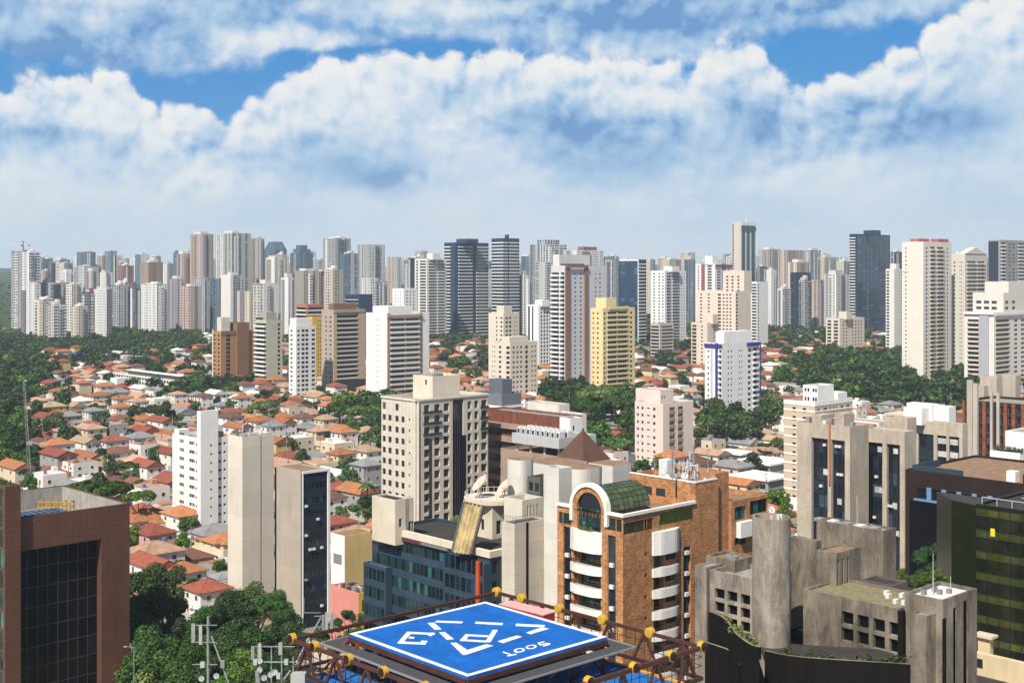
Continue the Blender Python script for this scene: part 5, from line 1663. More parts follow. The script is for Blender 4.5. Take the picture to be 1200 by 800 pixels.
def brown_mall():
    bw = brickmat('maroon_brick', (0.22, 0.075, 0.05), (0.17, 0.055, 0.04), (0.14, 0.08, 0.06), 0.9, 0.3)
    st = stucco((0.33, 0.24, 0.19), 0.1, 0.25)
    wh = stucco((0.66, 0.62, 0.55), 0.07, 0.2)
    b = Bld('maroon_terraced_building', 'low maroon and brown terraced building with a white rooftop and a row of cooling units', 'building', 662, 392, 570, 682, 489, land='the maroon terraced building')
    h = b.h
    L = b.L
    b.volume([bw], (), (), parapet=0.6, z1=h)
    for k in range(5):
        z = h - 4.0 - k * 4.3
        b.part('terrace_band', st, (-0.9, b.wr, -0.9, -0.003, z - 1.7, z), (-0.9, -0.003, -0.001, b.wl, z - 1.7, z))
        b.part('dark_glass_band', M['pane_dark'], (-0.06, -0.002, 0.2, b.wl - 0.2, z - 3.6, z - 1.72))  # dark glass strip below each terrace band
    # terrace with cooling units in front
    o = b.spot(655, 372)
    v = (o[0], o[1], 16, b._t(600, b.el, o))
    zt = b.z(514, o)
    b.volume([stucco((0.45, 0.46, 0.46), .08, .2)], (), (), v, z1=zt, z0=zt - 3.0, parapet=0.5, name='terrace_deck')
    for k in range(9):
        for j in range(2):
            x, y = v[0] + 1.2 + j * 3.6, v[1] + 1.0 + k * v[3] / 9.6
            mb = MB()
            mb.box(x, x + 2.4, y, y + 1.5, zt - 0.5, zt + 1.6)
            mb.tube((x + 0.75, y + 0.75, zt + 1.6), (x + 0.75, y + 0.75, zt + 1.95), 0.55, n=10)
            mb.tube((x + 1.75, y + 0.75, zt + 1.6), (x + 1.75, y + 0.75, zt + 1.95), 0.5, n=10)
            mb.box(x - 0.03, x - 0.004, y + 0.3, y + 1.2, zt, zt + 1.3, 1)
            mb.build('cooling_unit', [M['frame_white'], M['frame_dark']], b.root)
    pb = MB()
    for k in range(4): pb.tube((v[0] + 2, v[1] + 2 + k * 6, zt - 9), (v[0] + 2, v[1] + 2 + k * 6, zt - 3), 0.4, n=10)
    pb.build('deck_column', [wh], b.root)
    b.volume([st], (), (), (v[0] - 1, v[1] - 2, 18, v[3] + 6), z1=zt - 5.0, parapet=0.8, name='lower_terrace', roof='roof_tan')
    # white rooms on top
    o = b.spot(672, 404)
    vw = (o[0], o[1], 6.0, b._t(618, b.el, o))
    z1 = b.z(486, o)
    cw = [(vw[3] * 0.4, vw[3] * 0.4 + 1.2, 0.2, [(z1 - 2.6, z1 - 1.2)])]
    b.volume([wh], cw, (), (vw[0], vw[1], 6, vw[3]), z0=h - 8, z1=z1, parapet=0.4, name='roof_room')
    b.windows('L', cw, 'pane_dark', 'frame_dark', 'bare', v=vw)
    o = b.spot(655, 415)
    b.volume([wh], (), (), (o[0], o[1], 5.0, b._t(618, b.el, o)), z0=h - 2, z1=b.z(474, o), parapet=0.4, name='roof_room')
    o = b.spot(668, 389)
    wv = (o[0], o[1], b._t(682, b.er, o), 4.5)
    zw = b.z(490, o)
    b.volume([M['white_paint']], (), [(1.2, 2.2, 0.2, [(zw - 4, zw - 2.4)])], wv, z1=zw, parapet=0.3, name='end_wall')
    b.windows('R', [(1.2, 2.2, 0.2, [(zw - 4, zw - 2.4)])], 'pane_dark', 'frame_dark', 'bare', v=wv)
    b.finish()
    # dark wooden pyramid roof beside it
    p = tag(empty('pyramid_pavilion', ((683 - 600) / F * 362, 362, 0), math.radians(43)), 'dark brown pyramid roofed pavilion standing between the maroon building and the big trees', 'building')
    LAND.append(('the brown pyramid roof', Vector(((683 - 600) / F * 362, 362, 0))))
    FOOT.append(((683 - 600) / F * 362, 366, 18, 18, math.radians(43)))
    wd = stucco((0.11, 0.055, 0.04), 0.15, 0.3, joints=(0.6, 9, 0.05))
    zt, zb, r = H - (503 - HY) / F * 362, H - (548 - HY) / F * 360, 7.2
    mb = MB()
    q = [(-r, -r), (r, -r), (r, r), (-r, r)]
    for k in range(4):
        a, c = q[k], q[(k + 1) % 4]
        mb.poly([a + (zb,), c + (zb,), (0, 0, zt)])
    mb.build('roof', [wd], p)
    mb = MB(); mb.box(-r + 0.5, r - 0.5, -r + 0.5, r - 0.5, 0, zb); mb.build('wall', [stucco((0.24, 0.15, 0.11), 0.1, 0.2)], p)
    mb = MB(); mb.box(r - 3.2, r + 0.6, -r - 0.6, -r + 2.4, 0, zb + 2.2); mb.build('porch', [wh], p)
    mb = MB(); mb.box(r - 2.6, r - 0.4, -r - 0.66, -r - 0.61, zb - 2.5, zb + 1.6); mb.build('door', [M['pane_blue']], p)
    # grey block behind the cream office tower
    g = Bld('grey_low_block', 'low dark grey block with a glass top floor behind the cream stone office tower', 'building', 588, 470, 560, 611, 462, land='the low grey block')
    gw = stucco((0.16, 0.17, 0.19), 0.1, 0.2)
    cw = cols_even(0.5, g.wr - 0.5, 6, 2.2, 0.3, rows(g.h - 5, 3.6, 4, 0.6, 2.2))
    g.volume([gw], (), cw, parapet=0.8)
    g.windows('R', cw, 'pane_blue', 'frame_white')
    g.part('roof_room', stucco((0.12, 0.13, 0.15)), (3, g.wr - 2, 3, g.wl - 3, g.h - 0.8, g.z(446)))
    g.part('white_band', M['white_paint'], (-0.2, g.wr, -0.2, -0.003, g.h - 5.2, g.h - 4.4), (-0.2, -0.003, 0, g.wl, g.h - 5.2, g.h - 4.4))
    g.finish()


def white_corner_house():
    wh = stucco((0.80, 0.78, 0.76), 0.04, 0.12)
    b = Bld('white_corner_block', 'white block with a planted roof terrace at the frame edge beside the brick shafts', 'building', 1195, 300, 1160, 1240, 531, land='the white terrace block')
    h = b.h
    cl = [(b.L(1167), b.L(1172.5), 0.25, [(h - 5.6, h - 4.2)])]
    cr = [(b.R(1198), b.R(1201), 0.25, [(h - 6.0, h - 4.4)])]
    b.volume([wh], cl, cr, parapet=0.8)
    b.windows('L', cl, 'pane_dark', 'frame_dark', 'std')
    b.windows('R', cr, 'pane_dark', 'frame_dark', 'one')
    o = b.spot(1205, 312)
    v = (o[0], o[1], 12, b._t(1178, b.el, o))
    zt = b.z(507, o)
    b.volume([wh], (), (), v, z0=h - 1, z1=zt, name='upper_room', parapet=0.4)
    b.part('roof_bar', M['frame_dark'], (0.8, 1.0, 0.5, b.wl * 0.8, h - .79, h + 0.4))
    pl = MB(); leaves(pl, [(1.4, b.wl - 1 - k * 1.0, h + 0.4) for k in range(7)], 1.0, 70, 0.2, random.Random(6)); pl.build('roof_plants', [M['leaf_light']], b.root)
    b.finish()
    # little cream hut and yard at the lower right
    b = Bld('cream_hut', 'small cream flat roofed hut beside the concrete complex at the lower right', 'hut', 1160, 176, 1146, 1164, 748, land='the cream hut')
    cr = stucco((0.62, 0.50, 0.32), 0.08, 0.2)
    b.volume([cr], (), (), parapet=0.2)
    b.part('roof_slab', stucco((0.55, 0.48, 0.36), .1, .2), (-0.5, b.wr + 0.5, -0.5, b.wl + 0.5, b.h + 0.004, b.h + 0.35))
    b.finish()
    w = tag(empty('yard_wall_building', at(1240, 790, 168).to_tuple()[:2] + (0,), math.radians(43)), 'long cream wall with one dark opening below the green glass office', 'wall')
    mb = MB(); zt = H - (773 - HY) / F * 172
    mb.box(-1.0, 0, -2, 22, 0, zt); mb.build('wall', [cr], w)
    mb = MB(); mb.box(-1.1, -1.003, 10, 12, zt - 1.9, zt - 0.7); mb.build('window', [M['pane_dark']], w)
    mb = MB(); mb.box(-16, -1.1, -14, 30, 0, zt - 3.0); mb.build('low_roof', [M['roof_dark']], w)
    mb = MB()
    for k in range(2): mb.box(-9 + k * 1.4, -8.5 + k * 1.4, -13, 29, zt - 2.998, zt - 2.9)
    mb.build('pale_kerb', [M['frame_grey']], w)


def helipad():
    zp = 45.0
    th = math.radians(42.6)
    c = Vector((-3.35, 122.2, 0))
    er, el = Vector((math.cos(th), math.sin(th), 0)), Vector((-math.sin(th), math.cos(th), 0))
    root = tag(empty('helipad_building', (c.x, c.y, 0), th), 'helipad building with a raised blue landing square and a rusty truss ring of yellow wheels', 'building')
    LAND.append(('the blue helipad', c))
    FOOT.append((c.x, c.y, 30, 30, th))
    def loc(p):
        d = Vector((p[0], p[1], 0)) - c
        return d.dot(er), d.dot(el), p[2]
    hp = 8.85
    mb = MB(); mb.box(-hp, hp, -hp, hp, zp - 0.28, zp, 0)
    pad = mb.build('landing_pad', [M['pad_blue']], root)
    # white border
    mb = MB()
    w = 0.5
    z0, z1 = zp + 0.004, zp + 0.016
    mb.box(-hp, hp, -hp, -hp + w, z0, z1); mb.box(-hp, hp, hp - w, hp, z0, z1)
    mb.box(-hp, -hp + w, -hp + w, hp - w, z0, z1); mb.box(hp - w, hp, -hp + w, hp - w, z0, z1)
    mb.build('white_border', [M['pad_white']], pad)
    def strokes(name, polys):
        mb = MB()
        for i_, pl in enumerate(polys):
            q = [loc(on_plane(x, y, zp)) for x, y in pl]
            mb.prism([(p[0], p[1]) for p in q], z0 + 0.0017 * i_, z1 + 0.0023 * i_)
        mb.build(name, [M['pad_white']], pad)
    k2 = lambda *p: [(480 + x / 6.667, 680 + y / 6.667) for x, y in p]
    k1 = lambda *p: [(320 + x / 6.667, 680 + y / 6.667) for x, y in p]
    strokes('triangle_mark', [
        k2((138, 330), (192, 327), (250, 380), (196, 382)), k2((212, 312), (417, 319), (410, 333), (196, 325)),
        k2((515, 320), (730, 331), (724, 347), (508, 335)), k2((832, 336), (1058, 347), (1052, 364), (828, 354)),
        k2((1028, 366), (1092, 375), (946, 419), (908, 406)), k2((838, 428), (882, 438), (732, 488), (686, 474)),
        k2((318, 487), (366, 485), (455, 545), (418, 582)), k2((420, 552), (600, 496), (655, 509), (430, 583)), k2((229, 405), (276, 402), (347, 458), (291, 463))])
    strokes('letter_mark', [
        k2((650, 384), (690, 385), (632, 480), (590, 478)), k2((435, 417), (618, 428), (610, 441), (452, 432)),
        k2((434, 419), (466, 430), (432, 470), (394, 467)), k2((396, 456), (605, 468), (600, 482), (393, 471))])
    strokes('letter_mark', [
        k1((1046, 398), (1266, 408), (1262, 422), (1050, 414)), k1((1046, 400), (1078, 412), (1010, 490), (970, 487)),
        k1((985, 474), (1195, 484), (1190, 500), (972, 489)), k1((1066, 436), (1108, 442), (1098, 454), (1056, 449)),
        k2((172, 404), (198, 410), (170, 433), (142, 430)), k2((88, 468), (142, 471), (122, 498), (95, 496))])
    ell = lambda cx, cy, a, b_, sk, t0, t1, r: None
    def oring(cx, cy, ax, ay, bx, by, wv=0.62, square=False):
        n = 14
        out = []
        for k in range(n):
            a0, a1 = 2 * math.pi * k / n, 2 * math.pi * (k + 1) / n
            f = lambda a, s_: (cx + s_ * (ax * math.cos(a) + bx * math.sin(a)), cy + s_ * (ay * math.cos(a) + by * math.sin(a)))
            out.append(k2(f(a0, 1), f(a1, 1), f(a1, wv), f(a0, wv)))
        return out
    def seg(p, q, w=11):
        d = Vector((q[0] - p[0], (q[1] - p[1]) * 2.2)).normalized()
        n_ = Vector((-d.y, d.x)) * (w / 2)
        return k2((p[0] + n_.x, p[1] + n_.y / 2.2 * 1.6), (q[0] + n_.x, q[1] + n_.y / 2.2 * 1.6), (q[0] - n_.x, q[1] - n_.y / 2.2 * 1.6), (p[0] - n_.x, p[1] - n_.y / 2.2 * 1.6))
    txt = [seg((728, 556), (800, 580), 12), seg((762, 588), (836, 574), 12)]
    txt += oring(857, 545, 42, -9, 14, 14, 0.6) + oring(950, 521, 42, -9, 16, 13, 0.6)
    txt += [seg((1002, 494), (1054, 482), 11), seg((1006, 494), (1024, 508), 11), seg((1022, 508), (1068, 496), 11), seg((1062, 496), (1100, 500), 11), seg((1096, 502), (1042, 518), 11)]
    strokes('number_mark', txt)
    # edge beams and grey safety walkway round the pad
    mb = MB()
    for s_ in (-1, 1):
        mb.box(-hp, hp, s_ * hp - 0.14, s_ * hp + 0.14, zp - 0.75, zp - 0.3)
        mb.box(s_ * hp - 0.14, s_ * hp + 0.14, -hp + 0.15, hp - 0.15, zp - 0.75, zp - 0.3)
    for k in range(8):
        t = -hp + 1.1 + k * 2.2
        mb.box(t - 0.12, t + 0.12, -hp + 0.15, hp - 0.15, zp - 0.7, zp - 0.32)
    mb.build('edge_beam', [M['rust']], root)
    mesh_m = plain('walkway_mesh', (0.055, 0.055, 0.06), 0.8, var=0.25, scale=3.0)
    w = 1.8
    a = hp + 0.16
    for box in ((-a - w, a + w, -a - w, -a), (-a - w, a + w, a, a + w), (-a - w, -a, -a, a), (a, a + w, -a, a)):
        mb = MB(); mb.box(box[0], box[1], box[2], box[3], zp - 1.05, zp - 0.97); mb.build('safety_walkway', [mesh_m], root)
    mb = MB()
    for s_ in (-1, 1):
        mb.bar((-a - w, s_ * (a + w), zp - 0.95), (a + w, s_ * (a + w), zp - 0.95), 0.16)
        mb.bar((s_ * (a + w), -a - w, zp - 0.95), (s_ * (a + w), a + w, zp - 0.95), 0.16)
    mb.build('walkway_rail', [M['frame_grey']], root)
    zd = zp - 3.6
    mb = MB()
    for i in range(5):
        for j in range(5):
            if i in (0, 4) or j in (0, 4):
                x, y = -hp + 0.3 + i * (2 * hp - 0.6) / 4, -hp + 0.3 + j * (2 * hp - 0.6) / 4
                mb.box(x - 0.15, x + 0.15, y - 0.15, y + 0.15, zd, zp - 0.76)
    for i in range(4):
        x0, x1 = -hp + 0.3 + i * (2 * hp - 0.6) / 4, -hp + 0.3 + (i + 1) * (2 * hp - 0.6) / 4
        for y in (-hp + .3, hp - .3):
            mb.bar((x0, y, zd + 0.2), (x1, y, zp - 0.9), 0.12)
            mb.bar((y, x0, zd + 0.2), (y, x1, zp - 0.9), 0.12)
    mb.build('pad_legs', [M['rust_dark']], root)
    # deck, body, outer ring
    ringpts = {k: loc(on_plane(x, y, zp)) for k, (x, y) in {'far': (582, 694), 'left': (342, 749), 'right': (823, 758)}.items()}
    f_, l_, r_ = [Vector(ringpts[k][:2]) for k in ('far', 'left', 'right')]
    n_ = l_ + r_ - f_
    ctr = (l_ + r_) / 2
    deck = [ctr + (p - ctr) * 0.93 for p in (n_, r_, f_, l_)]
    mb = MB(); mb.prism([(p.x, p.y) for p in deck], zd - 0.5, zd); mb.build('roof_deck', [M['deck_blue']], root)
    mb = MB()
    for k in range(4):
        p, q = deck[k], deck[(k + 1) % 4]
        mb.bar((p.x, p.y, zd + 0.09), (q.x, q.y, zd + 0.09), 0.35, 0.16)
    mb.build('deck_edge', [plain('edge_orange', (0.62, 0.27, 0.02), 0.6)], root)
    body = [ctr + (p - ctr) * 0.9 for p in (n_, r_, f_, l_)]
    mb = MB(); mb.prism([(p.x, p.y) for p in body], -1, zd - 0.5); mb.build('wall', [stucco((0.06, 0.05, 0.05), 0.1, 0.2)], root)
    names = [(n_, r_, 'nr'), (r_, f_, 'rf'), (f_, l_, 'fl'), (l_, n_, 'ln')]
    wheelm = [M['yellow'], M['rust_dark']]
    fr = {'nr': (0.0, 0.2, 0.42, 0.64, 0.83, 1.0), 'rf': (0.225, 0.445, 0.66, 0.86, 1.0), 'fl': (), 'ln': (0.0, 0.13, 0.32, 0.5, 0.7)}
    for p, q, key in names:
        d = (q - p).normalized()
        outn = Vector((d.y, -d.x))
        if (((p + q) / 2 + outn) - ctr).length < ((p + q) / 2 - ctr).length: outn = -outn
        mb = MB()
        big = 0.34 if key == 'nr' else 0.26
        mb.bar((p.x, p.y, zp), (q.x, q.y, zp), big, big * 1.2)
        mb.build('top_chord', [M['rust']], root)
        mb = MB()
        pl, ql = p + outn * 0.0, q
        mb.bar((p.x, p.y, zp - 2.9), (q.x, q.y, zp - 2.9), 0.26, 0.3)
        mb.build('bottom_chord', [M['rust_dark']], root)
        L_ = (q - p).length
        nb = 6
        for k in range(nb):
            a0, a1 = p.lerp(q, k / nb), p.lerp(q, (k + 1) / nb)
            m_ = (a0 + a1) / 2
            mb = MB()
            if key != 'fl':
                mb.bar((m_.x, m_.y, zp - 0.1), (a0.x * .6 + m_.x * .4, a0.y * .6 + m_.y * .4, zp - 2.8), 0.2, 0.24)
                mb.bar((m_.x, m_.y, zp - 0.1), (a1.x * .6 + m_.x * .4, a1.y * .6 + m_.y * .4, zp - 2.8), 0.2, 0.24)
            else:
                mb.bar((m_.x, m_.y, zp - 0.1), (m_.x, m_.y, zp - 2.8), 0.12)
            mb.build('truss_web', [M['rust']], root)
        if key in ('rf', 'ln', 'nr'):
            mb = MB()
            for z in (zp - 0.9, zp - 1.7): mb.bar((p.x, p.y, z), (q.x, q.y, z), 0.05)
            for k in range(1, 24):
                a0 = p.lerp(q, k / 24)
                mb.bar((a0.x, a0.y, zp - 2.8), (a0.x, a0.y, zp - 0.15), 0.045)
            mb.build('guard_rail', [M['rust_dark']], root)
        for t in fr[key]:
            w0 = p.lerp(q, t)
            mb = MB()
            o3 = Vector((outn.x, outn.y, 0))
            cc = Vector((w0.x, w0.y, zp + 0.1))
            mb.tube(cc - o3 * 0.27, cc + o3 * 0.24, 0.5, n=24)
            mb.tube(cc - o3 * 0.33, cc - o3 * 0.271, 0.40, 0.44, n=24)
            wh = mb.build('ring_wheel', [M['yellow']], root)
            mb = MB()
            mb.tube(cc + o3 * 0.241, cc + o3 * 0.28, 0.43, n=24)
            for k in range(6):
                a = k * math.pi / 3
                dd = Vector((d.x, d.y, 0)) * math.cos(a) + Vector((0, 0, 1)) * math.sin(a)
                mb.bar(cc + o3 * 0.33 + dd * 0.08, cc + o3 * 0.33 + dd * 0.42, 0.09, 0.07)
            mb.build('hub', [M['rust_dark']], wh)
    # magenta access ramp at the left corner of the pad
    pk = plain('ramp_red', (0.22, 0.03, 0.035), 0.6)
    mb = MB()
    q0 = loc(on_plane(412, 742, zp)); q1 = loc(on_plane(400, 752, zp - 1.5))
    for dy in (-1.2, 0.6):
        mb.bar((q0[0] + 0.2, q0[1] + dy - 0.2, zp - 0.4), (q0[0] - 3.6, q0[1] + dy - 1.2, zp - 2.6), 0.16)
        mb.bar((q0[0] + 0.2, q0[1] + dy - 0.2, zp + 0.2 - 0.9), (q0[0] + 1.5, q0[1] + dy - 3.2, zp - 1.6), 0.14)
        mb.bar((q0[0] - 2.0, q0[1] + dy - 0.6, zp - 1.2), (q0[0] - 2.0, q0[1] + dy - 0.6, zd), 0.1)
    mb.build('access_ramp', [pk], root)
    # red box with a pale pink lid along the far edge
    t = tag(empty('red_chest', on_plane(583, 708, zp).to_tuple(), 0), 'long red chest with a pale pink lid beside the landing square', 'chest')
    q0, q1 = loc(on_plane(583.5, 707.5, zp)), loc(on_plane(634.5, 720, zp))
    t.location = (0, 0, 0)
    p0, p1 = on_plane(583.5, 708.0, zp), on_plane(635, 721, zp)
    d = (p1 - p0); n2 = Vector((-d.y, d.x, 0)).normalized()
    if n2.y < 0: n2 = -n2
    t.location = (p0.x, p0.y, zp - 1.3)
    ang = math.atan2(d.y, d.x)
    t.rotation_euler = (0, 0, ang)
    Lc = d.length
    mb = MB(); mb.box(0, Lc, 0.25, 2.0, 0.36, 1.25); mb.build('body', [plain('chest_red', (0.45, 0.03, 0.03), 0.5)], t)
    mb = MB(); mb.box(-0.05, Lc + 0.05, 0.2, 2.05, 1.252, 1.36); mb.build('lid', [plain('lid_pink', (0.68, 0.36, 0.33), 0.6)], t)


for f in (brick_block, blue_glass_office, pale_shaft_office, cream_office, blank_slab_tower, glass_front_tower, white_stepped, brown_granite,
          concrete_complex, dark_green_offices, tan_twin_tower, brick_shaft_building, beige_banded, pinkish_block, brown_mall, white_corner_house, helipad):
    f()
# ------------------------------------------------------------------ labels worked out from what stands near
PENDING = []        # (object, description, point, landmarks allowed)
ORD = ['nearest', 'second', 'third', 'fourth', 'fifth', 'sixth', 'seventh', 'eighth', 'ninth', 'tenth', 'eleventh', 'twelfth', 'thirteenth', 'fourteenth', 'fifteenth',
       'sixteenth', 'seventeenth', 'eighteenth', 'nineteenth', 'twentieth', 'twenty-first', 'twenty-second', 'twenty-third', 'twenty-fourth']


def later(o, desc, p):
    PENDING.append((o, desc, Vector(p)))


def settle_labels():
    buckets = {}
    for o, desc, p in PENDING:
        px, _ = to_px(p)
        best = None
        for ph, q in LAND:
            qx, _ = to_px(q)
            r = math.log(p.y / q.y) * 420
            d = math.hypot(px - qx, r)
            if best is None or d < best[0]: best = (d, ph, qx, q, r)
        d, ph, qx, q, r = best
        if abs(px - qx) >= abs(r): rel = 'right of' if px > qx else 'left of'
        else: rel = 'behind' if r > 0 else 'before'
        buckets.setdefault((desc, rel, ph), []).append((d, o))
    for (desc, rel, ph), lst in buckets.items():
        lst.sort(key=lambda t: t[0])
        for i, (d, o) in enumerate(lst):
            if len(lst) == 1: o['label'] = '%s %s %s' % (desc, rel, ph)
            elif i == 0: o['label'] = '%s, nearest %s %s' % (desc, rel, ph)
            else: o['label'] = '%s, %s %s %s' % (desc, ORD[min(i, len(ORD) - 1)], rel, ph)


# ------------------------------------------------------------------ towers of the middle distance, with real openings
def tower(label, xl, xc, xr, top, D, wall, L=(), R=(), fh=3.0, th=43.0, land=None, pents=(), name='apartment_tower', par=1.2, roof='roof_grey', z_first=0.6, nmax=None, cat='tower'):
    b = Bld(name, label, cat, xc, D, xl, xr, top, th=th, land=land)
    h = b.h
    n = max(1, int((h - z_first - 2.0) / fh))
    if nmax: n = min(n, nmax)
    zt = h - par - z_first
    post = []
    fc = {'L': [], 'R': []}
    for face, segs in (('L', L), ('R', R)):
        U = b.L if face == 'L' else b.R
        for sg in segs:
            ua, ub, kind = max(0.0, U(sg[0])), min(b.wl if face == 'L' else b.wr, U(sg[1])), sg[2]
            if ub - ua < 0.25: continue
            if kind == 'w':
                k, wf, hh, sill, gl = sg[3:8]
                cols = cols_even(ua, ub, k, (ub - ua) / k * wf, 0.25, rows(zt, fh, n, sill, hh))
                fc[face] += cols
                post.append(('w', face, cols, gl))
            elif kind == 'k':
                m, out, gl = sg[3:6]
                rw = rows(zt, fh, n, 0.05, fh - 0.55)
                cols = [(ua, ub, 1.0, rw)]
                fc[face] += cols
                post.append(('w', face, cols, gl))
                post.append(('k', face, ua, ub, rw, m, out))
            elif kind == 'c':
                post.append(('c', face, ua, ub, sg[3], sg[4] if len(sg) > 4 else 0.25))
            elif kind == 'g':
                post.append(('g', face, ua, ub, sg[3]))
    b.volume([wall], fc['L'], fc['R'], parapet=par, roof=roof)
    for p in post:
        if p[0] == 'w': b.windows(p[1], p[2], p[3], 'frame_grey', 'far')
        elif p[0] == 'k':
            for za, zb in p[4]: b.balcony(p[1], p[2] - 0.1, p[3] + 0.1, za, p[6], p[5], 1.0)
        elif p[0] == 'c': b.fpart('pilaster', p[4], p[1], (p[2], p[3], 0.003, p[5], -1, h - 0.05))
        elif p[0] == 'g': b.fpart('glass_strip', M[p[4]], p[1], (p[2], p[3], 0.003, 0.12, -1, h - par))
    for (pa, pb, pt_, dx) in pents:
        o = b.spot((pa + pb) / 2, D + dx)
        # penthouse: a box whose outline spans the two columns
        cx = (pb - pa) / F * (D + dx) / 1.41
        hp_ = H - (pt_ - HY) / F * (D + dx)
        b.part('penthouse', wall, (o[0] - cx / 2, o[0] + cx / 2, o[1] - cx / 2, o[1] + cx / 2, h - par + 0.01, hp_))
    b.finish()
    return b


def mid_towers():
    S = stucco
    white, offw, cream = S((0.74, 0.73, 0.71), 0.04, 0.1), S((0.66, 0.64, 0.60), 0.05, 0.12), S((0.64, 0.57, 0.47), 0.05, 0.12)
    brown, dbrown = S((0.36, 0.20, 0.095), 0.06, 0.1), S((0.22, 0.12, 0.065), 0.06, 0.1)
    yellow = S((0.74, 0.60, 0.32), 0.05, 0.12)
    navy = S((0.035, 0.04, 0.20), 0.05, 0.05)
    # brown twin
    b = tower('brown twin block with a tall blank brown slab between two window strips', 249, 259, 300, 388, 895, brown,
              L=[(249, 258.5, 'w', 2, 0.5, 1.3, 0.9, 'pane_dark')], R=[(265, 270, 'w', 1, 1.0, 2.4, 0.3, 'pane_dark')], land='the brown twin block')
    v = (b.R(277), -1.2, b.R(291) - b.R(277), b.wl + 2)
    b.volume([dbrown], (), (), v, z1=b.z(378, v), parapet=0.5, name='slab')
    b.fpart('cream_face', cream, 'L', (0, b.wl - 0.5, 0.27, 0.4, 0, 0.2), (0, 1.2, 0.003, 0.3, 0.2, b.h + 1))
    b.part('lift_room', cream, (2, 9, 3, 9, b.h - 1.2, b.z(372)))
    b.fpart('dark_crown', dbrown, 'R', (0, b.R(276.5), 0.004, 0.35, b.h - 2.5, b.h + 0.05))
    # grey green tower with white balconies
    b = tower('grey green tower with wide white balconies wrapping its left side', 299, 312, 331, 375, 884, S((0.46, 0.46, 0.37), 0.05, 0.1),
              L=[(299.5, 311.8, 'k', white, 1.6, 'pane_dark')], R=[(325.5, 328.5, 'w', 1, 1.0, 1.9, 0.5, 'pane_dark')], fh=3.1, land='the grey green tower')
    b.part('roof_room', S((0.34, 0.34, 0.28)), (1, b.wr * 0.7, 1.5, b.wl * 0.7, b.h - 1.2, b.z(366)))
    b.part('roof_pergola', M['roof_dark'], (0.3, 1.0, b.wl * 0.4, b.wl - 0.4, b.h - 1.2, b.h + 1.6))
    # white tower
    b = tower('white apartment tower with dark paired windows and a stepped white top', 338.5, 347, 370, 382, 805, white,
              L=[(340, 343, 'w', 1, 0.8, 1.2, 0.9, 'pane')], R=[(348, 352, 'w', 1, 0.7, 1.5, 0.8, 'pane'), (353, 362, 'w', 2, 0.82, 1.7, 0.7, 'pane_dark'), (365, 369.5, 'w', 1, 0.9, 1.6, 0.7, 'pane')], fh=2.9, land='the white tower with paired windows')
    b.part('stepped_top', white, (0.5, b.wr * 0.75, 0.5, b.wl - 0.5, b.h - 1.2, b.z(373)))
    tower('ochre yellow tower standing close behind a white apartment tower', 361, 366, 379, 371, 905, S((0.62, 0.38, 0.08), 0.05, 0.1),
          R=[(372, 377, 'w', 2, 0.5, 1.2, 0.9, 'pane_dark')], L=[(362, 365, 'w', 1, 0.5, 1.2, .9, 'pane_dark')], land='the ochre yellow tower')
    # brown balconies
    tan = S((0.46, 0.35, 0.24), 0.06, 0.15)
    b = tower('tan tower with a wide column of grey balconies framed by brown piers', 377, 389.5, 427, 363, 834, S((0.40, 0.33, 0.29), 0.06, 0.15),
              L=[(381, 383, 'w', 1, 0.9, 1.2, 0.9, 'pane'), (386, 388.5, 'w', 1, 0.9, 1.2, 0.9, 'pane')],
              R=[(389.6, 393.5, 'c', tan, 1.3), (394, 418.5, 'k', S((0.50, 0.46, 0.42), 0.05, 0.12), 1.4, 'pane_dark'), (419, 427, 'c', tan, 1.3)], fh=3.05, land='the tan tower of grey balconies', z_first=2.2)
    b.fpart('crown', S((0.36, 0.29, 0.22)), 'R', (0, b.wr, 0.003, 1.6, b.h - 1.9, b.h + 0.1))
    b.fpart('dark_base', S((0.05, 0.04, 0.05)), 'R', (0, b.wr, 1.45, 1.7, 0, 9))
    b.part('roof_frame', dbrown, (3, b.wr - 4, 3, 8, b.h - 1.2, b.z(356)))
    # white with brown edged bands
    b = tower('broad white tower with banded balconies between thin brown strips', 429, 453.5, 503, 367, 764, white,
              L=[(441, 444, 'w', 2, 0.4, 0.9, 1.2, 'pane')], R=[(453.8, 457, 'c', S((0.36, 0.23, 0.16)), 0.3), (457.5, 475, 'k', offw, 1.2, 'pane_dark'), (475.5, 491, 'k', offw, 1.2, 'pane_dark'), (491.5, 494.5, 'c', S((0.36, 0.23, 0.16)), 0.3)], fh=3.15, land='the broad white banded tower', z_first=1.5)
    b.part('roof_block', white, (3, b.wr * 0.66, 3, b.wl - 3, b.h - 1.2, b.z(359)))
    b.fpart('brown_lintel', S((0.36, 0.23, 0.16)), 'R', (b.R(453.8), b.R(494), 0.31, 1.2, b.h - 2.3, b.h - 1.2))
    # cream pair
    b = tower('cream block with rows of small dark windows behind the low grey block', 574, 598, 630, 401, 764, cream,
              L=[(576, 581, 'w', 2, 0.4, 1.0, 1.0, 'pane'), (584, 588, 'w', 1, 0.7, 1.4, 0.8, 'pane_dark'), (593, 597.5, 'w', 1, 0.9, 1.8, 0.5, 'pane_dark')],
              R=[(600, 613, 'w', 3, 0.6, 1.2, 0.9, 'pane'), (615.5, 619, 'w', 1, 0.9, 2.0, 0.4, 'pane_dark'), (622, 629, 'w', 2, 0.5, 1.2, 0.9, 'pane_dark')], land='the cream block of small windows')
    b.part('roof_room', cream, (1, b.wr - 6, 2, 9, b.h - 1.2, b.z(395)))
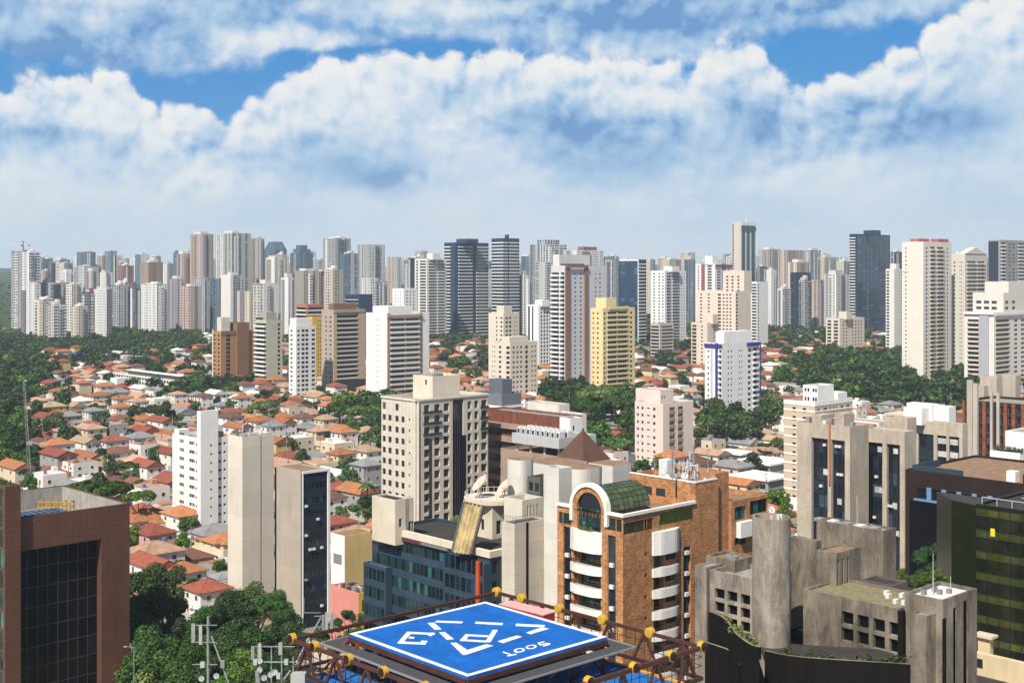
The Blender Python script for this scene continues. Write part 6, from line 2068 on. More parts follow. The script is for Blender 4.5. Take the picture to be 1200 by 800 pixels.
    tower('taller cream block with a flat dark roof canopy behind the cream block', 572.5, 590, 608.5, 367, 880, cream,
          L=[(581, 583, 'w', 1, 0.8, 1.3, 0.8, 'pane_dark'), (586, 589, 'w', 1, 0.8, 1.3, 0.8, 'pane_dark')], R=[(592, 600, 'w', 2, 0.7, 1.4, 0.7, 'pane_dark'), (602, 607, 'w', 2, 0.4, 1.2, 0.9, 'pane')], pents=[(582, 600, 358, 12)], land='the taller cream block')
    # tall tower with the brown frame
    pale, rb = S((0.56, 0.56, 0.57), 0.04, 0.1), S((0.26, 0.13, 0.09), 0.05, 0.1)
    b = tower('tall pale tower with curved white balconies and a red brown frame', 646, 662, 711, 311, 850, pale,
              L=[(646.5, 655, 'k', white, 1.6, 'pane_teal'), (657, 661.5, 'k', white, 1.9, 'pane_dark')],
              R=[(662.1, 667, 'c', rb, 0.9), (684.5, 688, 'c', rb, 0.9), (673, 675.5, 'w', 1, 0.9, 1.1, 1.0, 'pane'), (679.5, 682, 'w', 1, 0.9, 1.1, 1.0, 'pane_dark'), (697, 699.5, 'w', 1, 0.8, 1.0, 1.0, 'pane'), (702, 704.5, 'w', 1, 0.8, 1.0, 1.0, 'pane')],
              fh=3.05, land='the red brown framed tower', z_first=3.0)
    b.fpart('frame_top', rb, 'R', (b.R(662.1), b.R(688), 0.901, 1.5, b.h - 1.5, b.h + 0.4))
    b.part('roof_glass', M['pane_teal'], (3, b.R(687), 2, b.wl - 3, b.h - 1.2, b.h + 1.2))
    b.part('roof_room', offw, (b.R(664), b.R(700), 7, b.wl, b.h - 1.2, b.z(298)))
    # yellow
    b = tower('pale yellow tower with a dark column of recessed balconies', 692, 706.5, 744, 361, 790, yellow,
              L=[(694, 696.5, 'w', 1, 0.7, 1.1, 1.0, 'pane_dark'), (699, 702, 'w', 1, 0.7, 1.1, 1.0, 'pane_dark')],
              R=[(707.5, 710, 'w', 1, 0.85, 1.4, 0.8, 'pane_dark'), (712, 735.5, 'k', yellow, 0.5, 'pane_dark'), (738, 741.5, 'w', 1, 0.85, 1.4, 0.8, 'pane_dark')], fh=3.1, land='the pale yellow tower', pents=[(698, 722, 349, 14)])
    b.fpart('divider', yellow, 'R', (b.R(723), b.R(724), -0.9, 0.02, 0, b.h - 3))
    b.fpart('gable', yellow, 'R', (b.R(713), b.R(735), 0.003, 0.5, b.h - 0.8, b.h + 0.8))
    # white and navy
    b = tower('white tower with navy blue corner stripes and small paired windows', 826, 846, 889.5, 402, 688, white,
              L=[(829, 831, 'w', 1, 0.9, 1.1, 0.9, 'pane'), (833, 835, 'c', S((0.45, 0.47, 0.55)), 0.2), (838.5, 841.5, 'c', navy, 0.3), (842.5, 845.5, 'k', white, 0.9, 'pane_dark')],
              R=[(852, 859, 'w', 2, 0.5, 1.1, 0.9, 'pane_dark'), (865, 871, 'w', 2, 0.5, 1.1, 0.9, 'pane_dark'), (876, 880.5, 'w', 1, 0.8, 1.6, 0.6, 'pane_dark'), (882.5, 888.5, 'k', white, 0.8, 'pane_dark')], fh=3.05, land='the white tower with navy stripes', z_first=2.0)
    b.fpart('navy_band', navy, 'L', (0, b.wl + 0.3, 0.31, 0.6, b.h - 2.6, b.h - 0.6))
    b.fpart('navy_band', navy, 'R', (b.R(875), b.wr, 0.003, 1.0, b.h - 2.6, b.h - 0.6))
    b.fpart('navy_edge', navy, 'R', (b.wr - 0.5, b.wr + 0.3, 0.82, 1.2, 0, b.h - 0.6))
    b.part('penthouse', white, (b.R(852), b.R(884), 2, b.wl - 4, b.h - 1.2, b.z(389)))
    # small cream in the trees
    b = tower('squat cream block with three dark balcony columns standing among trees', 968, 984, 1013, 373, 1246, cream,
              L=[(969.5, 974, 'k', cream, 0.7, 'pane_dark'), (977, 982, 'k', cream, 0.7, 'pane_dark')], R=[(987, 994, 'w', 2, 0.5, 1.5, 0.7, 'pane_dark'), (998, 1011, 'w', 4, 0.5, 1.5, 0.7, 'pane_dark')], fh=3.3, land='the squat cream block', pents=[(983, 998, 365, 10)])
    # right hand cream tower
    b = tower('very tall cream tower with a blank left wall and dark balconies beside it', 1057, 1083, 1115, 283, 925, S((0.70, 0.65, 0.57), 0.03, 0.1),
              L=[(1059, 1064, 'w', 1, 0.35, 1.0, 1.0, 'pane')], R=[(1084, 1088, 'w', 1, 0.6, 1.4, 0.8, 'pane_dark'), (1090, 1096, 'k', cream, 0.9, 'pane_dark'), (1098, 1106, 'k', cream, 0.9, 'pane_dark'), (1109, 1112, 'w', 1, 0.6, 1.3, 0.8, 'pane_dark')], fh=3.05, land='the very tall cream tower', z_first=2.0)
    red = S((0.42, 0.12, 0.10))
    b.part('red_roof_room', red, (b.R(1090), b.R(1102), 9, 16, b.h - 1.2, b.z(279)))
    b.part('red_roof_room', red, (b.R(1104), b.R(1116), 3, 9, b.h - 1.2, b.z(279)))
    b.fpart('wall_line', S((0.4, 0.33, 0.28)), 'L', (0, b.wl, 0.003, 0.1, b.z(318) - 0.5, b.z(318)))
    b.fpart('corner_step', S((0.70, 0.65, 0.57), 0.03, 0.1), 'L', (b.L(1066), b.wl, 0.102, 1.2, 0, b.h - 0.3))
    b = tower('tall cream tower with a classical pediment and dark balcony column', 1114, 1131, 1157, 297, 965, S((0.56, 0.52, 0.46), 0.04, 0.12),
              L=[(1117, 1120, 'w', 1, 0.7, 1.2, 0.9, 'pane_dark'), (1124, 1128, 'w', 2, 0.4, 1.2, 0.9, 'pane_dark')], R=[(1133, 1144, 'k', cream, 0.8, 'pane_teal'), (1145, 1154, 'k', cream, 0.8, 'pane_dark')], fh=3.05, land='the pedimented cream tower', z_first=4.0)
    mb = MB()
    u0, u1 = b.R(1131), b.R(1155)
    A = [b.pt('R', u0, 0.4, b.h), b.pt('R', u1, 0.4, b.h), b.pt('R', (u0 + u1) / 2, 0.4, b.h + 5.0)]
    Bk = [(p[0], p[1] + 6, p[2]) for p in A]
    mb.poly(A); mb.poly(Bk[::-1]); mb.poly([A[0], Bk[0], Bk[2], A[2]]); mb.poly([A[2], Bk[2], Bk[1], A[1]])
    mb.build('pediment', [cream], b.root)
    # white stepped complex at the right edge
    gr = S((0.36, 0.36, 0.40), 0.05, 0.1)
    b = tower('broad white office with tall dark glass bays between white columns', 1130, 1165, 1212, 366, 882, S((0.66, 0.62, 0.56), 0.04, 0.12),
              L=[(1134, 1147, 'k', cream, 0.6, 'pane_dark'), (1148, 1159, 'c', gr, 0.8)], R=[(1167, 1183, 'k', cream, 0.4, 'pane_dark'), (1188, 1193, 'w', 1, 0.8, 1.6, 0.6, 'pane_dark'), (1196, 1201, 'w', 1, 0.8, 1.6, 0.6, 'pane_dark')], fh=3.3, land='the broad white office', name='office_tower', z_first=3.5)
    wm = S((0.66, 0.62, 0.56), 0.04, 0.12)
    o = b.spot(1176, 892)
    v = (o[0], o[1], b._t(1208, b.er, o), b._t(1140, b.el, o))
    zt = b.z(343, o)
    uu = lambda p: b.L(p, v)
    c1 = [(uu(p), uu(p + 6), 0.3, [(b.h + 1.5, b.h + 3.6), (b.h + 5.6, b.h + 7.8)]) for p in (1144, 1153, 1162)]
    c2 = [(b.R(p, v), b.R(p + 4, v), 0.3, [(b.h + 1.5, b.h + 3.6), (b.h + 5.6, b.h + 7.8)]) for p in (1178, 1186)]
    b.volume([wm], c1, c2, v, z0=b.h - 2, z1=zt, name='upper_storeys')
    b.windows('L', c1, 'pane_blue', 'frame_grey', 'std', v=v); b.windows('R', c2, 'pane_blue', 'frame_grey', 'std', v=v)
    o = b.spot(1182, 900)
    b.volume([wm], (), (), (o[0], o[1], b._t(1204, b.er, o), b._t(1154, b.el, o)), z0=b.h, z1=b.z(330, o), name='top_storey')
    b.fpart('white_ledge', white, 'L', (0, b.wl, 0.6, 1.4, b.h - 1.5, b.h - 0.5)); b.fpart('white_ledge', white, 'R', (0, b.wr, 0.6, 1.4, b.h - 1.5, b.h - 0.5))
    # grey tower behind at the edge
    b = tower('grey balcony tower with a dark blue flank at the right frame edge', 1158, 1172, 1215, 281, 1120, S((0.30, 0.29, 0.28), 0.05, 0.1),
              L=[(1158.5, 1170, 'g', 'pane_blue')], R=[(1173, 1178, 'k', white, 0.9, 'pane_dark'), (1181, 1190, 'w', 2, 0.6, 1.5, 0.7, 'pane'), (1193, 1210, 'k', offw, 0.8, 'pane_dark')], fh=3.2, land='the grey balcony tower')
    # dark glass towers
    dg = S((0.012, 0.04, 0.085), 0.1, 0.1, 0.25)
    b = tower('tall dark blue glass office tower with a white dotted left edge', 995.5, 1003, 1043, 274, 1579, dg,
              L=[(996, 1002.5, 'k', white, 1.0, 'pane_dark')], R=[(1005, 1015.5, 'w', 2, 0.97, 3.0, 0.4, 'pane_navy'), (1016, 1018, 'w', 1, 0.6, 1.6, 1.0, 'pane_lit'), (1018.5, 1042, 'w', 4, 0.97, 3.0, 0.4, 'pane_navy')], fh=3.6, land='the tall dark blue glass tower', name='office_tower', pents=[(1012, 1032, 270, 14)])
    b = tower('dark blue glass slab with a white edge behind the pale yellow tower', 726, 748.5, 757.5, 304, 1350, dg,
              L=[(727, 748, 'w', 4, 0.97, 3.1, 0.3, 'pane_navy')], R=[(749, 757, 'k', white, 0.5, 'pane_dark')], fh=3.6, land='the dark blue glass slab', name='office_tower')
    b.fpart('white_edge', white, 'L', (b.wl - 0.9, b.wl, 0.003, 0.6, 0, b.h)); b.fpart('white_edge', white, 'L', (0, b.wl - 0.92, 0.003, 0.6, b.h - 1.5, b.h))
    # dark towers with white balcony frames
    ds = S((0.026, 0.048, 0.105), 0.1, 0.1, 0.6)
    for xl, xc, xr, top, lab, land in ((520.5, 533, 572.5, 284, 'dark slate tower with white framed balconies, taller of the pair above dense trees', 'the white framed slate tower'),
                                       (576, 591, 608.5, 279, 'slim dark slate tower with close white floor lines beside its broader twin', 'the slim dark slate tower')):
        b = tower(lab, xl, xc, xr, top, 1500 if xl < 550 else 1480, ds, fh=3.9, land=land,
                  L=[(xl + 0.5, xl + (xc - xl) * 0.62, 'k', white, 1.2, 'pane_dark')] if xl < 550 else [(xl + .5, xc - 0.5, 'k', white, 1.0, 'pane_navy')],
                  R=[(xc + 4, xc + 20, 'k', white, 1.8, 'pane_navy'), (xc + 25, xr - 0.5, 'k', white, 1.8, 'pane_navy')] if xl < 550 else [(xc + 0.5, xc + 4, 'k', white, 0.7, 'pane_dark'), (xc + 6, xr - 0.5, 'k', white, 1.0, 'pane_navy')],
                  pents=[((xl + xc) / 2 + 8, xr - 12, top - 4, 10)])
    tower('white stepped tower of dark balconies beside the dark slate tower', 486, 500, 523, 303, 1420, offw, fh=3.3,
          L=[(487.5, 490, 'w', 1, .9, 2.0, .6, 'pane_dark'), (492, 499, 'k', white, 0.8, 'pane_dark')], R=[(502, 511, 'k', offw, 0.8, 'pane_dark'), (513, 521, 'k', white, 0.8, 'pane_dark')], land='the white stepped balcony tower', pents=[(500, 516, 297, 8)])
    tower('white tower of many purple grey window rows behind the pale pinkish block', 762.5, 779, 804, 317, 1330, white, fh=3.2,
          L=[(765, 768, 'w', 1, 0.7, 1.4, 0.8, 'pane_dark'), (771, 774, 'w', 1, 0.7, 1.4, .8, 'pane_dark'), (775.5, 778, 'w', 1, 0.8, 1.4, .8, 'pane')], R=[(781, 786, 'k', S((0.55, 0.53, 0.58)), 0.6, 'pane_dark'), (788, 796, 'k', S((0.55, 0.53, 0.58)), .6, 'pane_dark'), (798, 803, 'w', 2, 0.5, 1.4, .8, 'pane_dark')], land='the purple windowed white tower', pents=[(778, 796, 312, 10)])
    tower('squat beige block of dark balconies in the trees by the pale yellow tower', 762.5, 773, 789.5, 379, 1140, S((0.50, 0.43, 0.39)), fh=3.1,
          L=[(763, 772, 'k', S((0.5, 0.44, 0.4)), 0.7, 'pane_dark')], R=[(775, 788, 'k', S((0.5, 0.44, 0.4)), 0.7, 'pane_dark')], land='the squat beige block')
    # beige stepped group
    bg = S((0.66, 0.56, 0.46), 0.04, 0.1)
    b = tower('broad cream stepped tower with a darker blank right flank', 816, 862, 880, 341, 1130, bg, fh=3.1,
              L=[(819, 824, 'w', 1, 0.5, 1.3, .8, 'pane_dark'), (828, 833, 'w', 1, 0.5, 1.3, .8, 'pane_dark'), (841, 845, 'w', 1, 0.9, 1.8, .5, 'pane_dark'), (846, 858, 'w', 3, 0.55, 1.3, .8, 'pane_dark')], R=[(862.5, 865, 'w', 1, 0.9, 1.8, .5, 'pane_dark')], land='the broad cream stepped tower')
    o = b.spot(872, 1140)
    v = (o[0], o[1], b._t(881, b.er, o), b._t(847, b.el, o))
    cw = [(b.L(p, v), b.L(p + 2.5, v), 0.3, rows(b.z(322, o), 3.1, 5, 0.6, 1.5)) for p in (851, 857, 864)]
    b.volume([bg], cw, (), v, z0=b.h - 2, z1=b.z(317, o), name='upper_storeys')
    b.windows('L', cw, 'pane_dark', 'frame_grey', 'far', v=v)
    tower('narrow beige tower with an orange lift room in front of the cream stepped tower', 810, 829, 842, 378, 1060, bg, fh=3.1,
          L=[(811, 816, 'k', S((0.55, .45, .36)), 0.6, 'pane_dark'), (819, 826, 'w', 1, 0.3, 1.2, .9, 'pane_dark')], R=[(835, 839, 'w', 1, 0.4, 1.2, .9, 'pane_dark')], land='the narrow beige tower', pents=[(828, 841, 368, 6)])
    b = tower('very tall cream and white tower topped by a mast on the skyline', 857, 868, 885.5, 260, 1640, S((0.56, 0.50, 0.43), .04, .1), fh=3.4,
              L=[(858, 860, 'k', offw, 0.8, 'pane_dark')], R=[(868.3, 885.4, 'c', S((0.60, 0.61, 0.61)), 0.06), (869.5, 873, 'g', 'pane_teal'), (875, 878.5, 'g', 'pane_teal'), (880.5, 884.5, 'g', 'pane_teal')], land='the tall tower with the mast')
    b.fpart('dark_crown', M['pane_navy'], 'R', (b.R(868.5), b.wr, 0.62, 1.0, b.z(270), b.z(266)))
    b.part('white_crown', white, (b.R(869), b.wr, -0.8, 8, b.z(264), b.z(261)))
    mb = MB(); x, y = b.R(879), 6
    mb.tube((x, y, b.h - 1), (x, y, b.z(252)), 1.1, 0.9, 8); mb.tube((x, y, b.z(252)), (x, y, b.z(244)), 0.3, 0.15, 6)
    mb.build('mast', [M['steel_pale']], b.root)
    tower('white tower with a column of dark balconies to the right of the cream stepped tower', 880, 887, 900, 330, 1290, white, fh=3.1,
          L=[(881, 886.5, 'k', white, 0.7, 'pane_dark')], R=[(888, 890, 'w', 1, .8, 1.4, .8, 'pane')], land='the dark balconied white tower')
    b = tower('white and red brown tower with blue balcony stripes on the skyline', 815, 838, 858, 309, 1500, white, fh=3.3,
              L=[(817, 820, 'w', 1, .6, 1.5, .8, 'pane_dark'), (822, 826, 'c', S((0.3, 0.08, 0.09)), 0.4), (829, 834, 'k', white, .6, 'pane_dark')], R=[(840, 844, 'k', white, .6, 'pane_navy'), (846, 850, 'c', S((.08, .1, .25)), 0.4), (852, 856, 'w', 1, .6, 1.5, .8, 'pane_dark')], land='the white and red brown tower', pents=[(826, 842, 300, 10)])
    b.fpart('red_crown', S((0.25, 0.06, 0.08)), 'R', (0, b.wr, 0.42, 0.8, b.h - 4, b.h - 1))
    tower('white block with pale blue vertical stripes and a navy checkered flank', 618, 631, 647, 357, 1010, white, fh=3.0,
          L=[(619, 621, 'g', 'pane_navy'), (623.5, 625, 'g', 'pane_navy')], R=[(633, 646.5, 'w', 4, 0.62, 1.9, .5, 'pane_navy')], land='the white block with blue stripes', pents=[(627, 644, 351, 6)])
    tower('plain white cube of a building below the white stepped balcony tower', 460, 473, 489, 338, 1300, white, fh=3.4, L=[(462, 471, 'w', 3, .3, 1.4, 1, 'pane_dark')], R=[(475, 487, 'w', 3, .4, 1.6, 1, 'pane_dark')], name='building', cat='building', land='the plain white cube')
    tower('dark slate block with thin balcony lines behind the broad white banded tower', 405, 421, 436.5, 345, 1090, ds, fh=3.3, L=[(405.5, 420, 'k', S((.32, .31, .33)), .7, 'pane_dark')], name='office_tower', land='the dark slate block')
    tower('low block under construction with red brick floors and open white slabs', 347, 360, 379, 357, 1080, S((.42, .16, .12)), fh=3.6, L=[(347.5, 359, 'k', offw, .6, 'pane_dark')], R=[(361, 378, 'k', offw, .6, 'pane_dark')], name='building', cat='building', land='the open slab brick block')
    tower('white slim tower with dark balcony edge left of the very tall cream tower', 1038, 1048, 1058, 315, 1240, offw, fh=3.1, L=[(1039, 1042, 'k', white, .9, 'pane_dark')], R=[(1054, 1057.5, 'w', 2, .5, 1.4, .8, 'pane_dark')], land='the white slim tower', pents=[(1043, 1054, 309, 8)])


mid_towers()
# ------------------------------------------------------------------ the far towers
GM = {}
TH5 = math.radians(43)


def gm(key):
    if key in GM: return GM[key]
    A = dict(
        white=dict(wall=(0.72, 0.71, 0.70), win=(0.027, 0.032, 0.041), cu=3.6, cv=3.2, ww=0.42, wh=0.42),
        white2=dict(wall=(0.70, 0.69, 0.68), win=(0.023, 0.027, 0.036), cu=5.2, cv=3.3, ww=0.6, wh=0.45),
        bands=dict(wall=(0.68, 0.67, 0.65), win=(0.023, 0.027, 0.041), cu=9.0, cv=3.4, ww=0.9, wh=0.48),
        cream=dict(wall=(0.62, 0.55, 0.45), win=(0.032, 0.027, 0.027), cu=3.4, cv=3.2, ww=0.42, wh=0.45),
        cream2=dict(wall=(0.60, 0.54, 0.46), win=(0.027, 0.027, 0.032), cu=4.8, cv=3.3, ww=0.55, wh=0.5, vstripe=(0.42, 0.36, 0.29), vs=(14.0, 0.25)),
        pink=dict(wall=(0.55, 0.45, 0.40), win=(0.036, 0.027, 0.032), cu=3.2, cv=3.2, ww=0.45, wh=0.45, vstripe=(0.30, 0.20, 0.20), vs=(13.0, 0.28)),
        tan=dict(wall=(0.38, 0.28, 0.21), win=(0.027, 0.023, 0.023), cu=3.4, cv=3.2, ww=0.4, wh=0.42),
        grey=dict(wall=(0.40, 0.40, 0.42), win=(0.027, 0.032, 0.045), cu=3.6, cv=3.3, ww=0.55, wh=0.5),
        slate=dict(wall=(0.12, 0.13, 0.17), win=(0.013, 0.018, 0.027), cu=3.6, cv=3.4, ww=0.7, wh=0.55, band=(0.32, 0.32, 0.34), bandw=0.16),
        bluestripe=dict(wall=(0.50, 0.51, 0.54), win=(0.018, 0.032, 0.060), cu=5.0, cv=3.4, ww=0.55, wh=0.75),
        glass=dict(wall=(0.13, 0.18, 0.24), win=(0.020, 0.045, 0.085), cu=2.2, cv=3.6, ww=0.86, wh=0.72, rough=0.3),
        darkglass=dict(wall=(0.02, 0.035, 0.06), win=(0.005, 0.011, 0.020), cu=2.4, cv=3.6, ww=0.9, wh=0.8, rough=0.3),
        blueline=dict(wall=(0.62, 0.60, 0.56), win=(0.023, 0.110, 0.085), cu=11.0, cv=3.4, ww=0.5, wh=0.66),
        redwhite=dict(wall=(0.62, 0.58, 0.55), win=(0.027, 0.027, 0.036), cu=3.8, cv=3.2, ww=0.45, wh=0.45, vstripe=(0.27, 0.10, 0.09), vs=(10.0, 0.22)),
        brick=dict(wall=(0.33, 0.11, 0.08), win=(0.027, 0.018, 0.018), cu=3.4, cv=3.3, ww=0.4, wh=0.4),
        blank=dict(wall=(0.66, 0.63, 0.58), win=(0.300, 0.300, 0.300), cu=30.0, cv=3.2, ww=0.05, wh=0.3),
        greyblank=dict(wall=(0.44, 0.41, 0.37), win=(0.200, 0.200, 0.200), cu=22.0, cv=3.2, ww=0.05, wh=0.3),
        purple=dict(wall=(0.26, 0.23, 0.27), win=(0.120, 0.110, 0.130), cu=24.0, cv=3.2, ww=0.05, wh=0.3),
    )
    GM[key] = gridmat('facade_' + key, **A[key])
    return GM[key]


def far(xl, xc, xr, top, D, mL, mR, desc, pent=None, strips=(), name='apartment_tower', cat='tower', th=43.0, label=None, crown=None):
    th_ = math.radians(th)
    C = Vector(((xc - 600) / F * D, D, 0))
    er, el = Vector((math.cos(th_), math.sin(th_), 0)), Vector((-math.sin(th_), math.cos(th_), 0))
    def t(px, e):
        u = (px - 600) / F
        return (u * D - C.x) / (e.x - u * e.y)
    wr, wl = max(3.0, t(xr, er)), max(3.0, t(xl, el))
    wr, wl = min(wr, 60), min(wl, 60)
    zg = terrain(C.x, D)
    h = H - (top - HY) / F * D - zg
    root = tag(empty(name, (C.x, C.y, zg), th_), label, cat, 'towers of the distant skyline')
    if not label: later(root, desc, C)
    FOOT.append((C.x, C.y + 12, max(wr, wl), max(wr, wl), th_))
    if D < 2400: OCC.append((xl, xr, top, D))
    full = h
    if 'sloped' in desc or 'stepped crown' in desc: h -= 16.0
    mb = MB()
    mb.poly([(0, wl, -6), (0, 0, -6), (0, 0, h), (0, wl, h)], 0)
    mb.poly([(0, 0, -6), (wr, 0, -6), (wr, 0, h), (0, 0, h)], 1)
    mb.poly([(wr, 0, -6), (wr, wl, -6), (wr, wl, h), (wr, 0, h)], 0)
    mb.poly([(wr, wl, -6), (0, wl, -6), (0, wl, h), (wr, wl, h)], 1)
    mb.build('wall', [gm(mL), gm(mR)], root)
    mb = MB()
    mb.poly([(0.02, 0.02, h - 0.01), (wr - .02, 0.02, h - 0.01), (wr - .02, wl - .02, h - 0.01), (0.02, wl - .02, h - 0.01)])
    mb.build('roof', [M['roof_grey']], root)
    rnd = random.Random(int(xl * 7 + top * 13))
    k = pent if pent is not None else rnd.choice((0, 2.5, 3.0, 4.0, 5.0))
    if k:
        a, c = rnd.uniform(0.1, 0.3), rnd.uniform(0.6, 0.85)
        e, f_ = rnd.uniform(0.1, 0.3), rnd.uniform(0.6, 0.9)
        mb = MB()
        if rnd.random() < 0.5:
            mb.box(wr * a, wr * c, wl * e, wl * f_, h - 0.005, h + k)
        else:
            mb.box(wr * a, wr * (a + c) / 2, wl * e, wl * f_, h - 0.005, h + k * 0.6)
            mb.box(wr * (a + c) / 2, wr * c, wl * (e + 0.05), wl * (f_ - 0.1), h - 0.005, h + k * 1.2)
        mb.build('penthouse', [gm('blank') if mL != 'slate' else gm('greyblank')], root)
    if not strips and rnd.random() < 0.75:
        alt = {'white': ('purple', 'white2', 'bands'), 'cream': ('tan', 'bands', 'purple'), 'pink': ('purple', 'tan'), 'grey': ('slate', 'bands'), 'slate': ('bands', 'white2')}.get(mR, ('slate', 'white2', 'grey'))
        a = rnd.uniform(0.1, 0.5)
        strips = [('R', a, a + rnd.uniform(0.2, 0.4), rnd.choice(alt), rnd.uniform(0.8, 2.0), -rnd.uniform(0, 5))]
        if rnd.random() < 0.6:
            a = rnd.uniform(0.1, 0.5)
            strips.append(('L', a, a + rnd.uniform(0.2, 0.4), rnd.choice(alt), rnd.uniform(0.8, 2.0), -rnd.uniform(0, 5)))
    if full != h:
        mb = MB()
        if 'sloped' in desc:
            q0 = [(0.1, 0.1), (wr - .1, 0.1), (wr - .1, wl - .1), (0.1, wl - .1)]
            q1 = [(wr * .2, wl * .2), (wr * .8, wl * .2), (wr * .8, wl * .8), (wr * .2, wl * .8)]
            for i in range(4):
                a, c, e, f_ = q0[i], q0[(i + 1) % 4], q1[(i + 1) % 4], q1[i]
                mb.poly([a + (h,), c + (h,), e + (full,), f_ + (full,)])
            mb.poly([p + (full,) for p in q1])
        else:
            mb.box(wr * .12, wr * .88, wl * .12, wl * .88, h, h + 8); mb.box(wr * .25, wr * .75, wl * .25, wl * .75, h + 8, full)
        mb.build('crown', [gm(mR)], root)
    if 'pediment' in desc:
        mb = MB()
        a, c, t_ = (0, -0.3, h), (wr, -0.3, h), (wr / 2, -0.3, h + 4)
        bk = [(p[0], 5, p[2]) for p in (a, c, t_)]
        mb.poly([a, c, t_]); mb.poly([a, bk[0], bk[2], t_]); mb.poly([t_, bk[2], bk[1], c]); mb.poly(bk[::-1])
        mb.build('pediment', [gm('blank')], root)
    if 'red roof' in desc:
        mb = MB(); mb.box(wr * .3, wr * .8, wl * .1, wl * .5, h, h + 4.5); mb.build('roof_room', [gm('brick')], root)
    if 'rounded top' in desc:
        mb = MB(); mb.tube((wr / 2, wl / 2, h), (wr / 2, wl / 2, h + 5), min(wr, wl) * .45, n=16); mb.build('drum', [gm(mR)], root)
    if 'terraces' in desc:
        mb = MB(); mb.box(-2.5, wr * .55, -2.5, wl * .55, -5, h - 24); mb.build('lower_terrace', [gm('bands')], root)
        mb = MB(); mb.box(wr * .2, wr * .8, wl * .2, wl * .8, h, h + 6); mb.build('top_terrace', [gm('bluestripe')], root)
    for (face, a, c, mk, out, ztop) in strips:
        mb = MB()
        if face == 'L': mb.box(-out, -0.003, wl * (1 - c), wl * (1 - a), -5, h + ztop)
        else: mb.box(wr * a, wr * c, -out, -0.003, -5, h + ztop)
        mb.build('bay', [gm(mk)], root)
    return root


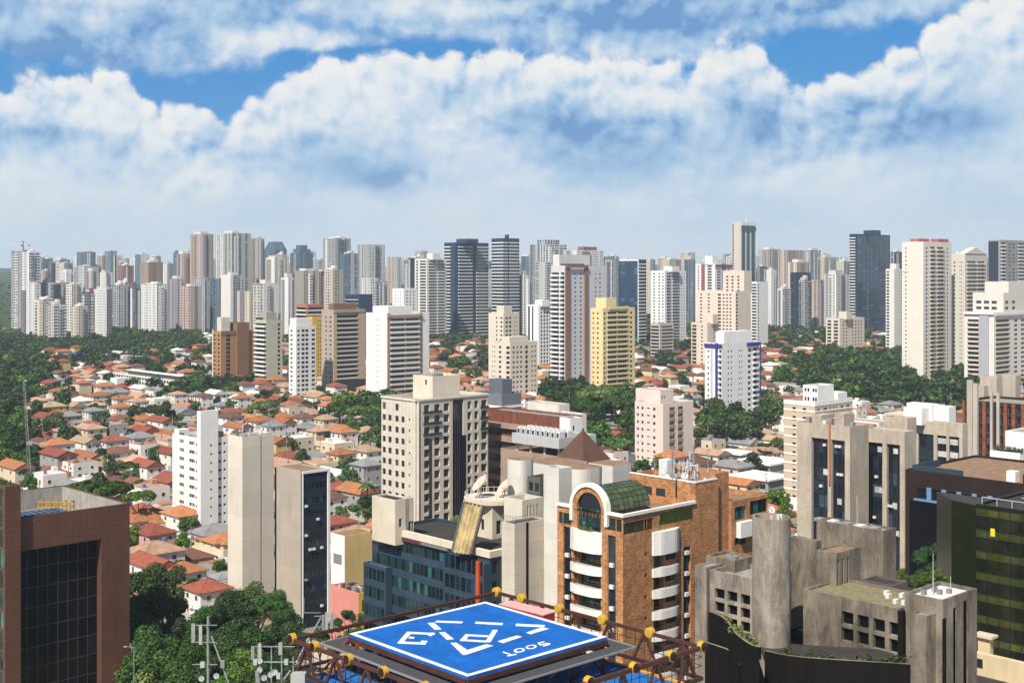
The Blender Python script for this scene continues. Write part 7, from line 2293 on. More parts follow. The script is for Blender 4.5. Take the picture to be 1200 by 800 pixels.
FAR = [
    # left group
    (13, 27, 40, 293, 1620, 'grey', 'slate', 'grey tower still under its crane'), (26, 34, 46.5, 295, 1540, 'white', 'bands', 'white banded office tower'),
    (13, 18, 24, 333, 1650, 'brick', 'brick', 'low red brick block'), (24.5, 29, 33, 340, 1500, 'purple', 'purple', 'dark purple grey slab'),
    (30.5, 40, 48, 333, 1480, 'white', 'white', 'white slab with small windows'), (39, 50, 63, 351, 1440, 'cream', 'cream', 'cream block with a pediment'),
    (56, 63, 78, 357, 1400, 'cream2', 'bands', 'cream block of long window bands'), (46, 55, 63, 331, 1560, 'white', 'white', 'white tower with window dots'),
    (63, 70, 81, 331, 1580, 'tan', 'tan', 'tan tower of dark windows'), (77, 84, 96, 333, 1570, 'white2', 'cream', 'white and cream tower'),
    (83, 92, 103, 359, 1400, 'cream', 'cream', 'small cream block'), (96, 104, 112, 342, 1520, 'slate', 'slate', 'dark balcony block with a red roof edge'),
    (110, 125, 131, 339, 1500, 'white', 'purple', 'white slab with a dark flank'), (129, 139, 150, 334, 1700, 'bluestripe', 'grey', 'blue grey striped tower'),
    (139, 147, 154, 331, 1720, 'greyblank', 'bluestripe', 'pale grey slab with blue flank'), (153, 159, 166, 338, 1620, 'slate', 'slate', 'dark slate tower with white balcony lines'),
    (165, 184, 199, 333, 1560, 'white', 'white', 'broad white tower of dotted windows'), (198, 208, 216, 326, 1640, 'purple', 'cream2', 'purple grey and cream tower'),
    (213, 224, 236, 335, 1560, 'pink', 'redwhite', 'pale tower with red brown stripes'), (226, 240, 252, 325, 1620, 'bluestripe', 'bluestripe', 'blue grey striped tower'),
    (246, 256, 264, 326, 1580, 'glass', 'purple', 'blue glass fronted tower'), (259, 270, 287, 322, 1540, 'blank', 'white2', 'white tower with a dark notch'),
    (278, 292, 302, 341, 1450, 'cream', 'cream', 'cream tower of many windows'), (296, 309, 326, 332, 1380, 'cream2', 'blank', 'cream tower with a blank pale flank'),
    (165, 174, 191, 307, 1900, 'tan', 'tan', 'tan brick tower'), (207, 215, 223, 297, 2000, 'pink', 'pink', 'pinkish tower'),
    (222.5, 236, 250, 274, 1980, 'pink', 'pink', 'tall pinkish beige tower'), (252.5, 272, 294, 273, 1940, 'blueline', 'blueline', 'broad cream tower with blue window stripes'),
    (293, 302, 310, 279, 2050, 'grey', 'cream', 'pale grey tower'), (310, 322, 336, 283, 2600, 'glass', 'glass', 'blue glass tower with a sloped crown'),
    (340, 351, 367, 287, 2600, 'glass', 'glass', 'blue glass tower with a stepped crown'), (311, 322, 334, 302, 2300, 'white', 'cream', 'white tower'),
    (329, 338, 348, 325, 1500, 'white', 'white', 'white tower of small windows'), (345, 356, 374, 317, 1480, 'greyblank', 'cream', 'beige grey tower with a blank flank'),
    (371, 376, 381, 318, 1600, 'brick', 'glass', 'narrow red brown tower'), (380, 390, 401.5, 316, 1420, 'cream2', 'cream', 'pale yellow cream tower'),
    (379, 393, 411, 279, 2150, 'grey', 'bluestripe', 'tall pale grey tower'), (399, 409, 420, 297, 1800, 'glass', 'bluestripe', 'pale blue glass tower'),
    (419, 433, 451, 286, 1900, 'grey', 'white2', 'tall grey and white ribbed tower'), (424, 434, 444, 326, 1480, 'white', 'white', 'small white tower'),
    (443, 448, 453, 330, 1550, 'slate', 'white', 'narrow dark flanked tower'), (454, 462, 470, 301, 2500, 'pink', 'white', 'pale far tower'),
    (478, 486, 505, 302, 1900, 'darkglass', 'grey', 'dark blue glass and grey tower'), (611, 618, 627, 300, 1900, 'glass', 'grey', 'blue grey tower'),
    (608, 614, 622, 322, 1500, 'white', 'white', 'white tower of tiny windows'), (621, 640, 664, 286, 1700, 'bluestripe', 'bands', 'stepped grey blue tower with terraces'),
    (660, 676, 707, 293, 1600, 'blank', 'white', 'pale tower with a red roof room'), (709, 717, 727, 304, 1900, 'bluestripe', 'bluestripe', 'blue striped tower'),
    (757, 762, 768, 304, 2200, 'cream', 'grey', 'far beige tower'), (774, 785, 798, 304, 2300, 'cream', 'tan', 'long far beige block'),
    (802, 808, 815, 304, 2000, 'glass', 'bluestripe', 'blue striped far tower'),
    # right group
    (889, 902, 915, 292, 2600, 'pink', 'tan', 'pinkish far tower'), (912, 922, 942, 293, 2500, 'pink', 'pink', 'broad pinkish far tower'), (942, 950, 962, 293, 2450, 'grey', 'bluestripe', 'grey blue far tower'),
    (958, 966, 980, 301, 2300, 'cream', 'cream2', 'cream far tower'), (923, 934, 948, 307, 2200, 'cream', 'pink', 'cream and pink far tower'), (898, 904, 911, 316, 1800, 'white', 'white', 'white tower of small windows'),
    (911, 918, 927, 338, 1700, 'bands', 'white2', 'low white block'), (926, 937, 950, 319, 1750, 'darkglass', 'darkglass', 'dark blue glass block'),
    (936, 943, 951, 328, 1650, 'grey', 'grey', 'grey tower of window rows'), (949, 958, 968, 328, 1700, 'pink', 'pink', 'pinkish tower of window rows'),
    (966, 980, 996, 321, 1640, 'white2', 'white', 'white tower with vertical window stripes'), (1042, 1048, 1057, 295, 1900, 'bluestripe', 'darkglass', 'blue and white tower'),
    (981, 989, 997, 306, 2500, 'cream', 'grey', 'pale far tower'), (865, 874, 890, 314, 1850, 'grey', 'cream', 'grey cream tower'), (888, 893, 899, 312, 2100, 'glass', 'glass', 'blue glass far tower'),
    # skyline in the haze
    (50, 56, 62, 303, 2900, 'darkglass', 'glass', 'dark blue glass block'), (62, 70, 82, 304, 2900, 'bands', 'glass', 'white and blue far block'), (90, 100, 112, 295, 3000, 'glass', 'glass', 'blue far tower on a pale base'),
    (84, 99, 116, 312, 2700, 'white2', 'white2', 'pale stepped far block'), (138, 146, 157, 311, 2600, 'brick', 'brick', 'low red brown far block'), (143, 147, 152, 303, 3100, 'grey', 'grey', 'grey far tower'),
    (100, 107, 113, 317, 2400, 'cream', 'cream', 'cream far tower'), (117, 124, 132, 319, 2300, 'white', 'white', 'white far tower'), (69, 78, 88, 318, 2300, 'white2', 'white', 'white far block'), (45, 52, 60, 317, 2400, 'pink', 'pink', 'pinkish far block'),
    (203, 206, 210, 296, 3100, 'glass', 'glass', 'blue far tower with a rounded top'), (190, 196, 204, 309, 2800, 'white', 'grey', 'white far tower'), (172, 178, 184, 304, 3100, 'grey', 'white', 'grey far tower'),
]


def skyline():
    for f in FAR: far(*f)
    rnd = random.Random(21)
    keys = [('white', 'white far tower'), ('cream', 'cream far tower'), ('grey', 'grey far tower'), ('pink', 'pinkish far tower'), ('bands', 'banded white far tower'), ('bluestripe', 'blue grey far tower'), ('tan', 'tan far tower'), ('glass', 'blue glass far tower'), ('redwhite', 'red striped far tower')]
    x = 22.0
    while x < 1215:
        w = rnd.uniform(9, 18)
        D = rnd.uniform(2500, 4300)
        top = rnd.gauss(305, 6)
        if 470 < x < 560: top += 4
        if 1010 < x < 1200: top = rnd.gauss(304, 4)
        k, d = rnd.choice(keys)
        far(x, x + w * rnd.uniform(0.3, 0.7), x + w, max(294, top), D, k, rnd.choice((k, k, 'white', 'grey')), d)
        x += w * rnd.uniform(0.3, 0.75)
    # the city goes on beyond both edges of the view, as one mass
    ks = ['white', 'cream', 'grey', 'pink', 'bands', 'bluestripe', 'tan', 'white2']
    mb = MB()
    for side in (0, 1):
        for k in range(46):
            px = rnd.uniform(-330, -25) if side == 0 else rnd.uniform(1225, 1520)
            D = rnd.uniform(1500, 3800)
            x, zg = (px - 600) / F * D, terrain(0, D)
            w, d, h = rnd.uniform(16, 30), rnd.uniform(16, 30), H - (rnd.gauss(312, 9) - HY) / F * D - zg
            t = MB(); t.box(-w / 2, w / 2, -d / 2, d / 2, -6, max(30, h), rnd.randrange(len(ks)), bottom=False)
            mb.add(t, (x, D, zg), TH5)
    tag(mb.build('distant_towers', [gm(k) for k in ks]), kind='stuff')
    # tower crane on the grey tower
    D = 1630
    z0 = H - (300 - HY) / F * D
    cx = (25 - 600) / F * D
    c = tag(empty('tower_crane', (cx, D + 6, 0)), 'pale tower crane with a long jib standing over the grey tower at the far left', 'crane')
    zt = H - (285 - HY) / F * D
    mb = MB(); mb.tube((0, 0, 0), (0, 0, zt + 3), 1.0, 0.9, 4); mb.build('mast', [M['frame_grey']], c)
    mb = MB(); mb.bar((-22, 0, zt - 1), (8, 0, zt - 1), 0.9, 1.1); mb.build('jib', [M['steel_pale']], c)
    mb = MB(); mb.box(6, 9, -1.2, 1.2, zt - 3.4, zt - 1.6); mb.build('counterweight', [M['frame_grey']], c)
    mb = MB(); mb.box(-2.5, -1, -1, 1, zt - 3.6, zt - 1.6); mb.build('cab', [M['frame_dark']], c)
    mb = MB(); mb.bar((-16, 0, zt - 0.6), (0, 0, zt + 3), 0.25); mb.bar((7, 0, zt - .6), (0, 0, zt + 3), 0.25); mb.build('tie_rod', [M['frame_grey']], c)
    # brick chimney
    D = 2700
    ch = tag(empty('chimney', ((135.5 - 600) / F * D, D, terrain(0, D))), 'thin dark chimney on the skyline beside the low red brown block', 'chimney')
    mb = MB(); mb.tube((0, 0, 0), (0, 0, H - (298 - HY) / F * D - terrain(0, D)), 2.4, 1.5, 12); mb.build('shaft', [M['rust_dark']], ch)
    mb = MB(); mb.tube((0, 0, H - (299.5 - HY) / F * D - terrain(0, D)), (0, 0, H - (298 - HY) / F * D - terrain(0, D) + .3), 1.9, 1.9, 12); mb.build('rim', [M['frame_grey']], ch)


skyline()
# ------------------------------------------------------------------ ground, streets
TH = math.radians(43)
ER, EL = Vector((math.cos(TH), math.sin(TH), 0)), Vector((-math.sin(TH), math.cos(TH), 0))


def ground():
    m, g, b = newmat('ground')
    o = g.n('ShaderNodeTexCoord').outputs['Object']
    n1 = g.noise(o, 0.045, 6.0, 0.65)
    n2 = g.noise(o, 0.35, 5.0, 0.7)
    vor = g.n('ShaderNodeTexVoronoi', {'Vector': g.n('ShaderNodeVectorRotate', {'Vector': o, 'Angle': TH}, rotation_type='Z_AXIS').outputs[0], 'Scale': 0.085}, distance='CHEBYCHEV')
    lots = g.ramp(g.n('ShaderNodeSeparateColor', {0: vor.outputs['Color']}).outputs[0], [(0.0, (0.36, 0.32, 0.27)), (0.25, (0.22, 0.20, 0.17)), (0.45, (0.46, 0.42, 0.36)), (0.7, (0.05, 0.085, 0.02)), (0.8, (0.26, 0.17, 0.11)), (0.9, (0.33, 0.30, 0.26))], 'CONSTANT')
    green = g.ramp(n2, [(0.3, (0.020, 0.040, 0.010)), (0.7, (0.06, 0.085, 0.022))])
    c = g.mix(g.maprange(n1, 0.55, 0.70), lots, green)
    dist = g.n('ShaderNodeSeparateXYZ', {0: o}).outputs[1]
    c = g.mix(g.maprange(dist, 900.0, 1500.0), c, green)
    c = g.mix(1.0, c, g.maprange(n2, 0.3, 0.7, 0.7, 1.25), 'MULTIPLY')
    setb(g, b, color=c, rough=0.95, spec=0.1)
    mb = MB()
    xs = [-4200 + i * 350 for i in range(25)]
    ys = [-80, 0, 150, 300, 500, 700, 900, 1100, 1300, 1500, 1700] + [1800 + i * 150 for i in range(33)]
    ys = [y for y in ys if y <= 6600]
    k = len(xs)
    v = [(x, y, terrain(x, y)) for y in ys for x in xs]
    mb.raw(v, [(j * k + i, j * k + i + 1, (j + 1) * k + i + 1, (j + 1) * k + i) for j in range(len(ys) - 1) for i in range(k - 1)], 0, True)
    tag(mb.build('ground', [m]), kind='structure')
    # hill at the far left
    hm, g, b = newmat('hill_forest')
    o = g.n('ShaderNodeTexCoord').outputs['Object']
    setb(g, b, color=g.ramp(g.noise(o, 0.02, 8.0, 0.7), [(0.3, (0.012, 0.03, 0.01)), (0.7, (0.05, 0.08, 0.03))]), rough=0.95)
    mb = MB()
    nx, ny = 40, 14
    rnd = random.Random(2)
    ph = [rnd.uniform(0, 6) for _ in range(6)]
    V = []
    for j in range(ny):
        for i in range(nx):
            x = -4100 + i * 95
            y = 4600 + j * 130
            e = math.exp(-((x + 2600) / 620.0) ** 2) * 20 + math.exp(-((x + 900) / 500.0) ** 2) * 20
            r = math.sin(math.pi * j / (ny - 1))
            zz = terrain(x, y) - 3 + r * (e + 6 * math.sin(x / 140 + ph[0]) + 4 * math.sin(x / 61 + ph[1])) 
            V.append((x, y, zz))
    mb.raw(V, [(j * nx + i, j * nx + i + 1, (j + 1) * nx + i + 1, (j + 1) * nx + i) for j in range(ny - 1) for i in range(nx - 1)], 0, True)
    tag(mb.build('hill', [hm]), kind='structure')


def inside(poly, x, y):
    c = False
    n = len(poly)
    for i in range(n):
        (x0, y0), (x1, y1) = poly[i], poly[(i + 1) % n]
        if (y0 > y) != (y1 > y) and x < (x1 - x0) * (y - y0) / (y1 - y0) + x0: c = not c
    return c


WOODS = [[(-330, 392), (42, 392), (62, 440), (40, 470), (45, 560), (-40, 590), (-330, 520)], [(40, 396), (235, 388), (245, 412), (120, 420), (40, 415)],
         [(640, 460), (748, 452), (748, 528), (690, 535), (650, 500)], [(812, 478), (908, 470), (908, 520), (850, 535), (812, 525)],
         [(925, 425), (1060, 415), (1160, 436), (1160, 490), (1000, 480), (940, 470)], [(398, 478), (448, 470), (448, 520), (405, 520)]]
HALF = [[(495, 380), (580, 380), (580, 445), (500, 440)], [(885, 345), (1005, 345), (1005, 425), (885, 425)], [(742, 392), (835, 392), (835, 432), (780, 445), (742, 430)],
        [(60, 412), (260, 405), (300, 470), (180, 480), (60, 440)]]
STREET = 51.0
CROSS = 162.0


def free(x, y, r):
    for cx, cy, wx, wy, th in FOOT:
        dx, dy = x - cx, y - cy
        if abs(dx) + abs(dy) > 120: continue
        c, s = math.cos(th), math.sin(th)
        u, v = dx * c + dy * s, -dx * s + dy * c
        if abs(u) < wx / 2 + r and abs(v) < wy / 2 + r: return False
    return True


def hidden(x, y, z):
    px, py = to_px((x, y, z))
    for x0, x1, yt, D in OCC:
        if D < y - 6 and x0 + 3 < px < x1 - 3 and yt < py: return True
    return False


def on_street(a, b, r):
    fb, fa = b % STREET, a % CROSS
    return fb < 8 + r or fb > STREET - r or fa < 8 + r or fa > CROSS - r


def streets():
    asph = plain('asphalt', (0.055, 0.054, 0.052), 0.9, var=0.25, scale=0.2)
    pav = plain('pavement', (0.24, 0.22, 0.19), 0.9, var=0.25, scale=0.4)
    ro, pa, li = MB(), MB(), MB()
    def P(a, b, z): q = ER * a + EL * b; return (q.x, q.y, z)
    def vis(a, b):
        q = ER * a + EL * b
        return 230 < q.y < 1500 and abs(q.x) < q.y * 0.64 + 30
    step = CROSS
    for j in range(-25, 40):
        b0 = j * STREET
        for i in range(-12, 16):
            a0 = i * CROSS
            if not vis(a0 + 80, b0): continue
            ro.poly([P(a0 + 8, b0 + 1.2, 0.03), P(a0 + CROSS, b0 + 1.2, 0.03), P(a0 + CROSS, b0 + 6.8, 0.03), P(a0 + 8, b0 + 6.8, 0.03)])
            for c0, c1 in ((-0.6, 1.2), (6.8, 8.6)):
                pa.poly([P(a0 + 8.6, b0 + c0, 0.14), P(a0 + CROSS - 0.6, b0 + c0, 0.14), P(a0 + CROSS - .6, b0 + c1, 0.14), P(a0 + 8.6, b0 + c1, 0.14)])
                e = c1 if c0 < 0 else c0
                pa.poly([P(a0 + 8.6, b0 + e, 0.0), P(a0 + CROSS - .6, b0 + e, 0.0), P(a0 + CROSS - .6, b0 + e, 0.14), P(a0 + 8.6, b0 + e, 0.14)])
            for k in range(0, 26):
                s0 = a0 + 12 + k * 6
                if s0 + 2.5 < a0 + CROSS: li.poly([P(s0, b0 + 3.93, 0.038), P(s0 + 2.5, b0 + 3.93, 0.038), P(s0 + 2.5, b0 + 4.07, 0.038), P(s0, b0 + 4.07, 0.038)])
            ro.poly([P(a0 + 1.2, b0 + 1.2, 0.034), P(a0 + 8, b0 + 1.2, 0.034), P(a0 + 8, b0 + STREET + 1.2, 0.034), P(a0 + 1.2, b0 + STREET + 1.2, 0.034)])
    tag(ro.build('road', [asph]), kind='structure')
    tag(pa.build('pavement', [pav]), kind='structure')
    tag(li.build('road_marking', [M['pad_white']]), kind='structure')


# ------------------------------------------------------------------ houses
TILE = {k: tilemat('tile_' + k, c) for k, c in dict(orange=(0.41, 0.165, 0.072), red=(0.29, 0.085, 0.052), brown=(0.17, 0.085, 0.06), pale=(0.46, 0.285, 0.195), ochre=(0.42, 0.30, 0.19)).items()}
TILE['grey'] = stucco((0.22, 0.22, 0.225), 0.2, 0.1)
TILE['white'] = stucco((0.62, 0.61, 0.58), 0.12, 0.15)
WALL = {'white': stucco((0.70, 0.67, 0.62), 0.08, 0.2), 'cream': stucco((0.62, 0.52, 0.37), 0.08, 0.2), 'yellow': stucco((0.60, 0.42, 0.15), 0.08, 0.2), 'pink': stucco((0.52, 0.33, 0.27), 0.08, 0.2), 'grey': stucco((0.34, 0.33, 0.32), 0.1, 0.25)}


def hip(mb, x0, x1, y0, y1, z, slope, over=0.55, mi=0, gable=False, gmi=None):
    x0, x1, y0, y1 = x0 - over, x1 + over, y0 - over, y1 + over
    w, d = x1 - x0, y1 - y0
    s = min(w, d) / 2
    hh = s * slope
    zb = z
    if w >= d:
        e = 0.0 if gable else s
        r0, r1 = (x0 + e, (y0 + y1) / 2, z + hh), (x1 - e, (y0 + y1) / 2, z + hh)
        A, B, C, D_ = (x0, y0, zb), (x1, y0, zb), (x1, y1, zb), (x0, y1, zb)
    else:
        e = 0.0 if gable else s
        r0, r1 = ((x0 + x1) / 2, y0 + e, z + hh), ((x0 + x1) / 2, y1 - e, z + hh)
        A, B, C, D_ = (x1, y0, zb), (x1, y1, zb), (x0, y1, zb), (x0, y0, zb)
    mb.poly([A, B, r1, r0], mi)
    mb.poly([C, D_, r0, r1], mi)
    mb.poly([B, C, r1], mi)
    mb.poly([D_, A, r0], mi)
    # eaves board
    q = [A, B, C, D_]
    for i in range(4):
        a, c = q[i], q[(i + 1) % 4]
        mb.poly([(a[0], a[1], zb - 0.22), (c[0], c[1], zb - 0.22), c, a], mi)
    mb.poly([(p[0], p[1], zb - 0.22) for p in q][::-1], mi)
    # ridge caps
    mb.bar(r0, r1, 0.25, 0.16, mi)
    for a, r in ((A, r0), (D_, r0), (B, r1), (C, r1)):
        mb.bar(a, r, 0.2, 0.12, mi)


HSPEC = [   # main w, d, storeys, kind, wing
    (9.5, 11.5, 2, 'hip', None), (11, 9, 1, 'hip', (-4.0, -6.5, 6.5, 6)), (8.5, 13, 2, 'gable', None), (11.5, 10, 2, 'hip', (0.5, -6.0, 5.0, 5)), (10, 14, 1, 'gable', (-4.5, 3.0, 6, 9)),
    (10, 10, 2, 'flat', None), (12, 9, 1, 'hip', (-5.5, 4.0, 6.5, 5.5)), (9, 9, 2, 'hip', (-5.5, -7.0, 6.0, 6.0)), (11.5, 13.5, 1, 'hip', (1.0, -7.5, 5.5, 6.0)), (10.5, 15, 1, 'flat', None), (7.5, 16, 2, 'gable', None), (11.8, 17, 1, 'gable', (-5.8, -9.2, 7.0, 4.0)), (8.5, 8.5, 3, 'hip', (0.0, -8.5, 4.5, 5.0))]


def house_proto(k):
    w, d, st, kind, wing = HSPEC[k]
    rnd = random.Random(100 + k)
    hz = 3.1 * st + 0.3
    root = empty('house', (0, 0, 0))
    x0, x1, y0, y1 = -w / 2, w / 2, -d / 2, d / 2
    mb = MB()
    top = hz + (0.8 if kind == 'flat' else 0.0)
    mb.box(x0, x1, y0, y1, -0.5, top)
    if wing:
        wx, wy, ww, wd = wing
        mb.box(wx, wx + ww, wy, wy + wd, -0.5, 3.2)
    parts = [mb.build('wall', [WALL['white']], root)]
    mb = MB()
    if kind == 'flat':
        mb.poly([(x0 + .2, y0 + .2, top + 0.004), (x1 - .2, y0 + .2, top + 0.004), (x1 - .2, y1 - .2, top + 0.004), (x0 + .2, y1 - .2, top + 0.004)])
        mb.box(x0 + 1, x0 + 3, y0 + 2, y0 + 4, top + 0.006, top + 1.4)
    else:
        hip(mb, x0, x1, y0, y1, hz, 0.42, gable=(kind == 'gable'))
        if wing: hip(mb, wx, wx + ww, wy, wy + wd, 3.2, 0.4, over=0.4)
    parts.append(mb.build('roof', [TILE['orange']], root))
    win = win_mb(1.3, 1.2, 'std').mesh('window', [M['pane_dark'], M['frame_white']])
    for s in range(st):
        z = 0.3 + 3.1 * s + 1.0
        for q in (0.24, 0.74):
            put('window', win, root, (x0 + w * q, y0 - 0.03, z))
            put('window', win, root, (x0 - 0.03, y0 + d * q, z), -math.pi / 2)
            put('window', win, root, (x1 + 0.03, y0 + d * q, z), math.pi / 2)
            put('window', win, root, (x0 + w * q, y1 + 0.03, z), math.pi)
    mb = MB(); mb.box(-0.5, 0.5, y0 - 0.08, y0 - 0.004, 0.1, 2.3); mb.build('door', [M['rust']], root)
    # yard: low compound wall, lean-to at the back, tank
    mb = MB()
    yx0, yx1, yy0, yy1 = -6.2, 6.2, -10.3, 10.4
    for bx in ((yx0, yx1, yy1 - 0.15, yy1), (yx0, yx0 + 0.15, yy0, yy1 - 0.152), (yx1 - 0.15, yx1, yy0, yy1 - 0.152), (yx0 + .152, yx0 + 4.5, yy0, yy0 + 0.15), (yx0 + 7.5, yx1 - .152, yy0, yy0 + 0.15)):
        mb.box(*bx, -0.2, 2.3)
    mb.build('yard_wall', [WALL['white']], root)
    mb = MB(); mb.box(yx0 + 0.2, yx0 + rnd.uniform(4, 9), yy1 - 3.6, yy1 - 0.2, -0.2, 2.7); mb.build('annex', [WALL['cream']], root)
    mb = MB(); mb.box(yx0 + 0.1, yx0 + rnd.uniform(6, 9.5), yy1 - 3.9, yy1 - 0.16, 2.705, 2.9); mb.build('annex_roof', [TILE['orange'] if k % 3 else TILE['white']], root)
    if k in (3, 5):
        mb = MB(); zt = top if kind == 'flat' else hz + 1.0
        mb.tube((x1 - 2, y1 - 2.5, hz), (x1 - 2, y1 - 2.5, zt + 1.1), 0.6, 0.65, 10); mb.build('water_tank', [plain('tank_blue', (0.10, 0.16, 0.28), 0.6)], root)
    for o in [root] + list(root.children): col.objects.unlink(o)
    return root


def override(o, m):
    if o.material_slots:
        o.material_slots[0].link = 'OBJECT'
        o.material_slots[0].material = m


def houses_and_trees():
    rnd = random.Random(77)
    protos = [house_proto(k) for k in range(len(HSPEC))]
    kids = [list(p.children) for p in protos]
    lots = []
    for j in range(-30, 52):
        for row in (0, 1):
            b = j * STREET + (8.6 + 10.5 if row == 0 else STREET - 0.8 - 10.5)
            for i in range(-160, 220):
                a = i * 12.6
                if (a % CROSS) < 8 + 7 or (a % CROSS) > CROSS - 5: continue
                p = ER * a + EL * b
                if not (285 < p.y < 1750): continue
                px, py = to_px((p.x, p.y, 3))
                if not (-330 < px < 1530): continue
                lots.append((p.y, p.x, a, b, row, px, py))
    for px, py, rot in ((180, 622, 0), (182, 648, 0), (243, 690, 0), (236, 657, 1), (168, 598, 1), (252, 612, 1), (214, 602, 0), (222, 640, 1), (168, 678, 1), (215, 668, 0), (205, 682, 1)):
        D = 74.0 * F / (py - HY)
        lots.append((D, (px - 600) / F * D, None, rot, rot, px, py))
    lots.sort(key=lambda l: l[0])
    nh = 0
    tree_spots, far_house = [], []
    for y, x, a, b, row, px, py in lots:
        if a is not None and hidden(x, y, 8.0): continue
        gx, gy = to_px((x, y, 0))
        wood = any(inside(p, gx, gy) for p in WOODS)
        half = any(inside(p, gx, gy) for p in HALF)
        p_tree = 0.97 if wood else 0.38 if half else (0.04 if y < 650 else 0.10 if y < 850 else 0.20 if y < 1050 else 0.42)
        if gx < 60 and gy > 440 and wood: p_tree = 0.8
        if a is not None and rnd.random() < p_tree or (y > 1300 and rnd.random() < 0.2):
            for k in range(3 if (wood or y > 1000) else 2):
                tree_spots.append((x + rnd.uniform(-5.5, 5.5), y + rnd.uniform(-8, 8), wood or half))
            continue
        if a is not None and not free(x, y, 7.5):
            if free(x, y, 2.5) and rnd.random() < 0.6: tree_spots.append((x, y, False))
            continue
        if rnd.random() < 0.45: tree_spots.append((x + rnd.choice((-6.0, 6.0)), y + rnd.uniform(-5, 5), False))
        k = rnd.randrange(len(HSPEC))
        if a is None: k = rnd.choice((0, 3, 7)) if b == 0 else rnd.choice((1, 6, 9))
        rk = rnd.choices(['orange', 'red', 'brown', 'pale', 'ochre', 'grey', 'white'], [27, 25, 12, 17, 5, 8, 6])[0]
        if y > 900: rk = rnd.choices(['red', 'brown', 'orange', 'pale', 'white'], [40, 15, 25, 10, 10])[0]
        if HSPEC[k][3] == 'flat': rk = rnd.choice(('grey', 'white', 'white', 'pale'))
        wk = rnd.choices(['white', 'cream', 'yellow', 'pink', 'grey'], [52, 28, 7, 6, 7])[0]
        rz = TH + (math.pi if row == 1 else 0.0)
        if nh < 296 and -25 < px < 1225:
            nh += 1
            src = protos[k]
            r = src.copy()
            col.objects.link(r)
            r.location = (x, y, 0)
            r.rotation_euler = (0, 0, rz)
            r.scale = (rnd.choice((-1, 1)) * rnd.uniform(0.88, 1.08), rnd.uniform(0.85, 1.1), rnd.uniform(0.85, 1.12))
            tag(r, None, 'house', 'tiled houses of the low neighbourhood')
            for ch in kids[k]:
                if y > 640 and ch.name.startswith(('window', 'door')) and rnd.random() < 0.0: continue
                c = ch.copy()
                col.objects.link(c)
                c.parent = r
                if ch.name.startswith('wall') or ch.name.startswith('yard'): override(c, WALL[wk])
                elif ch.name.startswith('roof'): override(c, TILE[rk])
            st = {1: 'low', 2: 'two storey', 3: 'three storey'}[HSPEC[k][2]]
            kd = {'hip': 'hipped', 'gable': 'gabled', 'flat': 'flat'}[HSPEC[k][3]]
            later(r, '%s %s house, %s %s roof' % (wk, st, rk, kd), (x, y, 0))
        else:
            far_house.append((x, y, rz, k, rk, wk))
    # the many small roofs beyond the first three hundred read as one quilt
    if far_house:
        rks, wks = list(TILE), list(WALL)
        mb = MB()
        for x, y, rz, k, rk, wk in far_house:
            w, d, st, kind, wing = HSPEC[k]
            t = MB()
            hz = 3.1 * st + 0.3
            t.box(-w / 2, w / 2, -d / 2, d / 2, -0.5, hz, wks.index(wk) + len(rks))
            if kind == 'flat': t.box(-w / 2 + .1, w / 2 - .1, -d / 2 + .1, d / 2 - .1, hz + .01, hz + .3, rks.index(rk))
            else: hip(t, -w / 2, w / 2, -d / 2, d / 2, hz, 0.42, mi=rks.index(rk), gable=kind == 'gable')
            t.box(-6.5, 6.5, 8.5, 12, -0.2, 2.6, wks.index('white') + len(rks))
            mb.add(t, (x, y, terrain(x, y)), rz)
        tag(mb.build('distant_houses', [TILE[k] for k in rks] + [WALL[k] for k in wks]), kind='stuff')
    return tree_spots


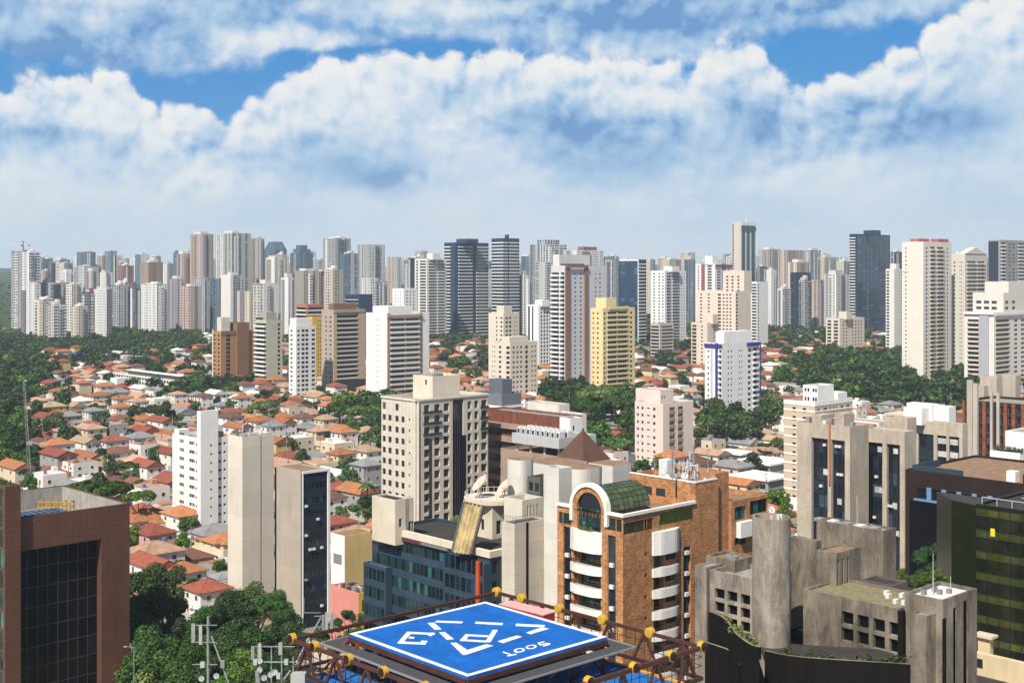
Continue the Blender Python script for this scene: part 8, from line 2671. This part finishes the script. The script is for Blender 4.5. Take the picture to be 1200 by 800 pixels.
# ------------------------------------------------------------------ trees
def crown_mesh(seed, kind, nleaf, leaf, name='crown'):
    """crown of unit half-width, made of leaf clumps scattered over uneven lobes; z from 0 (lowest leaves) upwards"""
    rnd = random.Random(seed)
    lob = []
    if kind == 'umbrella':
        for k in range(15):
            a, r = rnd.uniform(0, 6.28), math.sqrt(rnd.random()) * 0.78
            lob.append((r * math.cos(a), r * math.sin(a), 0.30 + 0.16 * (1 - r) + rnd.uniform(-.05, .05), rnd.uniform(0.2, 0.33), 0.55))
    elif kind == 'tall':
        for k in range(13):
            z = rnd.uniform(0.2, 2.0)
            r = 0.62 * (1.0 - 0.32 * abs(z - 0.9)) * math.sqrt(rnd.random())
            a = rnd.uniform(0, 6.28)
            lob.append((r * math.cos(a), r * math.sin(a), z, rnd.uniform(0.22, 0.38), 0.9))
    else:
        for k in range(21):
            a, u = rnd.uniform(0, 6.28), rnd.random()
            z = 0.20 + 0.88 * u * rnd.uniform(0.8, 1.15)
            r = 0.74 * math.sqrt(max(0.05, 1 - (u * 0.95) ** 2)) * rnd.uniform(0.4, 1.12)
            lob.append((r * math.cos(a), r * math.sin(a), z, rnd.uniform(0.15, 0.38), 0.8))
    mb = MB()
    wsum = sum(l[3] ** 2 for l in lob)
    for (cx, cy, cz, lr, fl) in lob:
        n = int(nleaf * lr * lr / wsum)
        for _ in range(n):
            d = Vector((rnd.gauss(0, 1), rnd.gauss(0, 1), rnd.gauss(0.25, 1))).normalized()
            rr = lr * (0.55 + 0.5 * rnd.random() ** 0.6)
            p = Vector((cx + d.x * rr, cy + d.y * rr, cz + d.z * rr * fl))
            nn = (d + Vector((rnd.uniform(-.7, .7), rnd.uniform(-.7, .7), rnd.uniform(-.2, .9)))).normalized()
            a = nn.orthogonal().normalized()
            t = rnd.random() * 6.28
            a = a * math.cos(t) + nn.cross(a) * math.sin(t)
            b_ = nn.cross(a)
            s = leaf * rnd.uniform(0.55, 1.35)
            mb.poly([p - a * s - b_ * s * .3, p + a * s * .2 - b_ * s * .75, p + a * s + b_ * s * .2, p - a * s * .1 + b_ * s * .8])
    return mb


def trunk_mesh(seed, h, r, spread):
    rnd = random.Random(seed)
    mb = MB()
    mb.tube((0, 0, -0.4), (0.05, 0, h * 0.55), r, r * 0.7, 7)
    for k in range(5):
        a = k * 1.256 + rnd.uniform(-.3, .3)
        e = (math.cos(a) * spread, math.sin(a) * spread, h * rnd.uniform(0.95, 1.2))
        m_ = (e[0] * .4, e[1] * .4, h * 0.75)
        mb.tube((0.05, 0, h * 0.5), m_, r * 0.6, r * 0.42, 6)
        mb.tube(m_, e, r * 0.42, r * 0.15, 5)
    return mb


def palm_tree(x, y, h, label):
    t = tag(empty('palm_tree', (x, y, 0)), label, 'palm')
    rnd = random.Random(int(x * 10))
    mb = MB(); mb.tube((0, 0, -.3), (0.2, 0, h * .5), 0.26, 0.2, 7); mb.tube((0.2, 0, h * .5), (0.1, 0.1, h), 0.2, 0.17, 7)
    mb.build('trunk', [M['bark']], t)
    mb = MB()
    for k in range(22):
        a = k * 2.4
        tilt = rnd.uniform(-0.2, 0.9)
        L_ = rnd.uniform(2.4, 3.6)
        d = Vector((math.cos(a), math.sin(a), 0))
        prev = Vector((0.1, 0.1, h))
        for s in range(5):
            q = (s + 1) / 5
            p = Vector((0.1, 0.1, h)) + d * (L_ * q) + Vector((0, 0, tilt * L_ * q - 0.75 * L_ * q * q))
            side = d.cross(Vector((0, 0, 1))) * (0.55 * (1 - 0.6 * abs(q - 0.5)))
            dr = Vector((0, 0, -0.22))
            mb.poly([prev, p, p + side + dr, prev + side + dr]); mb.poly([prev, p, p - side + dr, prev - side + dr])
            prev = p
    mb.build('fronds', [M['palm']], t)


def trees(spots):
    rnd = random.Random(9)
    kinds = {}
    def proto(key, kind, mat_, nleaf, leaf, n, th_, tr, sp):
        out = []
        for k in range(n):
            c = crown_mesh(hash(key) % 1000 + k * 17 if False else sum(map(ord, key)) + k * 17, kind, nleaf, leaf).mesh('crown', [M[mat_]], uv=False)
            t = trunk_mesh(k + 3, th_, tr, sp).mesh('trunk', [M['bark']], uv=False)
            out.append((c, t))
        kinds[key] = out
    # crown meshes have unit half-width; trunks are in metres for a crown half-width of 6
    proto('dark', 'round', 'leaf_dark', 1500, 0.085, 3, 4.6, 0.32, 2.6)
    proto('mid', 'round', 'leaf_mid', 1500, 0.085, 3, 4.6, 0.30, 2.6)
    proto('light', 'round', 'leaf_light', 1500, 0.08, 2, 4.4, 0.28, 2.6)
    proto('umbrella', 'umbrella', 'leaf_mid', 1900, 0.07, 2, 6.5, 0.38, 4.2)
    proto('umbrella_light', 'umbrella', 'leaf_light', 1900, 0.07, 1, 6.5, 0.38, 4.2)
    proto('tall', 'tall', 'leaf_dark', 1500, 0.09, 2, 6.5, 0.26, 1.6)
    proto('near', 'round', 'leaf_mid', 9000, 0.036, 3, 9.0, 0.42, 3.2)
    proto('near_dark', 'round', 'leaf_dark', 9000, 0.036, 2, 9.0, 0.42, 3.2)
    proto('near_light', 'round', 'leaf_light', 9000, 0.036, 1, 9.0, 0.42, 3.2)
    DESC = {'dark': 'dark green round tree', 'mid': 'mid green round tree', 'light': 'light green bushy tree', 'umbrella': 'broad umbrella shaped green tree', 'umbrella_light': 'broad bright green umbrella tree',
            'tall': 'tall dark narrow tree', 'near': 'large leafy green tree', 'near_dark': 'large dark leafy tree', 'near_light': 'large bright leafy tree'}
    count = [0]

    def plant(key, x, y, r, h=None, label=None, zc=None):
        """tree with crown half-width r and total height h"""
        c, t = rnd.choice(kinds[key])
        root = tag(empty('umbrella_tree' if 'umb' in key else 'broadleaf_tree', (x, y, terrain(x, y)), rnd.uniform(0, 6.28)), label, 'tree', 'trees among the houses')
        s = r / 6.0
        ch = {'umbrella': 0.55, 'umbrella_light': 0.55, 'tall': 2.2}.get(key, 1.3) * r
        h = h or {'umbrella': 0.62 * r + 5.5, 'umbrella_light': 0.62 * r + 5.5, 'tall': 2.9 * r}.get(key, 1.75 * r)
        zb = max(0.6, h - ch)
        tk = put('trunk', t, root)
        tk.scale = (s, s, (zb + ch * 0.45) / (9.0 if 'near' in key else 6.5 if key in ('umbrella', 'umbrella_light', 'tall') else 4.6) * 0.85)
        cr = put('crown', c, root, (0, 0, zb))
        cr.scale = (r, r, r * rnd.uniform(0.9, 1.12))
        count[0] += 1
        if not label: later(root, DESC[key], (x, y, 0))
        FOOT.append((x, y, r * 0.7, r * 0.7, 0))

    # the big ones one can pick out: (photo x, top row, half-width in photo pixels, kind, tree height)
    big = [(112, 563, 44, 'umbrella', 13), (95, 566, 30, 'umbrella', 12), (163, 576, 24, 'umbrella_light', 12), (72, 462, 22, 'dark', 12), (60, 488, 17, 'mid', 12), (80, 499, 20, 'dark', 12), (178, 475, 21, 'umbrella', 10), (110, 474, 12, 'dark', 9),
           (230, 434, 17, 'mid', 12), (312, 470, 20, 'umbrella', 11), (330, 488, 13, 'mid', 9), (427, 478, 25, 'umbrella_light', 14), (438, 500, 20, 'mid', 13), (415, 492, 14, 'mid', 10), (424, 562, 18, 'mid', 10), (402, 570, 13, 'light', 8), (400, 590, 12, 'light', 7), (380, 578, 10, 'light', 7),
           (705, 452, 34, 'umbrella', 19), (725, 466, 26, 'umbrella', 18), (690, 470, 24, 'umbrella', 17), (668, 473, 18, 'mid', 16), (740, 478, 20, 'mid', 16), (722, 514, 23, 'umbrella', 12), (700, 494, 22, 'mid', 14), (640, 452, 12, 'dark', 14), (735, 500, 16, 'mid', 13),
           (830, 482, 18, 'mid', 14), (862, 488, 19, 'dark', 15), (845, 494, 17, 'dark', 14), (884, 492, 15, 'dark', 14), (820, 500, 13, 'mid', 11), (590, 422, 12, 'tall', 18), (577, 420, 11, 'mid', 16), (555, 430, 12, 'mid', 12), (608, 424, 9, 'mid', 14),
           (20, 505, 25, 'dark', 15), (38, 500, 14, 'mid', 12), (22, 455, 18, 'mid', 14), (905, 462, 18, 'mid', 12), (920, 430, 18, 'mid', 14), (255, 440, 14, 'dark', 12), (275, 452, 12, 'dark', 11), (25, 480, 20, 'mid', 15), (5, 470, 20, 'dark', 15), (8, 500, 18, 'mid', 13), (45, 470, 15, 'dark', 13),
           (915, 575, 17, 'mid', 9), (920, 590, 13, 'light', 8), (310, 455, 12, 'dark', 10), (138, 458, 13, 'mid', 10), (205, 452, 13, 'mid', 10), (130, 540, 12, 'mid', 7), (190, 640, 11, 'mid', 6), (215, 625, 13, 'light', 7), (258, 655, 12, 'mid', 7), (165, 560, 9, 'mid', 6), (395, 545, 9, 'dark', 6)]
    for px, py, hw, key, hh in big:
        D = (H - hh) * F / (py - HY)
        x, r = (px - 600) / F * D, hw / F * D
        plant(key, x, D, r, hh)
    # the dense dark clump below the slab towers
    near = [(240, 712, 26), (262, 700, 30), (335, 712, 20), (330, 728, 26), (295, 760, 34), (175, 748, 36), (235, 745, 34), (160, 690, 30), (190, 660, 26), (340, 775, 22), (215, 780, 36), (300, 790, 34), (168, 668, 34), (196, 690, 30), (160, 715, 34), (186, 738, 36), (210, 718, 26), (270, 688, 32), (300, 684, 26), (318, 690, 20), (285, 722, 32), (255, 735, 28), (310, 735, 30), (225, 760, 34), (175, 778, 38), (275, 765, 36), (320, 768, 28), (345, 740, 18), (250, 790, 34), (205, 800, 34)]
    for i, (px, py, hw) in enumerate(near):
        hh = rnd.uniform(17, 21)
        D = (H - hh) * F / (py - HY)
        plant(['near', 'near_dark', 'near_dark', 'near', 'near_light' if py > 715 else 'near'][i % 5], (px - 600) / F * D, D, 1.22 * hw / F * D, hh)
    # bright young trees behind the concrete complex
    for px, py, hw in ((1058, 667, 13), (1072, 672, 11), (1083, 668, 10), (1102, 664, 11), (1110, 676, 9), (1066, 680, 12), (1095, 676, 10)):
        D = 205.0 + (py - 670) * 0.8
        zt = H - (py - HY) / F * D
        plant('near_light', (px - 600) / F * D, D, hw / F * D * 1.15, zt)
    for px, py, hw in ((1075, 640, 26), (1100, 650, 22), (1080, 615, 22)):
        D = 262.0 - (py - 615) * 0.5
        plant('near_dark', (px - 600) / F * D - 3, D - 16, hw / F * D, H - (py - HY) / F * D)
    # bushes under the slim tower and before the blue office
    for px, py, hw in ((408, 712, 12), (425, 718, 12), (392, 722, 14), (375, 732, 14), (415, 735, 14), (352, 752, 16), (436, 722, 10), (400, 745, 16)):
        D = 262 - (py - 712) * 0.6
        zt = H - (py - HY) / F * D
        plant('near' if px % 2 else 'near_dark', (px - 600) / F * D, D, hw / F * D, max(4.0, zt))
    palm_tree((434 - 600) / F * 560, 560, 16, 'palm tree in front of the broad white banded tower among red roofs')
    palm_tree((430 - 600) / F * 400, 400, 13, 'palm tree with drooping fronds among the roofs left of the cream stone office tower')
    palm_tree((127 - 600) / F * 470, 470, 12, 'palm tree beside pale hipped roofs near the broad umbrella tree')
    palm_tree((806 - 600) / F * 640, 640, 18, 'palm tree left of the white tower with navy stripes')
    # the rest, nearest first
    spots.sort(key=lambda s: s[1])
    rest = []
    for x, y, wood in spots:
        if hidden(x, y, 12.0): continue
        r = rnd.uniform(3.2, 5.5) if not wood else rnd.uniform(5.0, 8.0)
        if not free(x, y, r * 0.55): continue
        if count[0] < 296 and y < 1250 and -20 < to_px((x, y, 0))[0] < 1220:
            key = rnd.choices(['dark', 'mid', 'light', 'umbrella', 'tall'], [34, 38, 14, 10, 4] if not wood else [30, 44, 8, 16, 2])[0]
            plant(key, x, y, r)
        else: rest.append((x, y, r))
    # far canopy: what nobody could count
    for k in range(2600):
        y = rnd.uniform(1380, 3600)
        px = rnd.uniform(-20, 1220) if k % 4 else rnd.choice((rnd.uniform(-330, -20), rnd.uniform(1220, 1530)))
        x = (px - 600) / F * y
        if y < 1900 and hidden(x, y, 14.0): continue
        if free(x, y, 3.0): rest.append((x, y, rnd.uniform(4.5, 8.0)))
    base = [crown_mesh(500 + k, 'round', 110, 0.2) for k in range(5)]
    big_mb = [MB(), MB(), MB()]
    for i, (x, y, r) in enumerate(rest):
        src = base[i % 5]
        tgt = big_mb[rnd.choice((0, 0, 1, 1, 2))]
        z0 = terrain(x, y) + r * 0.25
        c, s = math.cos(i * 1.7), math.sin(i * 1.7)
        k = len(tgt.v)
        tgt.v.extend([(x + r * (c * p[0] - s * p[1]), y + r * (s * p[0] + c * p[1]), z0 + r * p[2]) for p in src.v])
        tgt.f.extend([tuple(q + k for q in f) for f in src.f])
        tgt.m.extend(src.m); tgt.sm.extend(src.sm)
    for mb, mk in zip(big_mb, ('leaf_dark', 'leaf_mid', 'leaf_light')):
        tag(mb.build('tree_canopy', [M[mk]], uv=False), kind='stuff')


# ------------------------------------------------------------------ smaller things
def low_buildings():
    o = stucco((0.55, 0.40, 0.17), 0.08, 0.2)
    b = Bld('ochre_building', 'ochre walled building with a white left face behind the blue office', 'building', 404, 322, 388, 440, 628, land='the ochre walled building')
    b.volume([o], (), (), parapet=0.3, roof='roof_tan')
    b.fpart('white_face', M['white_paint'], 'L', (0, b.wl, 0.003, 0.06, -0.5, b.h + 0.02))
    b.fpart('shutter', M['frame_grey'], 'L', (b.wl * 0.2, b.wl * 0.8, 0.063, 0.12, b.h - 7.5, b.h - 5.0))
    b.finish()
    p = stucco((0.60, 0.24, 0.20), 0.08, 0.2)
    b = Bld('pink_building', 'pink walled building with a yellow end wall and a cluttered grey roof', 'building', 420, 266, 387, 437, 695, land='the pink walled building')
    cr = [(b.wr * 0.25, b.wr * 0.7, 0.3, [(b.h - 4.0, b.h - 1.6)])]
    b.volume([p], (), cr, parapet=0.5)
    b.windows('R', cr, 'pane', 'frame_grey')
    b.fpart('yellow_face', stucco((0.62, 0.40, 0.05), .06, .15), 'R', (0, b.wr * 0.25 - 0.01, 0.003, 0.06, 0, b.h), (b.wr * 0.7 + .01, b.wr, 0.003, 0.06, 0, b.h), (b.wr * 0.25, b.wr * 0.7, 0.003, 0.06, b.h - 1.55, b.h), (b.wr * 0.25, b.wr * 0.7, 0.003, 0.06, 0, b.h - 4.05))
    rnd = random.Random(31)
    for k in range(14):
        x, y = rnd.uniform(0.4, b.wr - 1.4), rnd.uniform(0.5, b.wl - 1.5)
        b.part('roof_unit', M[rnd.choice(('frame_white', 'frame_grey', 'frame_dark', 'roof_tan'))], (x, x + rnd.uniform(.6, 1.4), y, y + rnd.uniform(.6, 1.4), b.h - 0.49, b.h + rnd.uniform(0.1, 0.9)))
    b.finish()


def wide_roofs():
    def low(name, label, px, D, xl, xr, h, wallc, roofc, cat='building', glass=None, land=None):
        b = Bld(name, label, cat, px, D, xl, xr, h=h, land=land)
        cl = []
        if glass:
            cl = cols_even(0.8, b.wl - 0.8, max(2, int(b.wl / 4)), min(3.0, b.wl / max(2, int(b.wl / 4)) * 0.8), 0.4, rows(h - 0.6, 3.1, max(1, int(h / 3.3)), 0.6, 1.9))
        b.volume([wallc], cl, (), parapet=0.4, roof=roofc)
        if cl: b.windows('L', cl, glass, 'frame_grey', 'far')
        return b
    wh = WALL['white']
    b = low('row_block', 'long white two storey row building with dark glass among the red roofs', 212, 840, 132, 222, 8.5, wh, 'roof_grey', glass='pane_dark', land='the long white row building')
    b.part('upper_storey', stucco((0.08, 0.09, 0.11)), (1, b.wr - 1, 3, b.wl * 0.78, 8.1, 11.0)); b.part('roof_slab', wh, (0.2, b.wr - .2, 2, b.wl * 0.8, 11.003, 11.5)); b.finish()
    low('warehouse', 'low shed with a wide blue grey metal roof near the dark woods', 62, 1150, 34, 74, 6, wh, plain('roof_metal_blue', (0.22, 0.27, 0.33), 0.5)).finish()
    low('warehouse', 'low shed with a pale grey roof beside a bright blue canopy', 165, 1140, 122, 178, 6.5, wh, plain('roof_metal_pale', (0.50, 0.52, 0.54), 0.5)).finish()
    low('canopy', 'small bright blue canopy among the tiled roofs', 97, 1160, 84, 102, 6, plain('canopy_blue', (0.02, 0.10, 0.42), 0.6), plain('canopy_top', (0.02, 0.12, 0.5), 0.6), cat='canopy').finish()
    low('sports_canopy', 'long teal canopy over a court between the trees', 945, 1130, 902, 953, 5, plain('canopy_teal', (0.03, 0.22, 0.26), 0.6), plain('canopy_teal_top', (0.04, 0.30, 0.34), 0.6), cat='canopy').finish()
    low('warehouse', 'long low cream shed with a pale roof at the edge of the woods', 1096, 640, 1036, 1112, 7, WALL['cream'], plain('roof_cream', (0.58, 0.52, 0.42), 0.8), glass='pane_dark').finish()
    low('warehouse', 'low shed with a dark glass front beside the long cream shed', 1030, 610, 992, 1042, 8, wh, 'roof_grey', glass='pane_dark').finish()
    for i, (px, D, xl, xr, lab) in enumerate(((900, 455, 856, 928, 'long white flat canopy, nearest of the pale canopies behind the orange brick block'), (902, 492, 862, 930, 'long white flat canopy behind the nearest pale canopy'), (868, 520, 838, 884, 'short pale flat roof behind the white canopies'))):
        b = low('market_hall', lab, px, D, xl, xr, 5.0, WALL['grey'], plain('roof_white_sheet', (0.60, 0.60, 0.58), 0.7), glass='pane_dark')
        b.part('roof_edge', M['white_paint'], (-0.8, b.wr + .8, -0.8, b.wl + 0.8, 5.005, 5.6)); b.finish()
    low('white_shed', 'white walled shed with a sloped pale roof before the big umbrella trees', 735, 520, 705, 745, 5.5, wh, 'roof_grey').finish()


M['panel_grey'] = plain('panel_grey', (0.36, 0.37, 0.36), 0.6)


def masts():
    def panel(root, x, y, z, h_, ang, m='panel_grey'):
        mb = MB(); mb.box(-0.16, 0.16, -0.08, 0.08, 0, h_); o = mb.build('antenna_panel', [M[m]], root, (x, y, z), ang)
    D = 128.0
    def base(px, D): return ((px - 600) / F * D, D, 0)
    z = lambda py, D: H - (py - HY) / F * D
    t = tag(empty('cell_mast', base(244, D)), 'slim grey phone mast with two pale upright panels rising before the dark trees', 'mast')
    mb = MB(); mb.tube((0, 0, -1), (0, 0, z(722, D)), 0.17, 0.15, 8); mb.build('pole', [M['frame_grey']], t)
    mb = MB()
    for zz in (z(732, D), z(752, D), z(778, D)):
        mb.bar((-1.6, 0, zz), (0.9, 0, zz), 0.07); mb.bar((0, -0.8, zz), (0, 0.8, zz), 0.07)
    mb.bar((0.3, 0.1, z(745, D)), (2.0, 0.2, z(800, D)), 0.12)
    mb.build('cross_arms', [M['metal']], t)
    panel(t, -1.5, -0.1, z(752, D), 1.9, 0.5, 'panel_grey'); panel(t, -0.75, -0.15, z(754, D), 1.9, 0.2)
    mb = MB(); mb.box(-0.75, -0.3, -0.3, 0.1, z(781, D), z(775, D)); mb.build('radio_box', [M['panel_grey']], t)
    mb = MB(); mb.box(1.3, 1.7, -0.3, 0.1, z(781, D), z(773, D)); mb.build('radio_box', [M['frame_grey']], t)
    for zz, xx in ((z(790, D), 0.9), (z(793, D), -0.6)):
        mb = MB(); dish(mb, (xx, -0.4, zz), 0.3, (0.1, -1, 0.1)); mb.build('dish', [M['panel_grey']], t)
    D = 150.0
    t = tag(empty('cell_mast', base(350, D)), 'leaning phone mast with one tall white panel beside the slim glass fronted tower', 'mast')
    mb = MB()
    mb.tube((0, 0, -1), (0, 0, z(770, D)), 0.16, 0.14, 8); mb.tube((0, 0, z(770, D)), (2.6, 0.3, z(724, D)), 0.14, 0.1, 8); mb.build('pole', [M['metal']], t)
    mb = MB()
    for zz in (z(722, D), z(735, D)): mb.bar((1.8, 0.2, zz), (4.6, 0.4, zz), 0.08)
    mb.bar((2.4, 0.2, z(738, D)), (3.2, .3, z(718, D)), .07); mb.bar((0.6, 0.2, z(718, D)), (0.6, 0.2, z(700, D)), 0.05); mb.bar((0.2, .2, z(718, D)), (2.6, 0.2, z(718, D)), 0.06)
    mb.build('cross_arms', [M['metal']], t)
    panel(t, 3.3, 0.1, z(740, D), 2.3, 0.3); panel(t, 3.9, 0.2, z(741, D), 2.4, 0.6, 'panel_grey'); panel(t, 2.9, 0.1, z(738, D), 1.8, 0.1, 'frame_grey')
    D = 116.0
    t = tag(empty('cell_mast', base(325, D)), 'cluster of rooftop aerials and small dishes left of the helipad truss', 'mast')
    rnd = random.Random(12)
    mb = MB()
    for k in range(4): mb.tube((-1.6 + k, 0.3 * (k % 2), -1), (-1.6 + k, 0.3 * (k % 2), z(752 + 6 * k, D)), 0.09, 0.07, 6)
    mb.bar((-2.4, 0, z(757, D)), (1.6, 0, z(757, D)), 0.08); mb.bar((-2.2, 0, z(775, D)), (1.6, 0, z(775, D)), 0.1); mb.bar((1.2, 0, z(785, D)), (0.3, 0.2, z(800, D)), 0.14)
    mb.build('pole', [M['metal']], t)
    panel(t, -1.6, -0.15, z(770, D), 1.3, 0.2); panel(t, 0.3, -0.15, z(766, D), 1.1, 0.4, 'panel_grey'); panel(t, -2.2, -.15, z(772, D), 1.2, -0.3, 'frame_grey')
    for k in range(5):
        mb = MB(); dish(mb, (rnd.uniform(-2, 1), -0.3, z(rnd.uniform(772, 797), D)), 0.28, (rnd.uniform(-.6, .6), -1, 0.1)); mb.build('dish', [M['panel_grey']], t)
    for k in range(5):
        x, zz = rnd.uniform(-2.2, 1), z(rnd.uniform(776, 798), D)
        mb = MB(); mb.box(x, x + 0.35, -0.4, -0.1, zz, zz + 0.5); mb.build('radio_box', [M[rnd.choice(('panel_grey', 'frame_grey'))]], t)
    mb = MB(); x0 = (-1.5 + (352 - 325) / F * D); mb.box(1.3, 2.6, -0.5, 0.5, z(812, D), z(788, D)); mb.build('equipment_cabinet', [M['panel_grey']], t)
    # lattice mast in the trees at the far left
    D = 455.0
    t = tag(empty('lattice_mast', base(37, D)), 'thin pale lattice mast standing in the dark trees at the far left', 'mast')
    zt = z(449, D)
    mb = MB()
    for sx, sy in ((-1, -1), (1, -1), (0, 1)): mb.bar((sx * 0.6, sy * 0.5, -.5), (sx * 0.3 - 2.6, sy * 0.25, zt), 0.12)
    for k in range(30):
        q, q2 = k / 30, (k + 1) / 30
        w = 0.6 - 0.3 * q
        ox, ox2 = -2.6 * q, -2.6 * q2
        mb.bar((ox - w, -w * .8, zt * q), (ox2 + w, -w * .8, zt * q2), 0.07)
        mb.bar((ox + w, -w * .8, zt * q), (ox2, w * .8, zt * q2), 0.07)
    mb.build('lattice', [M['frame_grey']], t)
    # street lamp at the foot of the granite office
    D = 195.0
    t = tag(empty('street_lamp', base(157, D)), 'thin street lamp beside the brown granite office', 'street lamp')
    mb = MB(); mb.tube((0, 0, 0), (0, 0, z(758, D)), 0.12, 0.07, 6); mb.build('pole', [M['frame_grey']], t)
    mb = MB(); mb.bar((0, 0, z(758, D)), (-1.2, 0, z(757, D)), 0.07); mb.box(-1.6, -1.1, -0.15, 0.15, z(757, D) - 0.1, z(757, D) + 0.05); mb.build('lamp_arm', [M['frame_grey']], t)


def poles():
    root = empty('utility_pole', (0, 0, 0))
    mb = MB(); mb.tube((0, 0, 0), (0, 0, 10.5), 0.16, 0.11, 7); mb.build('pole', [M['roof_grey']], root)
    mb = MB(); mb.bar((0, -1.2, 9.6), (0, 1.2, 9.6), 0.14); mb.bar((0, -0.9, 8.4), (0, 0.9, 8.4), 0.12); mb.build('crossarm', [M['bark']], root)
    mb = MB(); mb.tube((0.35, 0, 6.6), (0.35, 0, 7.6), 0.3, n=9); mb.build('transformer', [M['frame_grey']], root)
    kids = list(root.children)
    for o in [root] + kids: col.objects.unlink(o)
    n = 0
    for j in range(-25, 40):
        for i in range(-200, 300):
            a = i * 32.4 + 10
            p = ER * a + EL * (j * STREET + 7.6)
            px, py = to_px((p.x, p.y, 5))
            if not (285 < p.y < 760 and -20 < px < 1220) or hidden(p.x, p.y, 6) or not free(p.x, p.y, 1.0) or n >= 60: continue
            n += 1
            r = root.copy(); col.objects.link(r)
            r.location = (p.x, p.y, 0.14); r.rotation_euler = (0, 0, TH)
            tag(r, None, 'utility pole', 'utility poles along the streets')
            later(r, 'grey utility pole with two crossarms', (p.x, p.y, 0))
            for ch in kids:
                c = ch.copy(); col.objects.link(c); c.parent = r


def cars():
    body_c = [('white', (0.7, 0.7, 0.7)), ('silver', (0.4, 0.41, 0.42)), ('black', (0.02, 0.02, 0.022)), ('red', (0.35, 0.02, 0.02)), ('grey', (0.14, 0.14, 0.15)), ('blue', (0.03, 0.07, 0.25))]
    paint = {}
    for k, c in body_c:
        m, g, b = newmat('paint_' + k); setb(g, b, color=c, rough=0.25, coat=0.6); paint[k] = m
    root = empty('parked_car', (0, 0, 0))
    prof = [(-2.1, 0.35), (-2.1, 0.75), (-1.95, 0.95), (-1.25, 1.02), (-0.7, 1.45), (0.75, 1.47), (1.5, 1.0), (2.05, 0.92), (2.12, 0.6), (2.1, 0.35)]
    mb = MB()
    for s in (-1, 1): mb.poly([(x, s * (0.84 if z < 1.1 else 0.68), z) for x, z in prof])
    for i in range(len(prof)):
        (xa, za), (xb, zb) = prof[i], prof[(i + 1) % len(prof)]
        ya, yb = (0.84 if za < 1.1 else 0.68), (0.84 if zb < 1.1 else 0.68)
        mb.poly([(xa, -ya, za), (xb, -yb, zb), (xb, yb, zb), (xa, ya, za)])
    mb.build('body', [paint['white']], root)
    mb = MB()
    for s in (-1, 1): mb.poly([(-1.1, s * 0.80, 1.06), (1.3, s * 0.80, 1.06), (0.7, s * 0.70, 1.41), (-0.65, s * 0.70, 1.41)])
    mb.poly([(1.42, -0.7, 1.06), (1.42, 0.7, 1.06), (0.83, 0.6, 1.44), (0.83, -0.6, 1.44)]); mb.poly([(-1.24, -0.7, 1.06), (-1.24, 0.7, 1.06), (-0.76, 0.6, 1.43), (-0.76, -0.6, 1.43)])
    mb.build('windows', [M['pane_dark']], root)
    tyre = MB(); tyre.tube((0, -0.1, 0), (0, 0.1, 0), 0.32, n=14); tm = tyre.mesh('wheel', [M['frame_dark']])
    for x in (-1.3, 1.35):
        for y in (-0.78, 0.78): put('wheel', tm, root, (x, y, 0.32))
    for o in [root] + list(root.children): col.objects.unlink(o)
    kids = list(root.children)
    rnd = random.Random(4)
    n = 0
    cand = []
    for j in range(-25, 40):
        for i in range(-700, 900):
            a = i * 9.0
            if (a % CROSS) < 14 or (a % CROSS) > CROSS - 8: continue
            for off in (2.3, 5.7):
                p = ER * a + EL * (j * STREET + off)
                if 290 < p.y < 640 and -20 < to_px(p)[0] < 1220: cand.append((p.y, p.x, off))
    cand.sort()
    for y, x, off in cand:
        if n >= 60: break
        if rnd.random() < 0.45 or hidden(x, y, 1.0) or not free(x, y, 2.5): continue
        k = rnd.choices([c[0] for c in body_c], [40, 22, 14, 6, 14, 4])[0]
        r = root.copy(); col.objects.link(r)
        r.location = (x, y, 0.032); r.rotation_euler = (0, 0, TH + (math.pi if off > 4 else 0))
        tag(r, None, 'car', 'cars parked along the streets')
        for ch in kids:
            c = ch.copy(); col.objects.link(c); c.parent = r
            if ch.name.startswith('body'): override(c, paint[k])
        later(r, '%s car parked at the kerb' % k, (x, y, 0))
        n += 1


def haze():
    m = bpy.data.materials.new('haze')
    m.use_nodes = True
    t = m.node_tree
    t.nodes.clear()
    out = t.nodes.new('ShaderNodeOutputMaterial')
    v = t.nodes.new('ShaderNodeVolumePrincipled')
    v.inputs['Color'].default_value = (0.72, 0.87, 1.0, 1)
    v.inputs['Density'].default_value = HAZE
    v.inputs['Anisotropy'].default_value = 0.0
    t.links.new(v.outputs[0], out.inputs['Volume'])
    mb = MB(); mb.box(-4400, 4400, -120, 6900, -1.6, 330)
    tag(mb.build('haze', [m], uv=False), kind='stuff')


HAZE = 0.000075
ground()
streets()
low_buildings()
wide_roofs()
spots = houses_and_trees()
trees(spots)
poles()
cars()
masts()
haze()
settle_labels()
